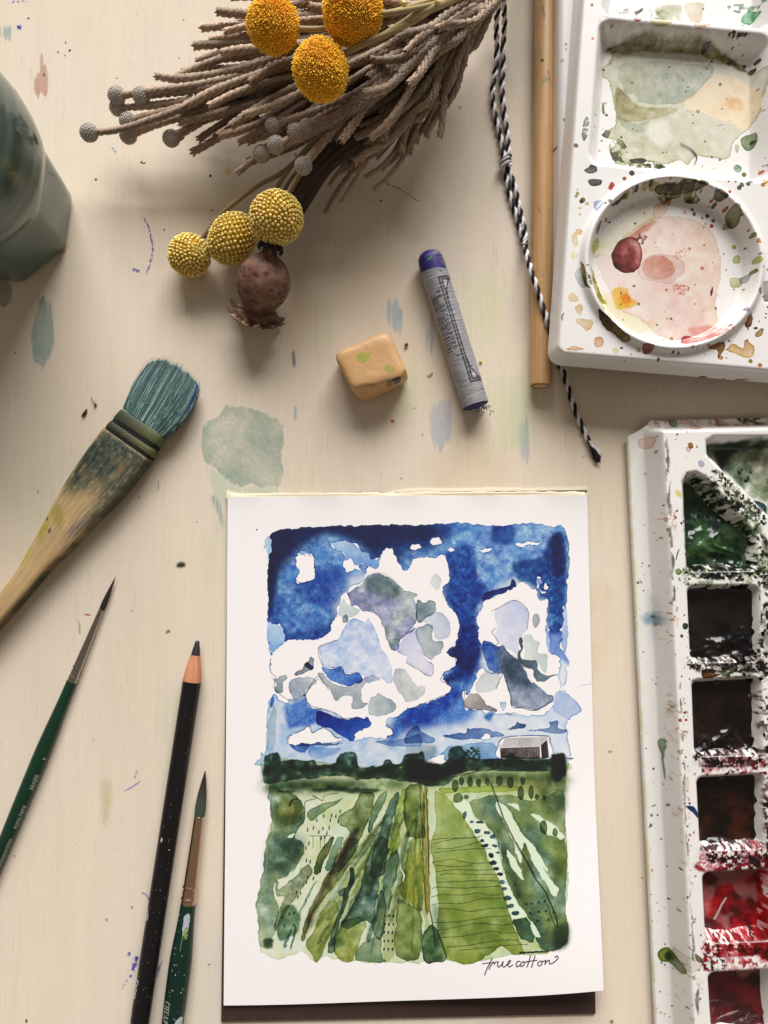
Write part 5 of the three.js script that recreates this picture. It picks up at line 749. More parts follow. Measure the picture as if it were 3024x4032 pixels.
// a twig clad in small overlapping scales
function scalyTwig(path, r0, r1, seed, tone) {
  const gb = new GB(), rnd = rng(seed), n = path.length, cum = [0];
  for (let i = 1; i < n; i++) cum.push(cum[i - 1] + path[i].distanceTo(path[i - 1]));
  const L = cum[n - 1], pick = (s) => { let i = 1; while (i < n - 1 && cum[i] < s) i++; return [path[i - 1].clone().lerp(path[i], clamp((s - cum[i - 1]) / (cum[i] - cum[i - 1]), 0, 1.3)), path[i].clone().sub(path[i - 1]).normalize()]; };
  const core = tone, rad = (k) => lerp(r0, r1, k) * (1 + 0.08 * Math.sin(k * 21 + seed));
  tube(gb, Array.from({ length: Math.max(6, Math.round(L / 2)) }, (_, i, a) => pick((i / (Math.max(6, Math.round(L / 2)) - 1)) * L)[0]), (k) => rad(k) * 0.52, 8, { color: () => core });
  const pitch = 1.0, rows = 5;
  for (let m = 0; m * pitch < L + 0.4; m++) for (let j = 0; j < rows; j++) {
    const s = m * pitch + (j % 2) * 0.2 + (rnd() - 0.5) * 0.1, k = clamp(s / L, 0, 1), [p, f] = pick(Math.min(s, L)), r = rad(k), a = ((j + m * 0.38) / rows) * 2 * PI + (rnd() - 0.5) * 0.2;
    const [, su, uu] = frameOf(f), out = su.clone().multiplyScalar(Math.cos(a)).addScaledVector(uu, Math.sin(a)), tan = f.clone().cross(out);
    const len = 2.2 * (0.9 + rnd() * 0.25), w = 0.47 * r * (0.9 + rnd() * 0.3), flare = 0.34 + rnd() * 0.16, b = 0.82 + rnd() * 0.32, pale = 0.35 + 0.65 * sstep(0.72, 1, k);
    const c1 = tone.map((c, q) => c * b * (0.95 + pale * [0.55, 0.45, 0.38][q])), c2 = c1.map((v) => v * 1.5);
    const at3 = (al, o, sd) => p.clone().addScaledVector(f, al).addScaledVector(out, r * 0.48 + o).addScaledVector(tan, sd);
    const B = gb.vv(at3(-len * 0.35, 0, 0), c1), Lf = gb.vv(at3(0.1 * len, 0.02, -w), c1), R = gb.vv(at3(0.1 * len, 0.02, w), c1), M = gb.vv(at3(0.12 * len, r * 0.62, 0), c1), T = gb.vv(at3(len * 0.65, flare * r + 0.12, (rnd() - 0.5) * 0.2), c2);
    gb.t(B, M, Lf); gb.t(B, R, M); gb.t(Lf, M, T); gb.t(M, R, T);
  }
  return gb.build();
}
// a ball set with small knobs on a golden spiral; knob(k) gives how each stands
function knobbly(c, rx, axis, stretch, N, knob, core) {
  const gb = new GB(), [f, s, u] = frameOf(axis);
  const lump = (d) => 1 + 0.05 * sgn(d.x * 1.3 + 7, d.y * 1.3 + d.z * 0.9, N + 3, 3), P = (dir, r0) => { const r = r0 * lump(dir); return c.clone().addScaledVector(f, dir.x * r * stretch).addScaledVector(s, dir.y * r).addScaledVector(u, dir.z * r); };
  const rings = Array.from({ length: 17 }, (_, i) => { const th = (i / 16) * PI; return Array.from({ length: 26 }, (_, j) => { const a = (j / 26) * 2 * PI; return P(V(Math.cos(th), Math.sin(th) * Math.cos(a), Math.sin(th) * Math.sin(a)), rx * 0.93); }); });
  skin(gb, rings, { color: () => core });
  for (let i = 0; i < N; i++) {
    const x = clamp(1 - (2 * (i + 0.5 + (h2(i, N, 5) - 0.5) * 1.6)) / N, -0.999, 0.999), a = i * 2.399963 + (h2(i, N, 6) - 0.5) * 1.3 / Math.sqrt(N), q = Math.sqrt(1 - x * x), dir = V(x, q * Math.cos(a), q * Math.sin(a)), p = P(dir, rx * 0.92), out = p.clone().sub(c).normalize();
    knob(gb, p, out, i, dir);
  }
  return gb.build();
}
function cup(gb, p, out, h, r, col, tip, hollow, seg = 6, spin = 0) {   // a floret: a bud that opens in a small dimple
  const [f, s, u] = frameOf(out), rows = hollow ? [[0, 0.78], [0.5, 1.0], [0.85, 0.92], [1, 0.62], [0.72, 0.2]] : [[0, 0.85], [0.5, 1.0], [0.85, 0.7], [1, 0.2]];
  const rings = rows.map(([d, k]) => Array.from({ length: seg }, (_, j) => { const a = (j / seg) * 2 * PI + spin; return p.clone().addScaledVector(f, d * h).addScaledVector(s, Math.cos(a) * r * k).addScaledVector(u, Math.sin(a) * r * k); }));
  skin(gb, rings, { capB: true, color: (i) => (i < 2 ? col : tip) });
}
const TAUPE = lin('#8e7e6f'), BOUQUET_ROOT = [1950, -40];
const twigMat = std({ vertexColors: true, roughness: 0.95 }), budMat = std({ vertexColors: true, roughness: 1 });
let twigSeed = 400;
function addTwig(branch, tip, h, o = {}) {
  const rnd = rng(twigSeed++), [rx, ry] = o.root ?? BOUQUET_ROOT, hr = o.hr ?? 26 + rnd() * 8, t0 = o.from ?? 0.22;
  const a = at(rx + (rnd() - 0.5) * 70, ry + (rnd() - 0.5) * 60, hr), c = at(tip[0], tip[1], h), d = o.bow ?? 46, mx = lerp(rx, tip[0], 0.5), my = lerp(ry, tip[1], 0.5);
  const nx = -(tip[1] - ry), ny = tip[0] - rx, nl = Math.hypot(nx, ny), b = at(mx - (nx / nl) * d + (rnd() - 0.5) * 40, my - (ny / nl) * d + (rnd() - 0.5) * 40, lerp(hr, h, 0.45) + 5);
  const ph1 = rnd() * 6.3, ph2 = rnd() * 6.3, wv = o.wave ?? 3.0 + rnd() * 1.6, path = Array.from({ length: 34 }, (_, i) => { const t = lerp(t0, 1, i / 33), p = bez(a, b, c, t); const g = t * t, e = Math.sin(t * 6.5 + ph1) * wv * g, e2 = Math.sin(t * 11 + ph2) * wv * 0.35 * g; return p.add(V((-ny / nl) * 0 + (e + e2) * 0.6, (e2 + e * 0.5) * 0.8, e + e2 * 0.4)); });
  if (o.hook) { const k = path.length; for (let i = k - 5; i < k; i++) { const w = (i - k + 5) / 4; path[i].add(V(o.hook[0] * w * w, 0, o.hook[1] * w * w)); } }
  const lum = 0.75 + rnd() * 0.55, hue = rnd() - 0.5, tone = TAUPE.map((v, i) => v * lum * (1 + hue * [0.05, -0.01, -0.04][i])), w = o.w ?? 1.18 + rnd() * 0.26;
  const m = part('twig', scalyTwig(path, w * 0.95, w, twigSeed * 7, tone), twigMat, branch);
  if (o.bud) {
    const end = path[path.length - 1], dir = end.clone().sub(path[path.length - 3]).normalize(), g = lin('#aaa097');
    const geo = knobbly(end.clone().addScaledVector(dir, o.bud * 0.5), o.bud, dir, 0.98, 150, (gb, p, out, i) => { const k = 0.75 + 0.5 * h2(i, 5, twigSeed); cup(gb, p, out, 0.3, 0.27, g.map((v) => v * k), g.map((v) => v * k * 1.35), false, 5, i); }, g);
    part('bud', geo, budMat, m, 'round grey bud at the tip');
  }
}
function branch(name, label, group, tipList, stem) {
  const t = thing('dried_branch', label, 'dried branch', at(BOUQUET_ROOT[0], Math.max(0, BOUQUET_ROOT[1]), 0), group);
  const rnd = rng(twigSeed + 9), [sx, sy, sh] = stem, a = at(BOUQUET_ROOT[0] + (rnd() - 0.5) * 80, BOUQUET_ROOT[1], 16 + rnd() * 18), c = at(sx, sy, sh), b = a.clone().lerp(c, 0.5).add(V(2, 6, 3)), gb = new GB();
  tube(gb, spline([at(2150 + (rnd() - 0.5) * 160, -620, 8 + rnd() * 26), at(2040 + (rnd() - 0.5) * 90, -300, 10 + rnd() * 26), a.clone()], 12), 1.6, 9, { color: (k) => lin('#4a382d').map((v) => v * (0.8 + 0.4 * noise(k * 30, sy, 4))) });
  tube(gb, Array.from({ length: 20 }, (_, i) => bez(a, b, c, i / 19)), (k) => 1.5 - 0.6 * k, 9, { color: (k) => lin('#4a382d').map((v) => v * (0.8 + 0.4 * noise(k * 30, sx, 4))) });
  part('stem', gb.build(), twigMat, t);
  for (const [x, y, h, o] of tipList) addTwig(t, [x, y], h, o);
  return t;
}
// branches from the top of the picture round to the right
branch('dried_branch', 'dried taupe twigs under the topmost yellow ball flowers, their bare tips pointing left', null, [[826, 136, 20], [803, 212, 18], [958, 17, 22], [818, 236, 16], [880, 70, 24], [1010, -60, 24], [850, 180, 13], [900, 130, 26], [1190, -30, 30], [1250, 60, 36], [1130, 30, 20], [1500, 20, 36], [1420, 90, 32]], [1150, 160, 18]);
branch('dried_branch', 'dried taupe twigs reaching far left, ending in a bare hooked tip above the grey buds', null, [[690, 288, 18], [636, 325, 19, { hook: [-0.6, -1.6] }], [740, 300, 14], [786, 256, 15], [860, 280, 22], [905, 300, 20], [985, 305, 30], [780, 330, 12], [900, 240, 27]], [1050, 260, 18]);
branch('dried_branch', 'dried twigs at the far left with a cluster of round grey buds', null, [[488, 398, 19, { bud: 3.12, bow: 70 }], [480, 432, 14, { bud: 3.02, bow: 70 }], [588, 400, 20, { bud: 3.12, bow: 64 }], [362, 510, 17, { bud: 3.22, bow: 60, hook: [-0.4, -1.2] }], [536, 497, 18, { bud: 2.91, bow: 60 }], [532, 550, 11, { bud: 3.12, bow: 70 }], [664, 508, 13, { bud: 3.02, bow: 60 }], [712, 530, 10, { bud: 1.77, bow: 50 }]], [900, 330, 16]);
branch('dried_branch', 'dried taupe twigs fanning left below the grey buds with blunt pale tips', null, [[746, 411, 24], [660, 460, 18], [722, 512, 20], [832, 424, 27], [740, 562, 12], [790, 547, 14], [872, 577, 15], [858, 528, 20], [760, 470, 15], [905, 470, 28], [930, 530, 24], [960, 430, 30], [700, 420, 14], [820, 500, 10], [1010, 520, 20]], [1050, 400, 20]);
branch('dried_branch', 'dried twigs pointing down left beneath the middle yellow ball, with six small grey buds', null, [[1108, 520, 30, { bud: 2.59 }], [1190, 518, 33, { bud: 2.70 }], [1242, 520, 33, { bud: 2.70 }], [1120, 580, 31, { bud: 3.02 }], [1178, 612, 30, { bud: 2.91 }], [1062, 634, 24, { bud: 3.02 }], [919, 648, 15], [1002, 660, 10], [1060, 480, 26], [1130, 470, 28], [1000, 590, 12]], [1300, 420, 22]);
branch('dried_branch', 'dried taupe twigs right of the middle yellow ball flower, pointing down left', null, [[1423, 354, 38], [1350, 400, 32], [1320, 520, 30], [1443, 506, 30], [1313, 477, 27], [1380, 450, 24], [1300, 440, 22], [1295, 570, 14], [1220, 460, 20], [1400, 560, 18]], [1480, 300, 28]);
branch('dried_branch', 'short dried twigs lying on top of the bundle near the twine', null, [[1761, 133, 42, { from: 0.05 }], [1588, 288, 40, { from: 0.1 }], [1600, 190, 40], [1650, 250, 36], [1540, 190, 38], [1480, 240, 36], [1450, 300, 33], [1690, 180, 34], [1560, 120, 36]], [1600, 160, 32]);
branch('dried_branch', 'dried twigs hanging at the right side of the bunch, near the black and white twine', null, [[1522, 560, 26, { root: [1850, 30], from: 0.02, bow: 38 }], [1575, 575, 20, { root: [1850, 30], from: 0.02, bow: 33 }], [1675, 490, 20, { root: [1850, 30], from: 0.02, bow: 27 }], [1640, 420, 26, { root: [1850, 30], from: 0.02, bow: 27 }], [1700, 380, 22, { root: [1850, 30], from: 0.02, bow: 27 }], [1730, 300, 20, { root: [1850, 30], from: 0.02, bow: 22 }], [1610, 520, 15, { root: [1850, 30], from: 0.02, bow: 27 }], [1790, 230, 22, { root: [1850, 30], from: 0.02, bow: 16 }]], [1650, 300, 22]);
branch('dried_branch', 'thin dark dried twigs trailing down towards the purple pastel', null, [[1403, 632, 17, { root: [1850, 30], from: 0.02, bow: 49, w: 1.05 }], [1303, 726, 6, { root: [1850, 30], from: 0.02, bow: 60, w: 0.72 }], [1280, 818, 3, { root: [1850, 30], from: 0.02, bow: 55, w: 0.75 }], [1482, 740, 8, { root: [1850, 30], from: 0.02, bow: 44, w: 0.8 }], [1542, 700, 7, { root: [1850, 30], from: 0.02, bow: 38, w: 0.8 }], [1340, 780, 4, { root: [1850, 30], from: 0.02, bow: 55, w: 0.7 }], [1440, 690, 10, { root: [1850, 30], from: 0.02, bow: 44, w: 0.8 }], [1510, 640, 14, { root: [1850, 30], from: 0.02, bow: 38, w: 0.85 }], [1370, 700, 9, { root: [1850, 30], from: 0.02, bow: 52, w: 0.75 }]], [1560, 430, 18]);
{ // the dense inside of the bunch
  const r = rng(31), list = [];
  for (let k = 0; k < 46; k++) { const a = lerp(0.02, 1.06, (k + r()) / 46), L = lerp(760, 560, a) * (0.55 + 0.55 * r()) * (a < 0.5 ? 1.35 : 1.05); list.push([1950 - Math.cos(a) * L, -40 + Math.sin(a) * L, 8 + r() * 16, { from: 0.12, hr: 14 + r() * 18 }]); }
  for (let k = 0; k < 26; k++) { const x = 1330 + r() * 400, y = 640 - (x - 1330) * 0.35 + (r() - 0.6) * 150; list.push([x, y, 8 + r() * 16, { root: [1860, 0], from: 0.02, hr: 20 + r() * 12, bow: 30 + r() * 40 }]); }
  branch('dried_branch', 'tangle of dark dried twigs in the middle of the bunch, under the other branches', null, list, [1400, 250, 14]);
}

// yellow ball flowers on straw stalks
const yellow = std({ vertexColors: true, roughness: 0.92 });
function ballFlower(label, px, py, rpx, h, axis, stretch, kind, stalk) {
  const c = at(px, py, h), r = rpx * 0.0899 * (1 - h / FAR), t = thing('ball_flower', label, 'dried flower', c.clone().setY(0), 'yellow ball flowers in the dried bunch');
  delete t.userData.group;
  const fine = kind === 'fine', deep = lin(fine ? '#e8a616' : '#d4b236'), light = lin(fine ? '#ffd848' : '#f6e890'), seedN = px | 0;
  const geo = knobbly(c, r, axis, stretch, fine ? 2200 : kind === 'mid' ? 430 : 360, (gb, p, out, i, dir) => {
    const k = h2(i, seedN, 3), m = h2(i, seedN, 8), up = fine ? (k > 0.9 ? 1.35 : 0.6 + 0.5 * m) : 0.9 + 0.35 * m, ripe = fbm(dir.y * 2.2 + 3, dir.z * 2.2 + dir.x, seedN, 3);
    const col = deep.map((v, q) => v * (0.72 + 0.5 * m) * (q === 1 ? lerp(0.82, 1.02, ripe) : 1)), tip = light.map((v, q) => v * (0.75 + 0.45 * k) * (q === 1 ? lerp(0.84, 1.04, ripe) : q === 2 ? 0.9 : 1));
    const j = out.clone().add(V(h2(i, 1, seedN) - 0.5, h2(i, 2, seedN) - 0.5, h2(i, 4, seedN) - 0.5).multiplyScalar(fine ? 0.5 : 0.16)).normalize();
    cup(gb, p, j, up, fine ? 0.27 + 0.09 * m : (0.073 + 0.008 * m) * r * (kind === 'mid' ? 0.98 : 1.05), col, tip, !fine && ripe + 0.25 * k > 0.58, fine ? 5 : 6, k * 6);
  }, deep);
  const head = part('flower_head', geo, yellow, t);
  head.userData.kind = 'stuff';
  if (stalk) {
    const gb = new GB();
    tube(gb, spline(stalk.map(([x, y, z]) => at(x, y, z)), 30), (k) => 0.95 - 0.2 * k, 9, { color: (k, j) => lin(fine ? '#a8966a' : '#8b7658').map((v) => v * (0.75 + 0.5 * noise(j * 9, k * 3, 12))) });
    part('stalk', gb.build(), twigMat, t);
  }
}
ballFlower('golden ball flower cut by the top edge of the picture, leftmost of the upper three', 1077, 96, 105, 42, V(0.15, 0.25, 1), 1.14, 'fine', [[1120, 110, 42], [1280, 112, 44], [1500, 60, 44], [1800, -30, 36]]);
ballFlower('largest golden ball flower, at the top edge with pale straw stalks at its right', 1390, 50, 122, 48, V(0, 0.3, 1), 1.06, 'fine', [[1440, 60, 48], [1560, 48, 50], [1740, 8, 46], [1850, -40, 40]]);
ballFlower('golden egg-shaped ball flower lowest of the upper three, lying on the twigs', 1264, 276, 110, 46, V(0.28, 0.2, 1), 1.18, 'fine', [[1300, 240, 45], [1460, 160, 48], [1620, 90, 46], [1700, 40, 42]]);
ballFlower('yellow ball flower resting above the brown poppy pod, topmost of the lower three', 1088, 857, 103, 25, V(0.25, 0.75, 0.6), 1.02, 'mid', [[1110, 810, 25], [1180, 690, 26], [1300, 540, 24], [1600, 200, 26]]);
ballFlower('yellow egg-shaped ball flower between the two other lower ones', 917, 938, 88, 11, V(0.62, 0.1, -0.8), 1.24, 'wide', [[985, 870, 13], [1060, 790, 16], [1160, 640, 20], [1500, 260, 24]]);
ballFlower('smallest yellow ball flower, at the lower left of the bunch on a long stalk', 746, 1006, 80, 8.4, V(0.5, 0.35, 0.6), 1.03, 'wide', [[780, 955, 9], [812, 920, 10], [870, 845, 12], [1010, 735, 15], [1160, 640, 20], [1480, 300, 24]]);
{
  const t = thing('flower_stalk', 'pale straw stalk with small buds by the largest golden ball flower', 'stalk', at(1600, 20, 40).setY(0)), gb = new GB(), g2 = new GB();
  tube(gb, spline([[1450, 175, 40], [1530, 130, 44], [1640, 60, 47], [1735, 18, 46], [1860, -40, 40]].map(([x, y, z]) => at(x, y, z)), 24), 1.2, 9, { color: (k, j) => lin('#a09068').map((v) => v * (0.75 + 0.5 * noise(j * 9, k * 3, 14))) });
  part('stalk', gb.build(), twigMat, t);
  for (const [x, y] of [[1592, 18], [1725, 12]]) cup(g2, at(x, y, 48), V(-0.3, 1, 0.3), 1.7, 1.0, lin('#c8a548'), lin('#dcc884'), false, 7, x);
  part('bud', g2.build(), yellow, t);
  const e = thing('thin_stalk', 'thin bare dried stalk running down behind the topmost lower yellow ball', 'stalk', at(1200, 600, 20).setY(0)), g3 = new GB();
  tube(g3, spline([[1108, 775, 14], [1150, 700, 16], [1230, 600, 18], [1400, 400, 22]].map(([x, y, z]) => at(x, y, z)), 24), 0.6, 7, { color: (k, j) => lin('#8a7a62').map((v) => v * (0.7 + 0.6 * noise(j * 7, k * 5, 15))) });
  part('stalk', g3.build(), twigMat, e);
}
{ // the poppy pod
  const c = at(1036, 1121, 14), end = at(995, 1262, 5), top = at(1063, 984, 21), dir = V(-0.30, -0.62, 0.80).normalize();
  const t = thing('poppy_pod', 'brown mottled dried poppy pod with a ragged crown, on a thick dark ribbed stem', 'seed pod', c.clone().setY(0));
  const skinMap = new Sheet(512, 512, lin('#9c7c6a'));
  wash(skinMap, [[0, 0], [512, 0], [512, 512], [0, 512]], '#b08c78', { hard: true, d: 0.6, col2: '#8a7e86', vary: 0.6, scale: 0.012 });
  for (let k = 0; k < 260; k++) { const r = rng(k + 3), x = r() * 512, y = 40 + r() * 430, s = 3 + Math.pow(r(), 3) * 22; wash(skinMap, blob(x, y, s, s * 0.8, r() * 3, 9, 0.35, k), ['#6a5c66', '#4c444e', '#7a6a70', '#a8805c'][k % 4], { d: 0.3 + r() * 0.45, soft: 2, rough: 5, broken: { f: 0.09, cut: 0.44 }, edge: 0 }); }
  for (let k = 0; k < 500; k++) { const r = rng(k + 900); wash(skinMap, blob(r() * 512, r() * 512, 0.8 + r() * 1.6, 0.8 + r() * 1.4, 0, 6, 0.3, k), '#4d4046', { d: 0.4 + r() * 0.6, rough: 0, vary: 0, gran: 0 }); }
  const R = 9.0, prof = [[-13.4, 2.2], [-12.4, 2.3], [-11.2, 2.6], [-10, 3.6], [-8.6, 5.6], [-6.6, 7.4], [-4, 8.6], [-1, 9.05], [2, 8.7], [4.8, 7.6], [7.2, 6.1], [9.0, 4.9], [10.3, 4.3], [11.4, 4.6]];
  const fine = []; for (let i = 0; i + 1 < prof.length; i++) for (let k = 0; k < 4; k++) fine.push([0, 1].map((q) => { const P = (n) => prof[clamp(n, 0, prof.length - 1)][q], t = k / 4; return 0.5 * (2 * P(i) + (P(i + 1) - P(i - 1)) * t + (2 * P(i - 1) - 5 * P(i) + 4 * P(i + 1) - P(i + 2)) * t * t + (3 * P(i) - P(i - 1) - 3 * P(i + 1) + P(i + 2)) * t * t * t); }));
  fine.push(prof[prof.length - 1]);
  const g = turned(c, dir, fine, 56), pa = g.attributes.position, q = V(0, 0, 0);
  for (let i = 0; i < pa.count; i++) { q.fromBufferAttribute(pa, i).sub(c); const al = q.dot(dir), rad = q.clone().addScaledVector(dir, -al), uv = g.attributes.uv.getX(i), k = 1 + 0.022 * Math.cos(uv * 2 * PI * 11) + 0.02 * sgn(q.x * 0.25, q.z * 0.25 + q.y * 0.2, 19, 3) + 0.018 * sgn(q.x * 1.1, q.z * 1.1 + q.y, 23, 3); q.copy(c).addScaledVector(dir, al).addScaledVector(rad, k); pa.setXYZ(i, q.x, q.y, q.z); }
  g.computeVertexNormals();
  part('capsule', g, std({ map: skinMap.texture({ wrap: THREE.RepeatWrapping }), roughness: 0.62 }), t);
  // crown: eleven folded rays that flare from the neck
  const cr = new GB(), [f, s, u] = frameOf(dir), N = 11, base = c.clone().addScaledVector(dir, 10.9), SEG = N * 8, rnd = rng(6);
  const rayLen = Array.from({ length: N }, () => 0.86 + rnd() * 0.26), curl = Array.from({ length: N }, () => rnd());
  const rings = [0, 0.15, 0.32, 0.5, 0.68, 0.85, 1].map((k) => Array.from({ length: SEG }, (_, j) => {
    const a = (j / SEG) * 2 * PI, n = Math.floor((j / SEG) * N), ph = ((j / SEG) * N) % 1, tooth = 1 - Math.pow(Math.abs(ph - 0.5) * 2, 1.1), len = 3.8 + k * (2.2 + 5.2 * (0.35 + 0.65 * tooth) * rayLen[n]), fold = (Math.abs(ph - 0.5) * 2 - 0.5) * 1.9 * sstep(0, 0.5, k) + 0.45 * sgn(ph * 7, k * 4 + n, 29, 3) + 0.35 * Math.cos(ph * 18.8) * k;
    return base.clone().addScaledVector(s, Math.cos(a) * len).addScaledVector(u, Math.sin(a) * len).addScaledVector(f, 0.3 + 2.6 * k * k - (1.6 + curl[n]) * Math.pow(k, 4) + fold);
  }));
  const cc = (i, j) => { const ph = ((j / SEG) * N) % 1, e = Math.abs(ph - 0.5) * 2, b = 0.5 + 0.6 * noise(j * 0.9, i * 1.3, 9); return lin(noise(j * 0.35, i * 0.6, 19) > 0.62 ? '#b08e72' : '#6a4e3e').map((v) => v * b); };
  skin(cr, rings, { color: cc });
  const back = rings.map((r) => r.map((p) => p.clone().addScaledVector(f, 0.22)));
  skin(cr, back.reverse(), { color: cc, capB: true });
  part('crown', cr.build(), std({ vertexColors: true, roughness: 0.85, side: THREE.DoubleSide }), t, 'ragged brown crown of folded rays');
  // collar and ribbed stem
  const neck = c.clone().addScaledVector(dir, -13), st = new GB(), path = spline([neck.clone(), at(1084, 950, 21), at(1130, 868, 14), at(1190, 772, 14), at(1260, 660, 19), at(1340, 585, 19), at(1440, 505, 20), at(1600, 330, 22), at(1930, -40, 24)], 70);
  const rr = [];
  for (let i = 0; i < path.length; i++) { const d = path[Math.min(i + 1, path.length - 1)].clone().sub(path[Math.max(0, i - 1)]), [, s2, u2] = frameOf(d), k = i / (path.length - 1), w = lerp(2.2, 3.6, sstep(0.02, 0.3, k)); rr.push(Array.from({ length: 40 }, (_, j) => { const a = (j / 40) * 2 * PI, rib = 1 + 0.13 * Math.cos(a * 9 + k * 2) + 0.05 * Math.cos(a * 17 - k * 5); return path[i].clone().addScaledVector(s2, Math.cos(a) * w * rib).addScaledVector(u2, Math.sin(a) * w * 0.62 * rib); })); }
  skin(st, rr, { capA: true, color: (i, j) => lin('#45342b').map((v) => v * (0.7 + 0.6 * noise(j * 0.6, i * 0.5, 5))) });
  part('stem', st.build(), std({ vertexColors: true, roughness: 0.75 }), t, 'thick dark ribbed stem');
  const co = new GB();
  for (let k = 0; k < 7; k++) { const a = (k / 7) * 2 * PI + 0.4, o = s.clone().multiplyScalar(Math.cos(a)).addScaledVector(u, Math.sin(a)), b = neck.clone().addScaledVector(dir, -0.4); tube(co, spline([b.clone().addScaledVector(o, 1.4), b.clone().addScaledVector(o, 3.1).addScaledVector(dir, -0.8), b.clone().addScaledVector(o, 3.9).addScaledVector(dir, 0.6), b.clone().addScaledVector(o, 3.5 + (k % 3) * 0.4).addScaledVector(dir, 1.6)], 8), (q) => 1.0 - 0.45 * q, 7, { color: (q) => lin('#2c211e').map((v) => v * (0.8 + 0.7 * q)) }); }
  part('collar', co.build(), std({ vertexColors: true, roughness: 0.85 }), t);
}
{ // black and white twine
  const t = thing('twine', 'black and white twisted twine hanging from the dried bunch, knotted once', 'string', at(2000, 640, 0));
  const strand = (name, list, black, phase, amp = 0.5, r = 0.56, pitch = 6.3, group = t, sub) => {
    const P = spline(list.map(([x, y, h]) => at(x, y, h)), 420), gb = new GB(), out = [];
    let s = phase;
    for (let i = 0; i < P.length; i++) {
      if (i) s += (P[i].distanceTo(P[i - 1]) / pitch) * 2 * PI;
      const [, a, b] = frameOf(P[Math.min(i + 1, P.length - 1)].clone().sub(P[Math.max(0, i - 1)]));
      out.push(P[i].clone().addScaledVector(a, Math.cos(-s) * amp).addScaledVector(b, Math.sin(-s) * amp));
    }
    const c = lin(black ? '#161316' : '#e4e0e2');
    tube(gb, out, () => r, 9, { twist: 0.16, color: (k, j) => c.map((v) => v * (0.72 + 0.5 * noise(Math.floor(j * 9) * 3.7, k * 260, black ? 4 : 6))) });
    const g = gb.build(), fz = new GB(), rnd = rng(list.length * 7 + (black ? 1 : 2) + (phase * 10 | 0));
    for (let k = 0; k < 70; k++) { const i = 2 + Math.floor(rnd() * (out.length - 4)), o = V(rnd() - 0.5, rnd() * 0.6, rnd() - 0.5).normalize(), p = out[i]; tube(fz, [p, p.clone().addScaledVector(o, 0.75), p.clone().addScaledVector(o, 1.0 + rnd() * 0.5).add(V(rnd() - 0.5, rnd() - 0.3, rnd() - 0.5).multiplyScalar(0.6))], 0.025, 3, { color: () => c }); }
    return part(name, mergeGeometries([g, fz.build()]), std({ vertexColors: true, roughness: 0.95 }), group);
  };
  const both = (list, ph) => { strand('black_yarn', list, true, ph); strand('white_yarn', list, false, ph + PI); };
  both([[1972, -60, 20], [1964, 10, 14], [1954, 95, 6], [1956, 184, 2.6], [1953, 263, 1.6], [1942, 332, 1.3], [1940, 396, 1.3], [1954, 475, 1.3], [1970, 538, 1.3], [1982, 600, 1.8], [1988, 640, 2.2]], 0.4);
  both([[1990, -60, 20], [1984, 16, 14], [1986, 63, 9], [1986, 127, 4], [1980, 184, 2.4], [1981, 253, 1.6], [1977, 348, 1.3], [1983, 427, 1.3], [1996, 522, 1.3], [2001, 600, 1.8], [1992, 645, 2.2]], 2.2);
  both([[1988, 640, 2.0], [1993, 690, 1.4], [2005, 760, 1.3], [2020, 810, 1.3], [2038, 868, 1.3], [2052, 918, 1.8], [2060, 950, 2.4]], 1.0);
  both([[1994, 635, 2.0], [2009, 684, 1.5], [2027, 738, 1.4], [2038, 789, 1.4], [2053, 854, 1.7], [2066, 908, 2.4], [2068, 950, 3.2]], 3.0);
  both([[2066, 940, 2.6], [2068, 970, 3.6], [2076, 1009, 5.6], [2092, 1071, 8.0], [2110, 1121, 8.7], [2126, 1172, 8.7], [2143, 1226, 8.6], [2160, 1285, 8.0], [2176, 1336, 5.6], [2192, 1400, 2.2], [2205, 1438, 1.3], [2222, 1478, 1.3], [2253, 1582, 1.3], [2284, 1663, 1.3], [2316, 1735, 1.3]], 0.2);
  // knot: two turns
  for (const [black, ph] of [[true, 0], [false, 0.9]]) { const c = at(1990, 640, 2.3), gb = new GB(), pt = []; for (let k = 0; k <= 60; k++) { const a = (k / 60) * 4 * PI + ph; pt.push(c.clone().add(V(Math.cos(a) * 1.75, Math.sin(a) * 1.2 + 0.4, -1.5 + (k / 60) * 3.2 + Math.cos(a) * -0.8 + ph * 0.5))); } tube(gb, pt, 0.62, 9, { color: () => lin(black ? '#161316' : '#e4e0e2') }); part('knot', gb.build(), std({ vertexColors: true, roughness: 0.95 }), t); }
  const fr = new GB(), rnd = rng(12), f0 = at(2314, 1733, 1.4);
  for (let k = 0; k < 60; k++) { const black = k > 22, e = black ? [2336 + rnd() * 30, 1800 + rnd() * 22] : [2352 + rnd() * 20, 1782 + rnd() * 18], m = at(lerp(2316, e[0], 0.5) + (rnd() - 0.5) * 10, lerp(1735, e[1], 0.5), 0.8 + rnd() * 1.4); tube(fr, [f0.clone().add(V((rnd() - 0.5) * 0.9, (rnd() - 0.5) * 0.8, 0)), m, at(e[0], e[1], 0.3 + rnd() * 1.4)], 0.16, 4, { color: () => lin(black ? '#141114' : '#e6e2e4') }); }
  const fray = part('frayed_end', fr.build(), std({ vertexColors: true, roughness: 0.95 }), t); fray.userData.kind = 'stuff';
  const strap = new GB(); tube(strap, spline([at(2052, 968, 2.6), at(2062, 962, 5.0), at(2074, 960, 5.2), at(2082, 956, 3.2)], 10), 0.32, 6);
  part('wire_tie', strap.build(), std({ color: '#7a6248', roughness: 0.5 }), t);
}

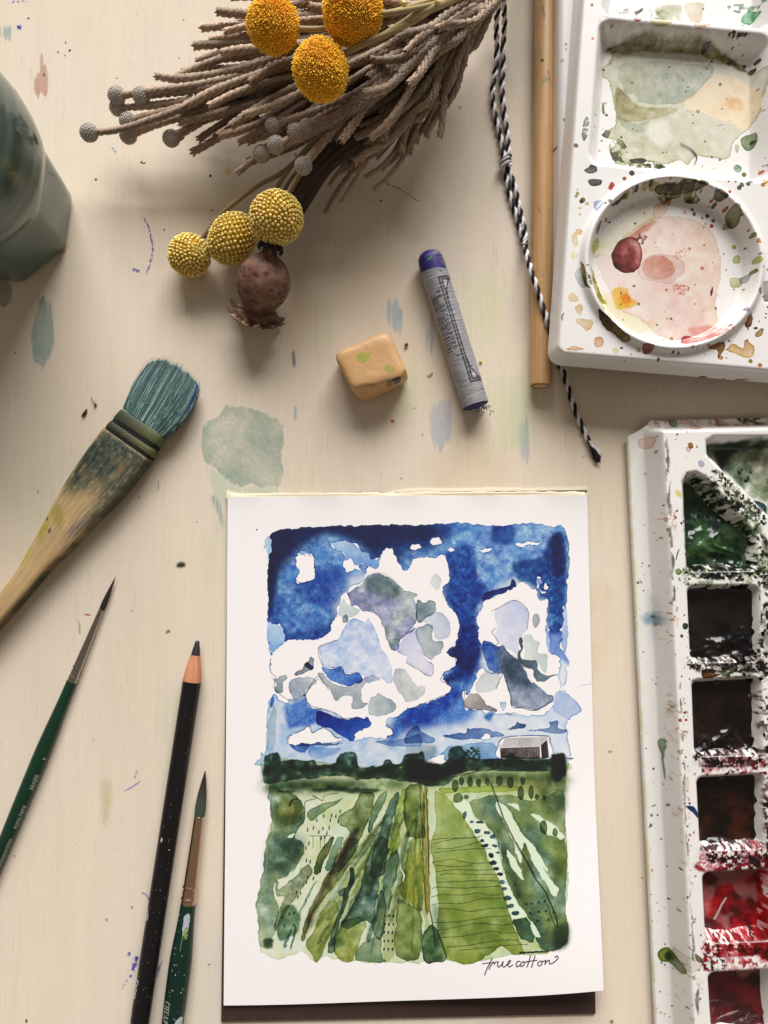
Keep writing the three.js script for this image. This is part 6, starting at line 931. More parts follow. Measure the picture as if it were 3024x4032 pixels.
// ---------------------------------------------------------------- drawing tools
function print(sheet, draw, color, k = 1, wear = 0.25) {             // lettering and line work printed on a sheet
  const cv = document.createElement('canvas'); cv.width = sheet.w; cv.height = sheet.h;
  const g = cv.getContext('2d'); g.fillStyle = g.strokeStyle = '#fff'; g.lineCap = 'round'; draw(g);
  const d = g.getImageData(0, 0, sheet.w, sheet.h).data, c = lin(color), s = washSeed++;
  for (let y = 0, i = 0; y < sheet.h; y++) for (let x = 0; x < sheet.w; x++, i++) { const a = d[i * 4 + 3] / 255; if (a > 0) { const m = a * k * (1 - wear * sstep(0.5, 0.65, noise(x * 0.3, y * 0.3, s))); for (let q = 0; q < 3; q++) sheet.c[i * 3 + q] = lerp(sheet.c[i * 3 + q], c[q], m); } }
}
const say = (g, text, x, y, turn, font, spread = 0) => { g.save(); g.translate(x, y); g.rotate(turn); g.font = font; g.textBaseline = 'middle'; if (spread) { let o = 0; for (const ch of text) { g.fillText(ch, o, 0); o += g.measureText(ch).width + spread; } } else g.fillText(text, 0, 0); g.restore(); };

{ // bamboo stick
  const sh = new Sheet(256, 2048, lin('#bd9463'));
  sh.each((x, y, c, i) => { const n = 1 + (fbm(x * 0.25, y * 0.006, 81, 3) - 0.5) * 0.3 + (fbm(x * 0.03, y * 0.004, 82, 3) - 0.5) * 0.22 + (noise(x * 0.6, y * 0.12, 83) - 0.5) * 0.08; c[i] *= n; c[i + 1] *= n * (1 - 0.04 * (noise(x * 0.02, y * 0.01, 84) - 0.5)); c[i + 2] *= n * 0.98; });
  const r = rng(14), vOf = (py) => 2048 * (py + 260) / (1520 + 260);
  for (let k = 0; k < 200; k++) wash(sh, blob(r() * 256, r() * 2048, 0.8 + r() * 1.4, 1 + r() * 3, 0, 6, 0.3, k), '#5a4430', { d: 0.3 + r() * 0.6, rough: 0, on: lin('#bd9463') });
  for (const [u, py, a, b, col] of [[0.3, 80, 6, 34, '#7f8272'], [0.34, 240, 6, 30, '#85806a'], [0.31, 277, 8, 9, '#4c453e'], [0.26, 355, 14, 14, '#8a8272'], [0.3, 370, 6, 14, '#8a8272'], [0.2, 340, 4, 30, '#6a4c30'], [0.33, 860, 3, 26, '#b06a4a']]) wash(sh, blob(u * 256, vOf(py), a, b, 0.2, 9, 0.3, py), col, { d: 1, rough: 2, on: lin('#bd9463'), broken: { f: 0.1, cut: 0.36 } });
  const R0 = 3.45, R1 = 3.75, a = at(2127, 1518, R1), b = at(2148, -260, R0), dir = b.clone().sub(a), L = dir.length();
  const t = thing('bamboo_stick', 'round tan bamboo stick lying beside the white palettes, its cut end visible', 'stick', a.clone().setY(0));
  part('shaft', turned(a, dir, [[0.0, R1 - 0.25], [0.25, R1], [L * 0.3, R1 - 0.02], [L * 0.55, R1 - 0.12], [L * 0.58, R1 - 0.02], [L * 0.62, R1 - 0.15], [L, R0]], 40, { capB: true, uv: (i, j) => [j / 40, 1 - [0, 0.002, 0.3, 0.55, 0.58, 0.62, 1][i]] }), phys({ map: sh.texture({ wrap: THREE.MirroredRepeatWrapping }), roughness: 0.42, clearcoat: 0.25, clearcoatRoughness: 0.3 }), t);
  const eg = new GB(), [f, s, u] = frameOf(dir), rings = [[3.5, 0], [3.2, -0.25], [2.9, -0.3], [2.2, -0.2], [1.4, -0.25]].map(([q, z]) => Array.from({ length: 32 }, (_, j) => { const w = (j / 32) * 2 * PI; return a.clone().addScaledVector(f, z).addScaledVector(s, Math.cos(w) * q).addScaledVector(u, Math.sin(w) * q); }));
  skin(eg, rings, { capB: true, color: (i, j) => lin(i === 1 || i === 2 ? '#7d5c3a' : '#d0ab7c').map((v) => v * (0.85 + 0.3 * noise(j * 0.7, i, 8))) });
  part('cut_end', eg.build(), std({ vertexColors: true, roughness: 0.8, side: THREE.DoubleSide }), t, 'pale cut end');
}

{ // oil pastel in its paper
  const R = 4.75, a = at(1685, 992, R), b = at(1872, 1596, R), dir = b.clone().sub(a), L = dir.length(), W = 640, Hh = 1216, sh = new Sheet(W, Hh, lin('#8f8e92'));
  sh.each((x, y, c, i) => { const n = 1 + (fbm(x * 0.02, y * 0.012, 41, 4) - 0.5) * 0.35 + (fbm(x * 0.05 + y * 0.03, y * 0.16 - x * 0.05, 42, 3) - 0.5) * 0.2; c[i] *= n; c[i + 1] *= n; c[i + 2] *= n * 1.02; });
  for (const [x, y, rx, ry, col] of [[40, 300, 60, 160, '#a0a18c'], [30, 700, 70, 260, '#a2a28c'], [190, 420, 60, 130, '#a9a4bc'], [230, 800, 50, 160, '#a8a0b8'], [100, 1120, 90, 70, '#aab088'], [60, 980, 60, 60, '#a094a4']]) wash(sh, blob(x, y, rx, ry, 0, 10, 0.3, y), col, { d: 0.45, soft: 18, on: lin('#8f8e92') });
  print(sh, (g) => {
    const r = rng(8); let y = 352;
    while (y < 792) { const w = [3, 3, 6, 9][Math.floor(r() * 4)]; const n = (y - 352) / 440; g.fillRect(32 + (n < 0.04 || n > 0.95 || Math.abs(n - 0.5) < 0.02 ? 0 : 16), y, 66, w); y += w + [4, 4, 7, 10][Math.floor(r() * 4)]; }
    say(g, '0464501258', 130, 792, -PI / 2, '700 50px sans-serif', 8.2); say(g, '84', 130, 392, -PI / 2, '700 50px sans-serif', 8.2);
    say(g, '3', 130, 852, -PI / 2, '600 36px sans-serif'); say(g, 'PASTEL', 286, 960, -PI / 2, '600 30px serif', 10); say(g, 'N', 196, 214, -PI / 2, '600 34px serif'); say(g, 'L', 236, 1134, -PI / 2, '600 34px serif');
    g.lineWidth = 34; g.strokeRect(172, 252, 200, 794);
  }, '#252327', 0.95, 0.15);
  print(sh, (g) => { g.lineWidth = 4; for (let y = 256; y < 1044; y += 9) g.fillRect(169, y, 6, 5); for (let x = 174; x < 370; x += 9) { g.fillRect(x, 250, 4, 4); g.fillRect(x, 1044, 4, 4); } }, '#b8b6ba', 0.9);
  print(sh, (g) => { g.lineWidth = 20; for (const [y, s] of [[262, 1], [1036, -1]]) { g.beginPath(); g.moveTo(256, y); g.quadraticCurveTo(192, y + 30 * s, 184, y + 150 * s); g.stroke(); } g.beginPath(); g.ellipse(322, 648, 34, 66, 0, 0, 7); g.fill(); for (let k = 0; k < 8; k++) g.fillRect(270 + (k % 2) * 5, 420 + k * 26, 9, 12); for (let k = 0; k < 5; k++) g.fillRect(270, 740 + k * 34, 8, 16); }, '#2c292e', 0.95, 0.2);
  print(sh, (g) => { for (const [y, s] of [[278, 1], [1020, -1]]) { g.beginPath(); g.moveTo(192, y); g.lineTo(228, y); g.lineTo(192, y + 54 * s); g.fill(); } }, '#cbb4b8', 0.9);
  print(sh, (g) => { g.lineWidth = 3; for (let k = 0; k < 5; k++) { g.beginPath(); g.arc(52, 985 + k * 2, 18 + k * 9, 0, 6.3); g.stroke(); } }, '#857e94', 0.4, 0.6);
  const bump = new Sheet(256, 512, [0.5, 0.5, 0.5]);
  bump.each((x, y, c, i) => { const v = 0.5 + (fbm(x * 0.04 + y * 0.05, y * 0.16, 47, 4) - 0.5) * 1.3; c[i] = c[i + 1] = c[i + 2] = v; });
  const bt = bump.texture({ wrap: THREE.RepeatWrapping }); bt.colorSpace = THREE.NoColorSpace;
  const t = thing('oil_pastel', 'purple oil pastel stick in a silvery paper sleeve printed with a barcode', 'oil pastel', a.clone().setY(0));
  const cap = turned(a, dir, [[0.0, 0.4], [0.05, 1.4], [0.25, 2.5], [0.8, 3.4], [1.9, 4.15], [3.4, 4.5], [6, 4.6], [9.5, 4.58], [10.4, 4.5]], 40, { capA: true }), pm = new Sheet(256, 256, lin('#272072'));
  pm.each((x, y, c, i) => { const n = 1 + (fbm(x * 0.06, y * 0.05, 51, 4) - 0.5) * 0.5; c[i] *= n; c[i + 1] *= n; c[i + 2] *= n; });
  wash(pm, blob(96, 40, 26, 40, 0, 12, 0.3, 3), '#8f8678', { opaque: 0.85, soft: 6, broken: { f: 0.13, cut: 0.47 } }); wash(pm, blob(100, 140, 14, 50, 0, 12, 0.3, 5), '#8a8270', { opaque: 0.7, soft: 5, broken: { f: 0.15, cut: 0.55 } }); wash(pm, blob(56, 95, 7, 12, 0.5, 9, 0.4, 4), '#4f9a3c', { opaque: 0.9, rough: 4 }); wash(pm, [[44, 70], [60, 62], [72, 66]], '#a9a4c8', { line: 3, opaque: 0.7 });
  part('pastel', cap, std({ map: pm.texture(), roughness: 0.55 }), t, 'worn rounded purple pastel tip');
  const prof = []; for (let k = 0; k <= 60; k++) prof.push([8.2 + (L - 8.2) * (k / 60), R + 0.035 * sgn(k * 0.8, 3, 44, 2)]);
  const [f, s] = frameOf(dir), pg = turned(a, dir, prof, 72), pa = pg.attributes.position, q = V(0, 0, 0);
  for (let i = 0; i < pa.count; i++) { const k = Math.floor(i / 73), al = prof[k][0]; q.fromBufferAttribute(pa, i); if (k < 5) { const sk = q.clone().sub(a).dot(s); q.addScaledVector(f, (-sk * 0.16 - 0.25) * (1 - k / 5)); } pa.setXYZ(i, q.x, q.y, q.z); const uv = pg.attributes.uv; uv.setY(i, (al / L) ); }
  part('paper_sleeve', pg, phys({ map: sh.texture({ wrap: THREE.RepeatWrapping }), roughness: 0.5, bumpMap: bt, bumpScale: 0.00025, clearcoat: 0.15, side: THREE.DoubleSide }), t, 'crinkled silvery paper sleeve with barcode');
  const cg = turned(a, dir, [[L - 5, 4.5], [L + 0.1, 4.5], [L + 0.45, 4.2], [L + 0.35, 2.6], [L + 0.5, 1.2]], 36, { capB: true });
  part('pastel_end', cg, std({ color: '#211b5e', roughness: 0.7 }), t);
  const cr = new GB(), rr = rng(4);
  for (let k = 0; k < 60; k++) { const A = rr() * 6.3, d = Math.pow(rr(), 1.5) * 34, p = at(1905 + Math.cos(A) * d * 1.3, 1605 + Math.sin(A) * d, 0.12), z = 0.1 + rr() * 0.18; turned(p, V(0, 1, 0), [[-0.1, z * 0.7], [0.02, z], [0.14, z * 0.5]], 5, { gb: cr, capB: true, color: () => lin('#2a2460') }); }
  const o = new THREE.Group();
  const dust = thing('pastel_crumbs', 'tiny purple crumbs scattered by the lower end of the oil pastel', 'crumbs', at(1905, 1605, 0)); dust.userData.kind = 'stuff';
  part('crumb', cr.build(), std({ vertexColors: true, roughness: 0.9 }), dust).userData.kind = 'stuff';
}

{ // tan gum eraser
  const h = 13.5, c4 = [[222, 905], [592, 752], [742, 1062], [352, 1165]].map(([x, y]) => at(1200 + x * 0.5425, 900 + y * 0.5425, h)), b4 = [[240, 950], [600, 790], [752, 1108], [430, 1268]].map(([x, y]) => at(1200 + x * 0.5425, 900 + y * 0.5425, 0.4));
  for (const Q4 of [c4, b4]) { const m = Q4.reduce((s, p) => s.add(p), V(0, 0, 0)).divideScalar(4); Q4.forEach((p) => p.sub(m).multiplyScalar(1.09).add(m)); }
  const N = 30, gb = new GB(), mid = c4.reduce((s, p) => s.add(p), V(0, 0, 0)).divideScalar(4).setY(h / 2);
  const sh = new Sheet(512, 512, lin('#cb9f6b'));
  sh.each((x, y, c, i) => { const n = 1 + (fbm(x * 0.012, y * 0.012, 61, 4) - 0.5) * 0.14 + (noise(x * 0.4, y * 0.4, 62) - 0.5) * 0.05; c[i] *= n; c[i + 1] *= n; c[i + 2] *= n; });
  const ON = lin('#cb9f6b'), st = (p, col, o) => wash(sh, p, col, { on: ON, ...o });
  st(blob(220, 150, 58, 48, 0.3, 12, 0.12, 1), '#a3a043', { d: 1, soft: 3, rough: 3 }); st(blob(375, 318, 38, 40, 0, 12, 0.15, 2), '#a9a54a', { d: 1, soft: 4, rough: 4 }); st(blob(160, 270, 14, 40, 0.2, 9, 0.3, 5), '#b5aa62', { d: 0.6, soft: 2 });
  st(blob(395, 440, 44, 30, -0.3, 12, 0.25, 3), '#3b2c1c', { d: 1.2, soft: 4, rough: 6 }); st(blob(330, 452, 40, 20, -0.3, 12, 0.3, 6), '#7a5a38', { d: 0.9, soft: 4, rough: 5, broken: { f: 0.1, cut: 0.4 } }); st(blob(150, 420, 70, 18, 0.05, 12, 0.3, 7), '#8a5f36', { d: 0.8, soft: 4, broken: { f: 0.08, cut: 0.42 } });
  const r = rng(3);
  for (let k = 0; k < 26; k++) { const x = r() * 512, y = r() * 512, a = r() * 3; wash(sh, [[x, y], [x + Math.cos(a) * 14, y + Math.sin(a) * 14]], '#e6c597', { line: 1.6, opaque: 0.5 * r(), rough: 2 }); } for (let k = 0; k < 120; k++) wash(sh, blob(r() * 512, r() * 512, 0.8 + r() * 1.8, 0.8 + r() * 1.8, 0, 6, 0.3, k), r() > 0.5 ? '#e9cfa2' : '#a87c4c', { opaque: 0.8 });
  const faces = [[0, 1, 2], [0, -1, 2], [1, 1, 2], [1, -1, 2], [2, 1, 1], [2, -1, 1]];
  for (const [ax, sg] of faces) {
    const ids = [];
    for (let j = 0; j <= N; j++) for (let i = 0; i <= N; i++) {
      const q = [0, 0, 0]; q[ax] = sg; q[(ax + 1) % 3] = (i / N) * 2 - 1; q[(ax + 2) % 3] = (j / N) * 2 - 1;
      const p8 = Math.pow(Math.abs(q[0]) ** 7 + Math.abs(q[1]) ** 7 + Math.abs(q[2]) ** 7, 1 / 7), [x, y, z] = q.map((v) => v / p8), u = (x + 1) / 2, w = (z + 1) / 2, v = (y + 1) / 2;
      const bil = (P) => P[0].clone().multiplyScalar((1 - u) * (1 - w)).addScaledVector(P[1], u * (1 - w)).addScaledVector(P[2], u * w).addScaledVector(P[3], (1 - u) * w);
      const p = bil(b4).lerp(bil(c4), v), out = p.clone().sub(mid).normalize();
      p.addScaledVector(out, 0.2 * sgn(p.x * 0.12, p.z * 0.12 + p.y * 0.1, 66, 3) + 0.07 * sgn(p.x * 0.7, p.z * 0.7 + p.y * 0.6, 67, 2));
      const bite = (cx, cz, cy, rad, dep) => { const d = Math.hypot(p.x - cx, p.y - cy, p.z - cz); p.addScaledVector(out, -dep * (1 - sstep(0, rad, d)) * (0.7 + 0.6 * noise(p.x * 1.1, p.z * 1.1, 68))); };
      bite(c4[2].x, c4[2].z, h - 0.5, 3.6, 1.4); bite(lerp(c4[3].x, c4[2].x, 0.22), lerp(c4[3].z, c4[2].z, 0.22), h - 2.5, 3.6, 0.8); bite(c4[0].x, c4[0].z, h, 3, 0.7);
      const tu = u, tw = v > 0.5 || ax === 1 ? w * 0.84 : w * 0.84 + (1 - v) * 0.14;
      ids.push(gb.vv(p, [1, 1, 1], tu, clamp(ax === 2 && sg > 0 ? 0.84 + (1 - v) * 0.16 : tw, 0, 1)));
    }
    for (let j = 0; j < N; j++) for (let i = 0; i < N; i++) { const a = ids[j * (N + 1) + i], b = ids[j * (N + 1) + i + 1], c = ids[(j + 1) * (N + 1) + i + 1], d = ids[(j + 1) * (N + 1) + i]; sg > 0 ? gb.q(a, b, c, d) : gb.q(a, d, c, b); }
  }
  const t = thing('gum_eraser', 'tan block of gum eraser with two green stains and chipped corners', 'eraser', mid.clone().setY(0));
  part('eraser_block', gb.build(), phys({ map: sh.texture(), roughness: 0.5, clearcoat: 0.12, clearcoatRoughness: 0.4 }), t);
}

{ // broad flat brush
  const Q = (x, y, h) => at(x * 0.7233, 1300 + y * 0.7233, h), st = (l, r, hl = 8.2, hr = 1.2) => { const a = Q(...l, hl), b = Q(...r, hr); return { c: a.clone().add(b).multiplyScalar(0.5), s: b.clone().sub(a).setY(0), w: b.clone().sub(a).setY(0).length() / 2 }; };
  const loft = (S, th, y0, uvv, n = 5) => {
    const gb = new GB(), rings = S.map((k, i) => { const d = k.s.clone().normalize(), t = typeof th === 'function' ? th(i) : th; return Array.from({ length: 40 }, (_, j) => { const a = (j / 40) * 2 * PI, ca = Math.cos(a), sa = Math.sin(a), e = Math.pow(Math.abs(ca) ** n + Math.abs(sa) ** n, -1 / n); return k.c.clone().setY(y0 + t).addScaledVector(d, ca * e * k.w).add(V(0, sa * e * t, 0)); }); });
    skin(gb, rings, { capA: true, capB: true, uv: (i, j, p) => { const k = S[i], x = p.clone().sub(k.c).dot(k.s.clone().normalize()) / k.w; return [0.5 + 0.46 * x, uvv(i)]; } });
    return gb.build();
  };
  const rows = [[[-330, 1830], [-235, 1910]], [[-150, 1600], [-40, 1690]], [[60, 1345], [175, 1447]], [[150, 1192], [300, 1300]], [[230, 1045], [402, 1206]], [[300, 912], [520, 1075]], [[362, 800], [640, 962]], [[440, 682], [742, 846]], [[520, 572], [812, 756]], [[556, 526], [842, 720]]];
  const S0 = []; for (let i = 0; i + 1 < rows.length; i++) for (let k = 0; k < 4; k++) { const t = k / 4, P = (n, e, q) => rows[clamp(n, 0, rows.length - 1)][e][q], cm = (e, q) => 0.5 * (2 * P(i, e, q) + (P(i + 1, e, q) - P(i - 1, e, q)) * t + (2 * P(i - 1, e, q) - 5 * P(i, e, q) + 4 * P(i + 1, e, q) - P(i + 2, e, q)) * t * t + (3 * P(i, e, q) - P(i - 1, e, q) - 3 * P(i + 1, e, q) + P(i + 2, e, q)) * t ** 3); S0.push(st([cm(0, 0), cm(0, 1)], [cm(1, 0), cm(1, 1)])); }
  S0.push(st(...rows[rows.length - 1]));
  const sh = new Sheet(512, 1536, lin('#c9a878')), ON = lin('#c9a878');
  sh.each((x, y, c, i) => { const n = 1 + (fbm(x * 0.16, y * 0.008, 71, 4) - 0.5) * 0.4 + (noise(x * 0.7, y * 0.03, 72) - 0.5) * 0.12; c[i] *= n; c[i + 1] *= n; c[i + 2] *= n; });
  const s = (p, col, o) => wash(sh, p, col, { on: ON, rough: 14, ...o }), dryb = { fx: 0.12, fy: 0.01, cut: 0.36, fill: 0.5, reach: 70, w: 0.5 };
  s([[0, 1010], [160, 960], [320, 1060], [512, 800], [512, 1560], [0, 1560]], '#59604c', { d: 0.95, soft: 60, vary: 0.5, col2: '#6d644c' }); s([[0, 980], [140, 930], [300, 1050], [512, 760], [512, 1540], [0, 1540]], '#5d624e', { d: 0.4, soft: 40, streak: dryb, vary: 0.5, col2: '#5a5440' }); s([[0, 1220], [512, 1100], [512, 1560], [0, 1560]], '#4a584c', { d: 0.4, soft: 30, streak: dryb, vary: 0.6 });
  s([[290, 1080], [420, 900], [470, 1000], [450, 1400], [330, 1460], [260, 1300]], '#ab8658', { opaque: 0.4, soft: 22, streak: { ...dryb, cut: 0.48 } }); s([[0, 800], [60, 760], [150, 1100], [120, 1350], [0, 1300]], '#445038', { d: 0.8, soft: 16, streak: dryb }); s([[420, 700], [512, 640], [512, 1400], [440, 1300]], '#4d584e', { d: 0.8, soft: 14, streak: dryb });
  s([[330, 720], [470, 700], [480, 900], [400, 1000], [320, 860]], '#77706a', { d: 0.7, soft: 14, streak: dryb }); s([[50, 640], [150, 600], [120, 720], [60, 760]], '#a8a040', { d: 0.7, soft: 8, rough: 6 }); s([[0, 440], [90, 420], [110, 500], [40, 540]], '#b0a84a', { d: 0.8, soft: 7 }); s([[60, 770], [260, 740], [230, 800], [80, 840]], '#a89a40', { d: 0.6, soft: 9 }); s(blob(170, 690, 26, 18, 0, 9, 0.4, 3), '#5d5650', { d: 0.9, soft: 4, rough: 7 }); s(blob(60, 720, 14, 12, 0, 9, 0.4, 5), '#4a3a30', { d: 0.9, soft: 2 });
  s([[300, 180], [360, 160], [370, 240], [310, 280]], '#b08a6a', { d: 0.7, soft: 7, broken: { f: 0.05, cut: 0.45 } }); s([[180, 60], [230, 40], [220, 140], [170, 150]], '#b5705a', { d: 0.7, soft: 6, broken: { f: 0.06, cut: 0.42 } }); s([[60, 560], [420, 480], [480, 1000], [100, 1100]], '#a08862', { d: 0.5, soft: 40, streak: { ...dryb, cut: 0.45 } }); s([[120, 280], [300, 240], [340, 560], [200, 620], [90, 470]], '#dcbd8e', { d: 0.4, soft: 20 }); s([[478, 0], [520, 0], [520, 1540], [470, 1540], [484, 800]], '#4c4630', { d: 0.9, soft: 10 }); s([[485, 300], [512, 300], [512, 520], [490, 500]], '#6f7434', { d: 0.9, soft: 5 });
  const map = sh.texture(), t = thing('flat_brush', 'wide flat brush with teal bristles and a paint-stained wooden handle', 'paintbrush', S0[20].c.clone().setY(0)), nS = S0.length;
  const bumpSh = new Sheet(256, 768, [0.5, 0.5, 0.5]); bumpSh.each((x, y, c, i) => { const v = 0.5 + (fbm(x * 0.5, y * 0.02, 75, 3) - 0.5); c[i] = c[i + 1] = c[i + 2] = v; }); const bt = bumpSh.texture(); bt.colorSpace = THREE.NoColorSpace;
  part('handle', loft(S0, (i) => lerp(4.4, 4.1, i / nS), 0.4, (i) => i / (nS - 1)), std({ map, roughness: 0.62, bumpMap: bt, bumpScale: 0.0002 }), t, 'flat wooden handle stained green near the bristles');
  const band = new Sheet(256, 256, lin('#3f4430')), bs = (p, c, o) => wash(band, p, c, { on: lin('#3f4430'), opaque: 0.8, soft: 6, rough: 10, ...o });
  band.each((x, y, c, i) => { const n = 1 + (fbm(x * 0.05, y * 0.3, 78, 4) - 0.5) * 0.7; c[i] *= n; c[i + 1] *= n; c[i + 2] *= n; });
  bs([[130, 0], [256, 0], [256, 256], [170, 256]], '#596030', {}); bs([[90, 0], [160, 0], [170, 256], [110, 256]], '#574e3a', { opaque: 0.6 }); bs([[0, 0], [60, 0], [40, 256], [0, 256]], '#2c3a28', {}); bs([[0, 200], [256, 190], [256, 256], [0, 256]], '#4a6446', { opaque: 0.4, broken: { f: 0.08, cut: 0.45 } });
  const bm = std({ map: band.texture(), roughness: 0.6, bumpMap: bt, bumpScale: 0.0002 });
  const B = (l0, r0, l1, r1, th) => { const a = st(l0, r0), b = st(l1, r1), S = [0, 0.15, 0.5, 0.85, 1].map((k, i) => ({ c: a.c.clone().lerp(b.c, k), s: a.s.clone().lerp(b.s, k), w: lerp(a.w, b.w, k) - (i === 0 || i === 4 ? 0.22 : 0) })); return loft(S, (i) => th - (i === 0 || i === 4 ? 0.22 : 0), 0.4, (i) => i / 4); };
  part('wooden_band', B([566, 516], [852, 706], [596, 484], [872, 664], 4.1), bm, t); part('wooden_band', B([604, 474], [884, 648], [652, 422], [916, 592], 4.1), bm, t);
  const cord = std({ color: '#191713', roughness: 0.9 });
  for (const [l0, r0, l1, r1] of [[[554, 528], [840, 722], [570, 512], [854, 702]], [[592, 488], [868, 668], [608, 472], [886, 646]]]) {
    const a = st(l0, r0), b = st(l1, r1), gb = new GB();
    for (const k of [0.2, 0.6, 1.0]) { const cc = a.c.clone().lerp(b.c, k), d = a.s.clone().normalize(), w = lerp(a.w, b.w, k) - 0.55; tube(gb, Array.from({ length: 49 }, (_, j) => { const an = (j / 48) * 2 * PI, ca = Math.cos(an), sa = Math.sin(an), e = Math.pow(Math.abs(ca) ** 5 + Math.abs(sa) ** 5, -0.2); return cc.clone().setY(4.5).addScaledVector(d, ca * e * w).add(V(0, sa * e * 3.6, 0)); }), (q) => 0.42 + 0.1 * Math.sin(q * 160 + k * 9), 6); }
    part('cord', gb.build(), cord, t);
  }
  // the bristles: a dark core and some thousands of hairs
  const rnd = rng(55), pick = (L, s) => { const x = clamp(s, 0, 1) * (L.length - 1), i = Math.min(L.length - 2, Math.floor(x)); return [0, 1].map((q) => lerp(L[i][q], L[i + 1][q], x - i)); };
  const base = [[668, 426], [905, 588]], ctl = [[716, 290], [800, 300], [900, 345], [985, 395], [1064, 474]], tips = [[815, 186], [862, 168], [905, 172], [945, 196], [985, 215], [1025, 246], [1058, 282], [1078, 316]];
  const hair = (s, layer, len) => { const b = pick(base, s), c = pick(ctl, s), e = pick(tips, s), y0 = lerp(2.0, 8.0, layer), y1 = lerp(1.2, 5.4, layer), ym = lerp(1.0, 8.8, layer), bulge = Math.sqrt(Math.max(0, 1 - Math.pow(Math.abs(s * 2 - 1), 3))); const ed = (y) => lerp(4.2, y, 0.35 + 0.65 * bulge); return [Q(...b, ed(y0)), Q(...c, ed(ym)), Q(lerp(c[0], e[0], len), lerp(c[1], e[1], len), ed(y1))]; };
  const core = new GB(), CR = 14; { const R2 = []; for (let i = 0; i <= CR; i++) { const r1 = []; for (let j = 0; j < 44; j++) { const a = (j / 44) * 2 * PI, ca = Math.cos(a), sa = Math.sin(a), e = Math.pow(Math.abs(ca) ** 3.4 + Math.abs(sa) ** 3.4, -1 / 3.4), [A, Bz, C] = hair(0.5 + 0.49 * ca * e, 0.5 + 0.46 * sa * e, 0.93 - 0.03 * noise(j * 0.9, 2, 7)); r1.push(bez(A, Bz, C, i / CR)); } R2.push(r1); } skin(core, R2, { capB: true, color: (i, j) => lin('#1d2d2d').map((v) => v * (0.6 + 0.8 * noise(j * 1.7, i * 0.3, 6))) }); }
  const hs = new GB();
  for (let k = 0; k < 7600; k++) {
    const s = rnd(), layer = 0.42 + 0.62 * Math.pow(rnd(), 0.7), edge = rnd() < 0.12, ss = edge ? (rnd() < 0.5 ? rnd() * 0.03 : 1 - rnd() * 0.03) : s, ly = edge ? rnd() : layer, stray = rnd() < 0.05;
    const L0 = 0.9 + rnd() * 0.12 + 0.07 * sgn(ss * 34, 1, 88, 2), [A, Bz, C] = hair(clamp(ss + (rnd() - 0.5) * 0.02, 0, 1), ly, L0 + (stray ? 0.08 : 0)), jit = V(rnd() - 0.5, (rnd() - 0.5) * 0.5, rnd() - 0.5).multiplyScalar(stray ? 3 : 0.9);
    const t0 = rnd() < 0.6 ? 0 : rnd() * 0.3, path = [0, 0.3, 0.6, 0.85, 1].map((q) => { const u = lerp(t0, 1, q), p = bez(A, Bz, C, u); return p.addScaledVector(jit, u * u * 0.8).addScaledVector(V(Math.sin(k), 0, Math.cos(k)), 0.22 * Math.sin(u * 5 + k)); });
    const pale = rnd(), zone = sstep(0.35, 0.75, fbm(s * 6, L0 * 3, 93, 2)), cA = lin(pale > 0.86 ? '#93b0a4' : pale > 0.6 ? '#587a74' : '#334e4a'), cB = lin(pale > 0.8 ? '#8aa8a6' : pale > 0.4 ? '#41676a' : '#274a4a'), blue = s > 0.9 ? lin('#1d3f6a') : null;
    tube(hs, path, (q) => 0.075 * (1 - 0.75 * q) + 0.01, 3, { caps: false, color: (q) => (blue && q > 0.3 && pale < 0.7 ? blue : cA.map((v, n) => lerp(v, cB[n], q * 0.6 + 0.4 * zone))) });
  }
  const bm2 = std({ vertexColors: true, roughness: 0.6 }), bunch = part('bristles', core.build(), bm2, t, 'fanned teal bristles');
  part('hair', hs.build(), bm2, bunch).userData.kind = 'stuff';
}

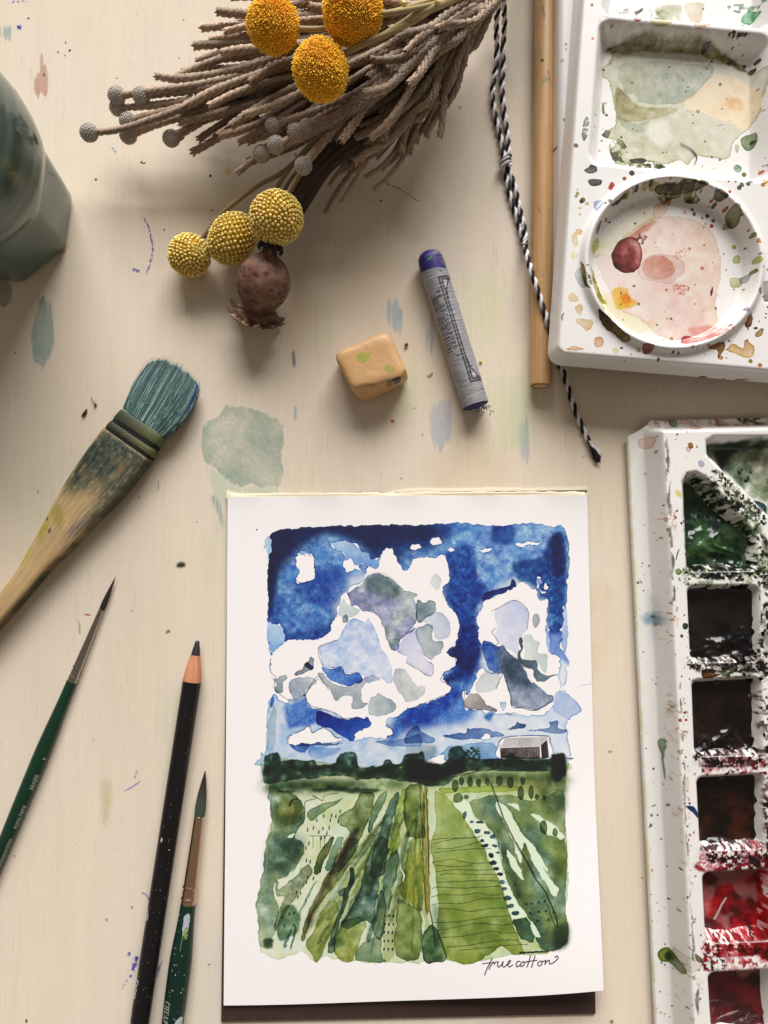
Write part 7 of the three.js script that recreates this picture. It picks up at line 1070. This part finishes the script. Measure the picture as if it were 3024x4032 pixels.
// round brushes: hair, crimped ferrule, lacquered handle
function roundBrush({ label, tip, hair0, crimp, hand, end, w, text, bend, hairCols, metal, lacquer, extra, textAt }) {
  const hOf = (r) => Math.max(0.9, r), mm = 0.0899, R = w.map((q) => (q * mm) / 2), A = at(...tip, 1.2), E = at(...end, R[4]), N = V(0, 1, 0);
  const t = thing('round_brush', label, 'paintbrush', at(...hand, 0)), H = at(...hand, R[3]), dir = E.clone().sub(H), C = at(...hair0, R[3] * 0.9), dF = H.clone().sub(C), Lf = dF.length();
  const Lh = C.clone().sub(A).length(), hd = A.clone().sub(C);
  // hairs
  const rnd = rng(tip[0]), hb = new GB(), r0 = R[0];
  turned(C, hd, [[-1, r0 * 0.9], [0, r0 * 0.96], [Lh * 0.16, r0 * 1.06], [Lh * 0.35, r0 * 0.98], [Lh * 0.6, r0 * 0.7], [Lh * 0.8, r0 * 0.4], [Lh * 0.94, r0 * 0.14], [Lh, 0.05]], 20, { gb: hb, color: (i, j) => lin(hairCols[i < 3 ? 0 : i < 5 ? 1 : 2]).map((v) => v * (0.75 + 0.5 * noise(j * 1.9, i * 0.5, 4))) });
  const [f, s, u] = frameOf(hd);
  for (let k = 0; k < 160; k++) { const a = rnd() * 2 * PI, q = [[0, 1.0], [0.2, 1.08], [0.5, 0.86], [0.8, 0.42], [0.985 + rnd() * 0.02, 0.04 + rnd() * 0.05]].map(([d, m]) => C.clone().addScaledVector(f, d * Lh).addScaledVector(s, Math.cos(a) * r0 * m).addScaledVector(u, Math.sin(a) * r0 * m)); const b = 0.7 + rnd() * 0.9; tube(hb, q, (z) => 0.05 * (1 - 0.6 * z), 3, { caps: false, color: (z) => lin(hairCols[z < 0.35 ? 0 : z < 0.65 ? 1 : 2]).map((v) => v * b) }); }
  part('hair', hb.build(), std({ vertexColors: true, roughness: 0.5 }), t);
  const rt = R[1], rb = R[2], fe = [[-0.1, rt * 0.93], [0, rt], [Lf * 0.45, lerp(rt, rb, 0.5)], [Lf * 0.78, rb * 0.97], [Lf * 0.79, rb * 0.98], [Lf * 0.8, rb * 1.08], [Lf * 0.812, rb * 1.08], [Lf * 0.825, rb * 0.9], [Lf * 0.85, rb * 0.98], [Lf * 0.89, rb * 1.0], [Lf * 0.915, rb * 0.92], [Lf * 0.925, rb * 1.09], [Lf * 0.94, rb * 1.1], [Lf * 0.955, rb * 1.02], [Lf, rb * 1.03]];
  part('ferrule', turned(C, dF, fe, 40), std({ color: metal, metalness: 1, roughness: 0.24 }), t, 'crimped metal ferrule');
  // handle
  const Ld = dir.length(), K = 18, Wp = 256, Hp = Math.min(2048, Math.round(Ld * K)), sh = new Sheet(Wp, Hp, lin(lacquer)), k2 = Hp / Ld;
  sh.each((x, y, c, i) => { const n = 1 + (fbm(x * 0.04, y * 0.006, 95, 3) - 0.5) * 0.35; c[i] *= n; c[i + 1] *= n; c[i + 2] *= n; });
  print(sh, (g) => text(g, k2, Wp), '#b9c0b6', 0.8, 0.4);
  if (extra) extra(sh, k2, Wp);
  const prof = Array.from({ length: 40 }, (_, i) => { const q = i / 39; return [q * Ld, bend(q) * mm / 2]; });
  part('handle', turned(H, dir, prof, 40, { capA: true, capB: true }), phys({ map: sh.texture({ wrap: THREE.RepeatWrapping }), roughness: 0.45, specularIntensity: 0.6, clearcoat: 0.3, clearcoatRoughness: 0.12 }), t, 'glossy dark green handle with pale lettering');
  return t;
}
roundBrush({
  label: 'thin round brush with a dark green lettered handle, below the wide brush', tip: [455, 2272], hair0: [399, 2402], hand: [283, 2684], end: [-150, 3730], w: [18, 20, 36, 40, 46],
  bend: (q) => lerp(40, 60, sstep(0, 0.3, q)) - 14 * sstep(0.35, 1, q), hairCols: ['#1f1a18', '#2a1518', '#1c1013'], metal: '#b3aca2', lacquer: '#0d3322',
  text: (g, k) => { const X = 98; say(g, '4', X, k * 26.5, PI / 2, '600 26px sans-serif'); say(g, 'Silver', X, k * 32.5, PI / 2, 'italic 700 34px serif'); say(g, 'Ruby Satin', X, k * 43.5, PI / 2, 'italic 600 28px serif'); say(g, '2522S·MONOGRAM', X, k * 55.5, PI / 2, '600 24px sans-serif'); },
});
roundBrush({
  label: 'round brush with a nickel ferrule tinted with warm reflections and paint-chipped green handle, by the painting', tip: [808, 3036], hair0: [785, 3214], hand: [741, 3558], end: [628, 4420], w: [37, 38, 54, 58, 62],
  bend: (q) => lerp(57, 84, sstep(0, 0.3, q)) - 22 * sstep(0.4, 1, q), hairCols: ['#3d4a38', '#33352c', '#241015'], metal: '#dcb89c', lacquer: '#0b2a20',  // nickel ferrule: warm reflections of table and room put into its colour
  text: (g, k) => { say(g, "CHEAP JOE'S", 40, k * 30.6, PI / 2, '700 34px serif', 2); },
  extra: (sh, k) => {
    wash(sh, [[62, k * 3], [84, k * 2.2], [92, k * 5], [80, k * 8.4], [66, k * 9], [60, k * 6]], '#aeb2bd', { opaque: 0.95, rough: 5 }); wash(sh, [[70, k * 7], [86, k * 6.4], [88, k * 9.6], [74, k * 10.4], [64, k * 9]], '#7f8a50', { opaque: 0.95, rough: 6, broken: { f: 0.08, cut: 0.36 } });
    const r = rng(7); for (let n = 0; n < 46; n++) wash(sh, blob(30 + r() * 80, k * (2 + r() * 46), 0.8 + r() * 2, 1 + r() * 3, 0, 7, 0.4, n), ['#c9d0c8', '#8a9a8a', '#dfe4df'][n % 3], { opaque: 0.8 }); wash(sh, [[80, k * 37], [112, k * 36], [110, k * 44], [92, k * 46]], '#c3cacb', { opaque: 0.9, rough: 7 }); wash(sh, [[66, k * 9], [64, k * 14]], '#aab4aa', { line: 2, opaque: 0.6 });
  },
});
{ // black pencil
  const R = 3.15, a = at(756, 2682, R), b = at(520, 4220, R), dir = b.clone().sub(a), L = dir.length(), tip = at(778, 2522, R * 0.75), tp = tip.clone().sub(a), LT = tp.length(), K = 16;
  const sh = new Sheet(256, 2048, lin('#131012')), k = 2048 / L;
  sh.each((x, y, c, i) => { const n = 1 + (fbm(x * 0.05, y * 0.008, 101, 3) - 0.5) * 0.6; c[i] *= n; c[i + 1] *= n; c[i + 2] *= n; });
  print(sh, (g) => { say(g, 'Extra', 24, k * 99, PI / 2, 'italic 700 36px serif'); g.lineWidth = 5; g.beginPath(); g.moveTo(14, k * 76); g.bezierCurveTo(30, k * 77, 40, k * 79, 26, k * 80); g.bezierCurveTo(12, k * 80, 24, k * 77, 34, k * 79); g.stroke(); say(g, 'Soft', 12, k * 110, PI / 2, 'italic 700 34px serif'); }, '#d8d6d4', 0.95, 0.2);
  const r = rng(17);
  wash(sh, blob(44, k * 53, 5, 11, 0, 9, 0.4, 2), '#b9bfa4', { opaque: 0.95, rough: 2 }); wash(sh, blob(86, k * 56, 4, 3, 0, 8, 0.5, 3), '#c9ccd0', { opaque: 0.9, rough: 2 });
  for (let n = 0; n < 150; n++) { const edge = n < 60, x = edge ? 4 + r() * 14 : 20 + r() * 110; wash(sh, blob(x, r() * 2048, 0.6 + r() * (edge ? 2.6 : 1.2), 0.8 + r() * (edge ? 8 : 2.4), 0, 7, 0.4, n), ['#c9cbc2', '#8f958c', '#b4b8b0'][n % 3], { opaque: 0.5 + r() * 0.4, rough: 0.5 }); }
  const t = thing('pencil', 'black sharpened pencil with chipped white lettering, between the two round brushes', 'pencil', a.clone().setY(0));
  part('barrel', turned(a, dir, [[0, R * 0.97], [0.25, R], [L * 0.3, R], [L * 0.6, R], [L, R]], 40, { capB: true }), phys({ map: sh.texture(), roughness: 0.5, specularIntensity: 0.5, clearcoat: 0.2, clearcoatRoughness: 0.15 }), t, 'black lacquered barrel');
  const wd = new GB(); turned(a, tp, [[-0.4, R * 0.98], [0, R * 0.99], [LT * 0.2, R * 0.9], [LT * 0.42, R * 0.7], [LT * 0.6, R * 0.53], [LT * 0.63, R * 0.5]], 28, { gb: wd, color: (i, j) => lin('#bf7f5c').map((v) => v * (0.75 + 0.5 * noise(j * 1.7, i * 0.7, 6))) });
  part('wood_cone', wd.build(), std({ vertexColors: true, roughness: 0.8 }), t, 'sharpened reddish wood');
  part('lead', turned(a, tp, [[LT * 0.58, R * 0.5], [LT * 0.64, R * 0.5], [LT * 0.8, R * 0.38], [LT * 0.95, R * 0.25], [LT * 0.985, R * 0.21], [LT, R * 0.08]], 20, { capB: true }), std({ color: '#2b2b2e', roughness: 0.42, metalness: 0.1 }), t);
}

// ---------------------------------------------------------------- glass jar of brush water
{
  const c = at(22, 856, 0), th0 = 0.09, SEG = 64, oct = (a) => { const k = (((a - th0) % (PI / 4)) + PI / 4) % (PI / 4) - PI / 8 + PI / 8, w = Math.abs(((k + PI / 8) % (PI / 4)) - PI / 8); return Math.cos(PI / 8) / Math.cos(w); };
  // radius at angle a and height y: eight flat faces below, a round shoulder above
  const ring = (y, R, round) => Array.from({ length: SEG * 2 }, (_, j) => { const a = (j / (SEG * 2)) * 2 * PI, q = 1.05 * Math.min(0.985, lerp(oct(a), 0.985, round)) + 0.012; return V(c.x + Math.cos(a) * R * q, y, c.z + Math.sin(a) * R * q); });
  const outer = [[0.2, 21.5, 0.2], [0.5, 23, 0.1], [1.6, 24.2, 0], [10, 25, 0], [20, 25.9, 0], [29, 26.8, 0], [31, 27.2, 0.1], [33, 27.8, 0.5], [36, 28.6, 0.9], [41, 29.4, 1], [48, 29.8, 1], [56, 29.4, 1], [63, 28.2, 1], [67, 27, 1], [70, 26.6, 1], [72, 27, 1], [73, 26.6, 1], [73.2, 25.8, 1], [72.4, 25.2, 1]];
  const inner = [[68, 24.4, 1], [63, 25.4, 1], [56, 26.8, 1], [48, 27.2, 1], [41, 26.8, 1], [36, 26, 0.95], [30, 24.6, 0.7], [20, 23.6, 0.6], [10, 22.7, 0.6], [5, 21.8, 0.7], [3.6, 19, 1]];
  const t = thing('water_jar', 'faceted glass jar of murky grey-green brush water at the left edge', 'jar', c.clone()), gb = new GB();
  skin(gb, outer.map((r) => ring(...r)), { capA: true });
  const paintedSwirls = new Sheet(512, 512, lin('#8aa298')), r = rng(3);
  paintedSwirls.each((x, y, k, i) => { const n = 0.8 + 1.7 * (fbm(x * 0.008 + y * 0.004, y * 0.07 + Math.sin(x * 0.02) * 0.5, 111, 4) - 0.5) * sstep(150, 230, y) - 0.25 * (fbm(x * 0.03, y * 0.03, 113, 3) - 0.5); k[i] *= n; k[i + 1] *= n; k[i + 2] *= n; });  // reflection and refraction swirls of the shoulder, painted as bands of tone
  part('glass', gb.build(), phys({ map: paintedSwirls.texture({ wrap: THREE.RepeatWrapping }), roughness: 0.12, transmission: 0.55, thickness: 0, ior: 1.5 }), t, 'clear faceted glass');
  const w = new GB(), water = [[0.9, 20, 0.3], [1.6, 23.5, 0.1], [10, 24.5, 0], [20, 25.4, 0], [29, 26.3, 0], [31, 26.6, 0.1], [33, 27.2, 0.5], [34.5, 27.5, 0.8], [34.8, 27, 0.9]];
  skin(w, water.map((q) => ring(...q)), { capA: true, capB: true });
  part('water', w.build(), phys({ color: '#22463b', roughness: 0.2 }), t, 'murky grey-green water');
  // streaks of dried paint inside the shoulder
  const s = new GB();
  for (let k = 0; k < 26; k++) {
    const a = 0.2 + r() * 1.5 - (k % 3) * 0.6, y0 = 38 + r() * 26, len = 3 + r() * 12, wd = 0.01 + r() * 0.03, col = lin(['#6f9a3a', '#3f6a5a', '#7f8a4a', '#4f8a8a', '#2f4a44'][k % 5]), Rr = (y) => lerp(26.2, 27.0, sstep(36, 50, y)) - sstep(55, 68, y) * 1.9;
    const rows = Array.from({ length: 7 }, (_, i) => { const y = y0 - len * (i / 6), q = Math.sin((i / 6) * PI) * wd * (0.6 + 0.8 * r()); return [-1, 1].map((z) => V(c.x + Math.cos(a + z * q) * (Rr(y) - 0.25), y, c.z + Math.sin(a + z * q) * (Rr(y) - 0.25))); });
    skin(s, rows, { closed: false, color: () => col });
  }
  part('dried_paint', s.build(), std({ vertexColors: true, roughness: 0.6, side: THREE.DoubleSide }), t, 'streaks of dried green paint inside the glass');
}

// ---------------------------------------------------------------- crumbs of plant on the table
{
  const crumb = (name, label, cat, list, r, col, h = 0.5) => { const t = thing(name, label, cat, at(list[0][0], list[0][1], 0)), gb = new GB(); tube(gb, spline(list.map(([x, y, z]) => at(x, y, z ?? h)), 12), r, 7, { color: (k, j) => lin(col).map((v) => v * (0.7 + 0.6 * noise(j * 5, k * 6, 3))) }); part('husk', gb.build(), std({ vertexColors: true, roughness: 0.85 }), t); return t; };
  crumb('seed_husk', 'small dark brown husk on the table left of the wide brush', 'husk', [[342, 1610], [337, 1622], [330, 1632], [325, 1639]], (k) => 0.15 + 0.5 * Math.sin(k * PI), '#4a2a20');
  crumb('seed', 'tiny seed with a thin stalk on the table, just left of the wide brush bristles', 'seed', [[358, 1563], [365, 1576], [373, 1588], [377, 1596]], (k) => 0.1 + 0.42 * sstep(0.5, 0.9, k), '#6a4a34');
  crumb('plant_crumb', 'small brown plant crumb between the tan eraser and the pastel', 'crumb', [[1594, 1364, 0.3], [1600, 1356, 0.9], [1606, 1362, 0.4]], (k) => 0.2 + 0.4 * Math.sin(k * PI), '#7a5a44');
  crumb('plant_crumb', 'pale curled plant crumb on the table beside the lower half of the pastel', 'crumb', [[1684, 1480, 0.25], [1694, 1474, 0.6], [1704, 1468, 0.25]], 0.2, '#a8947a');
  for (const [x, y, lab] of [[1803, 1196, 'tiny yellow flower crumb on the table right of the pastel, the upper one'], [1893, 1424, 'tiny yellow flower crumb on the table right of the pastel, the lower one']]) crumb('flower_crumb', lab, 'crumb', [[x - 5, y - 3, 0.25], [x, y, 0.55], [x + 5, y + 1, 0.25]], (k) => 0.12 + 0.26 * Math.sin(k * PI), '#d8b850');
}
renderer.render(scene, camera);
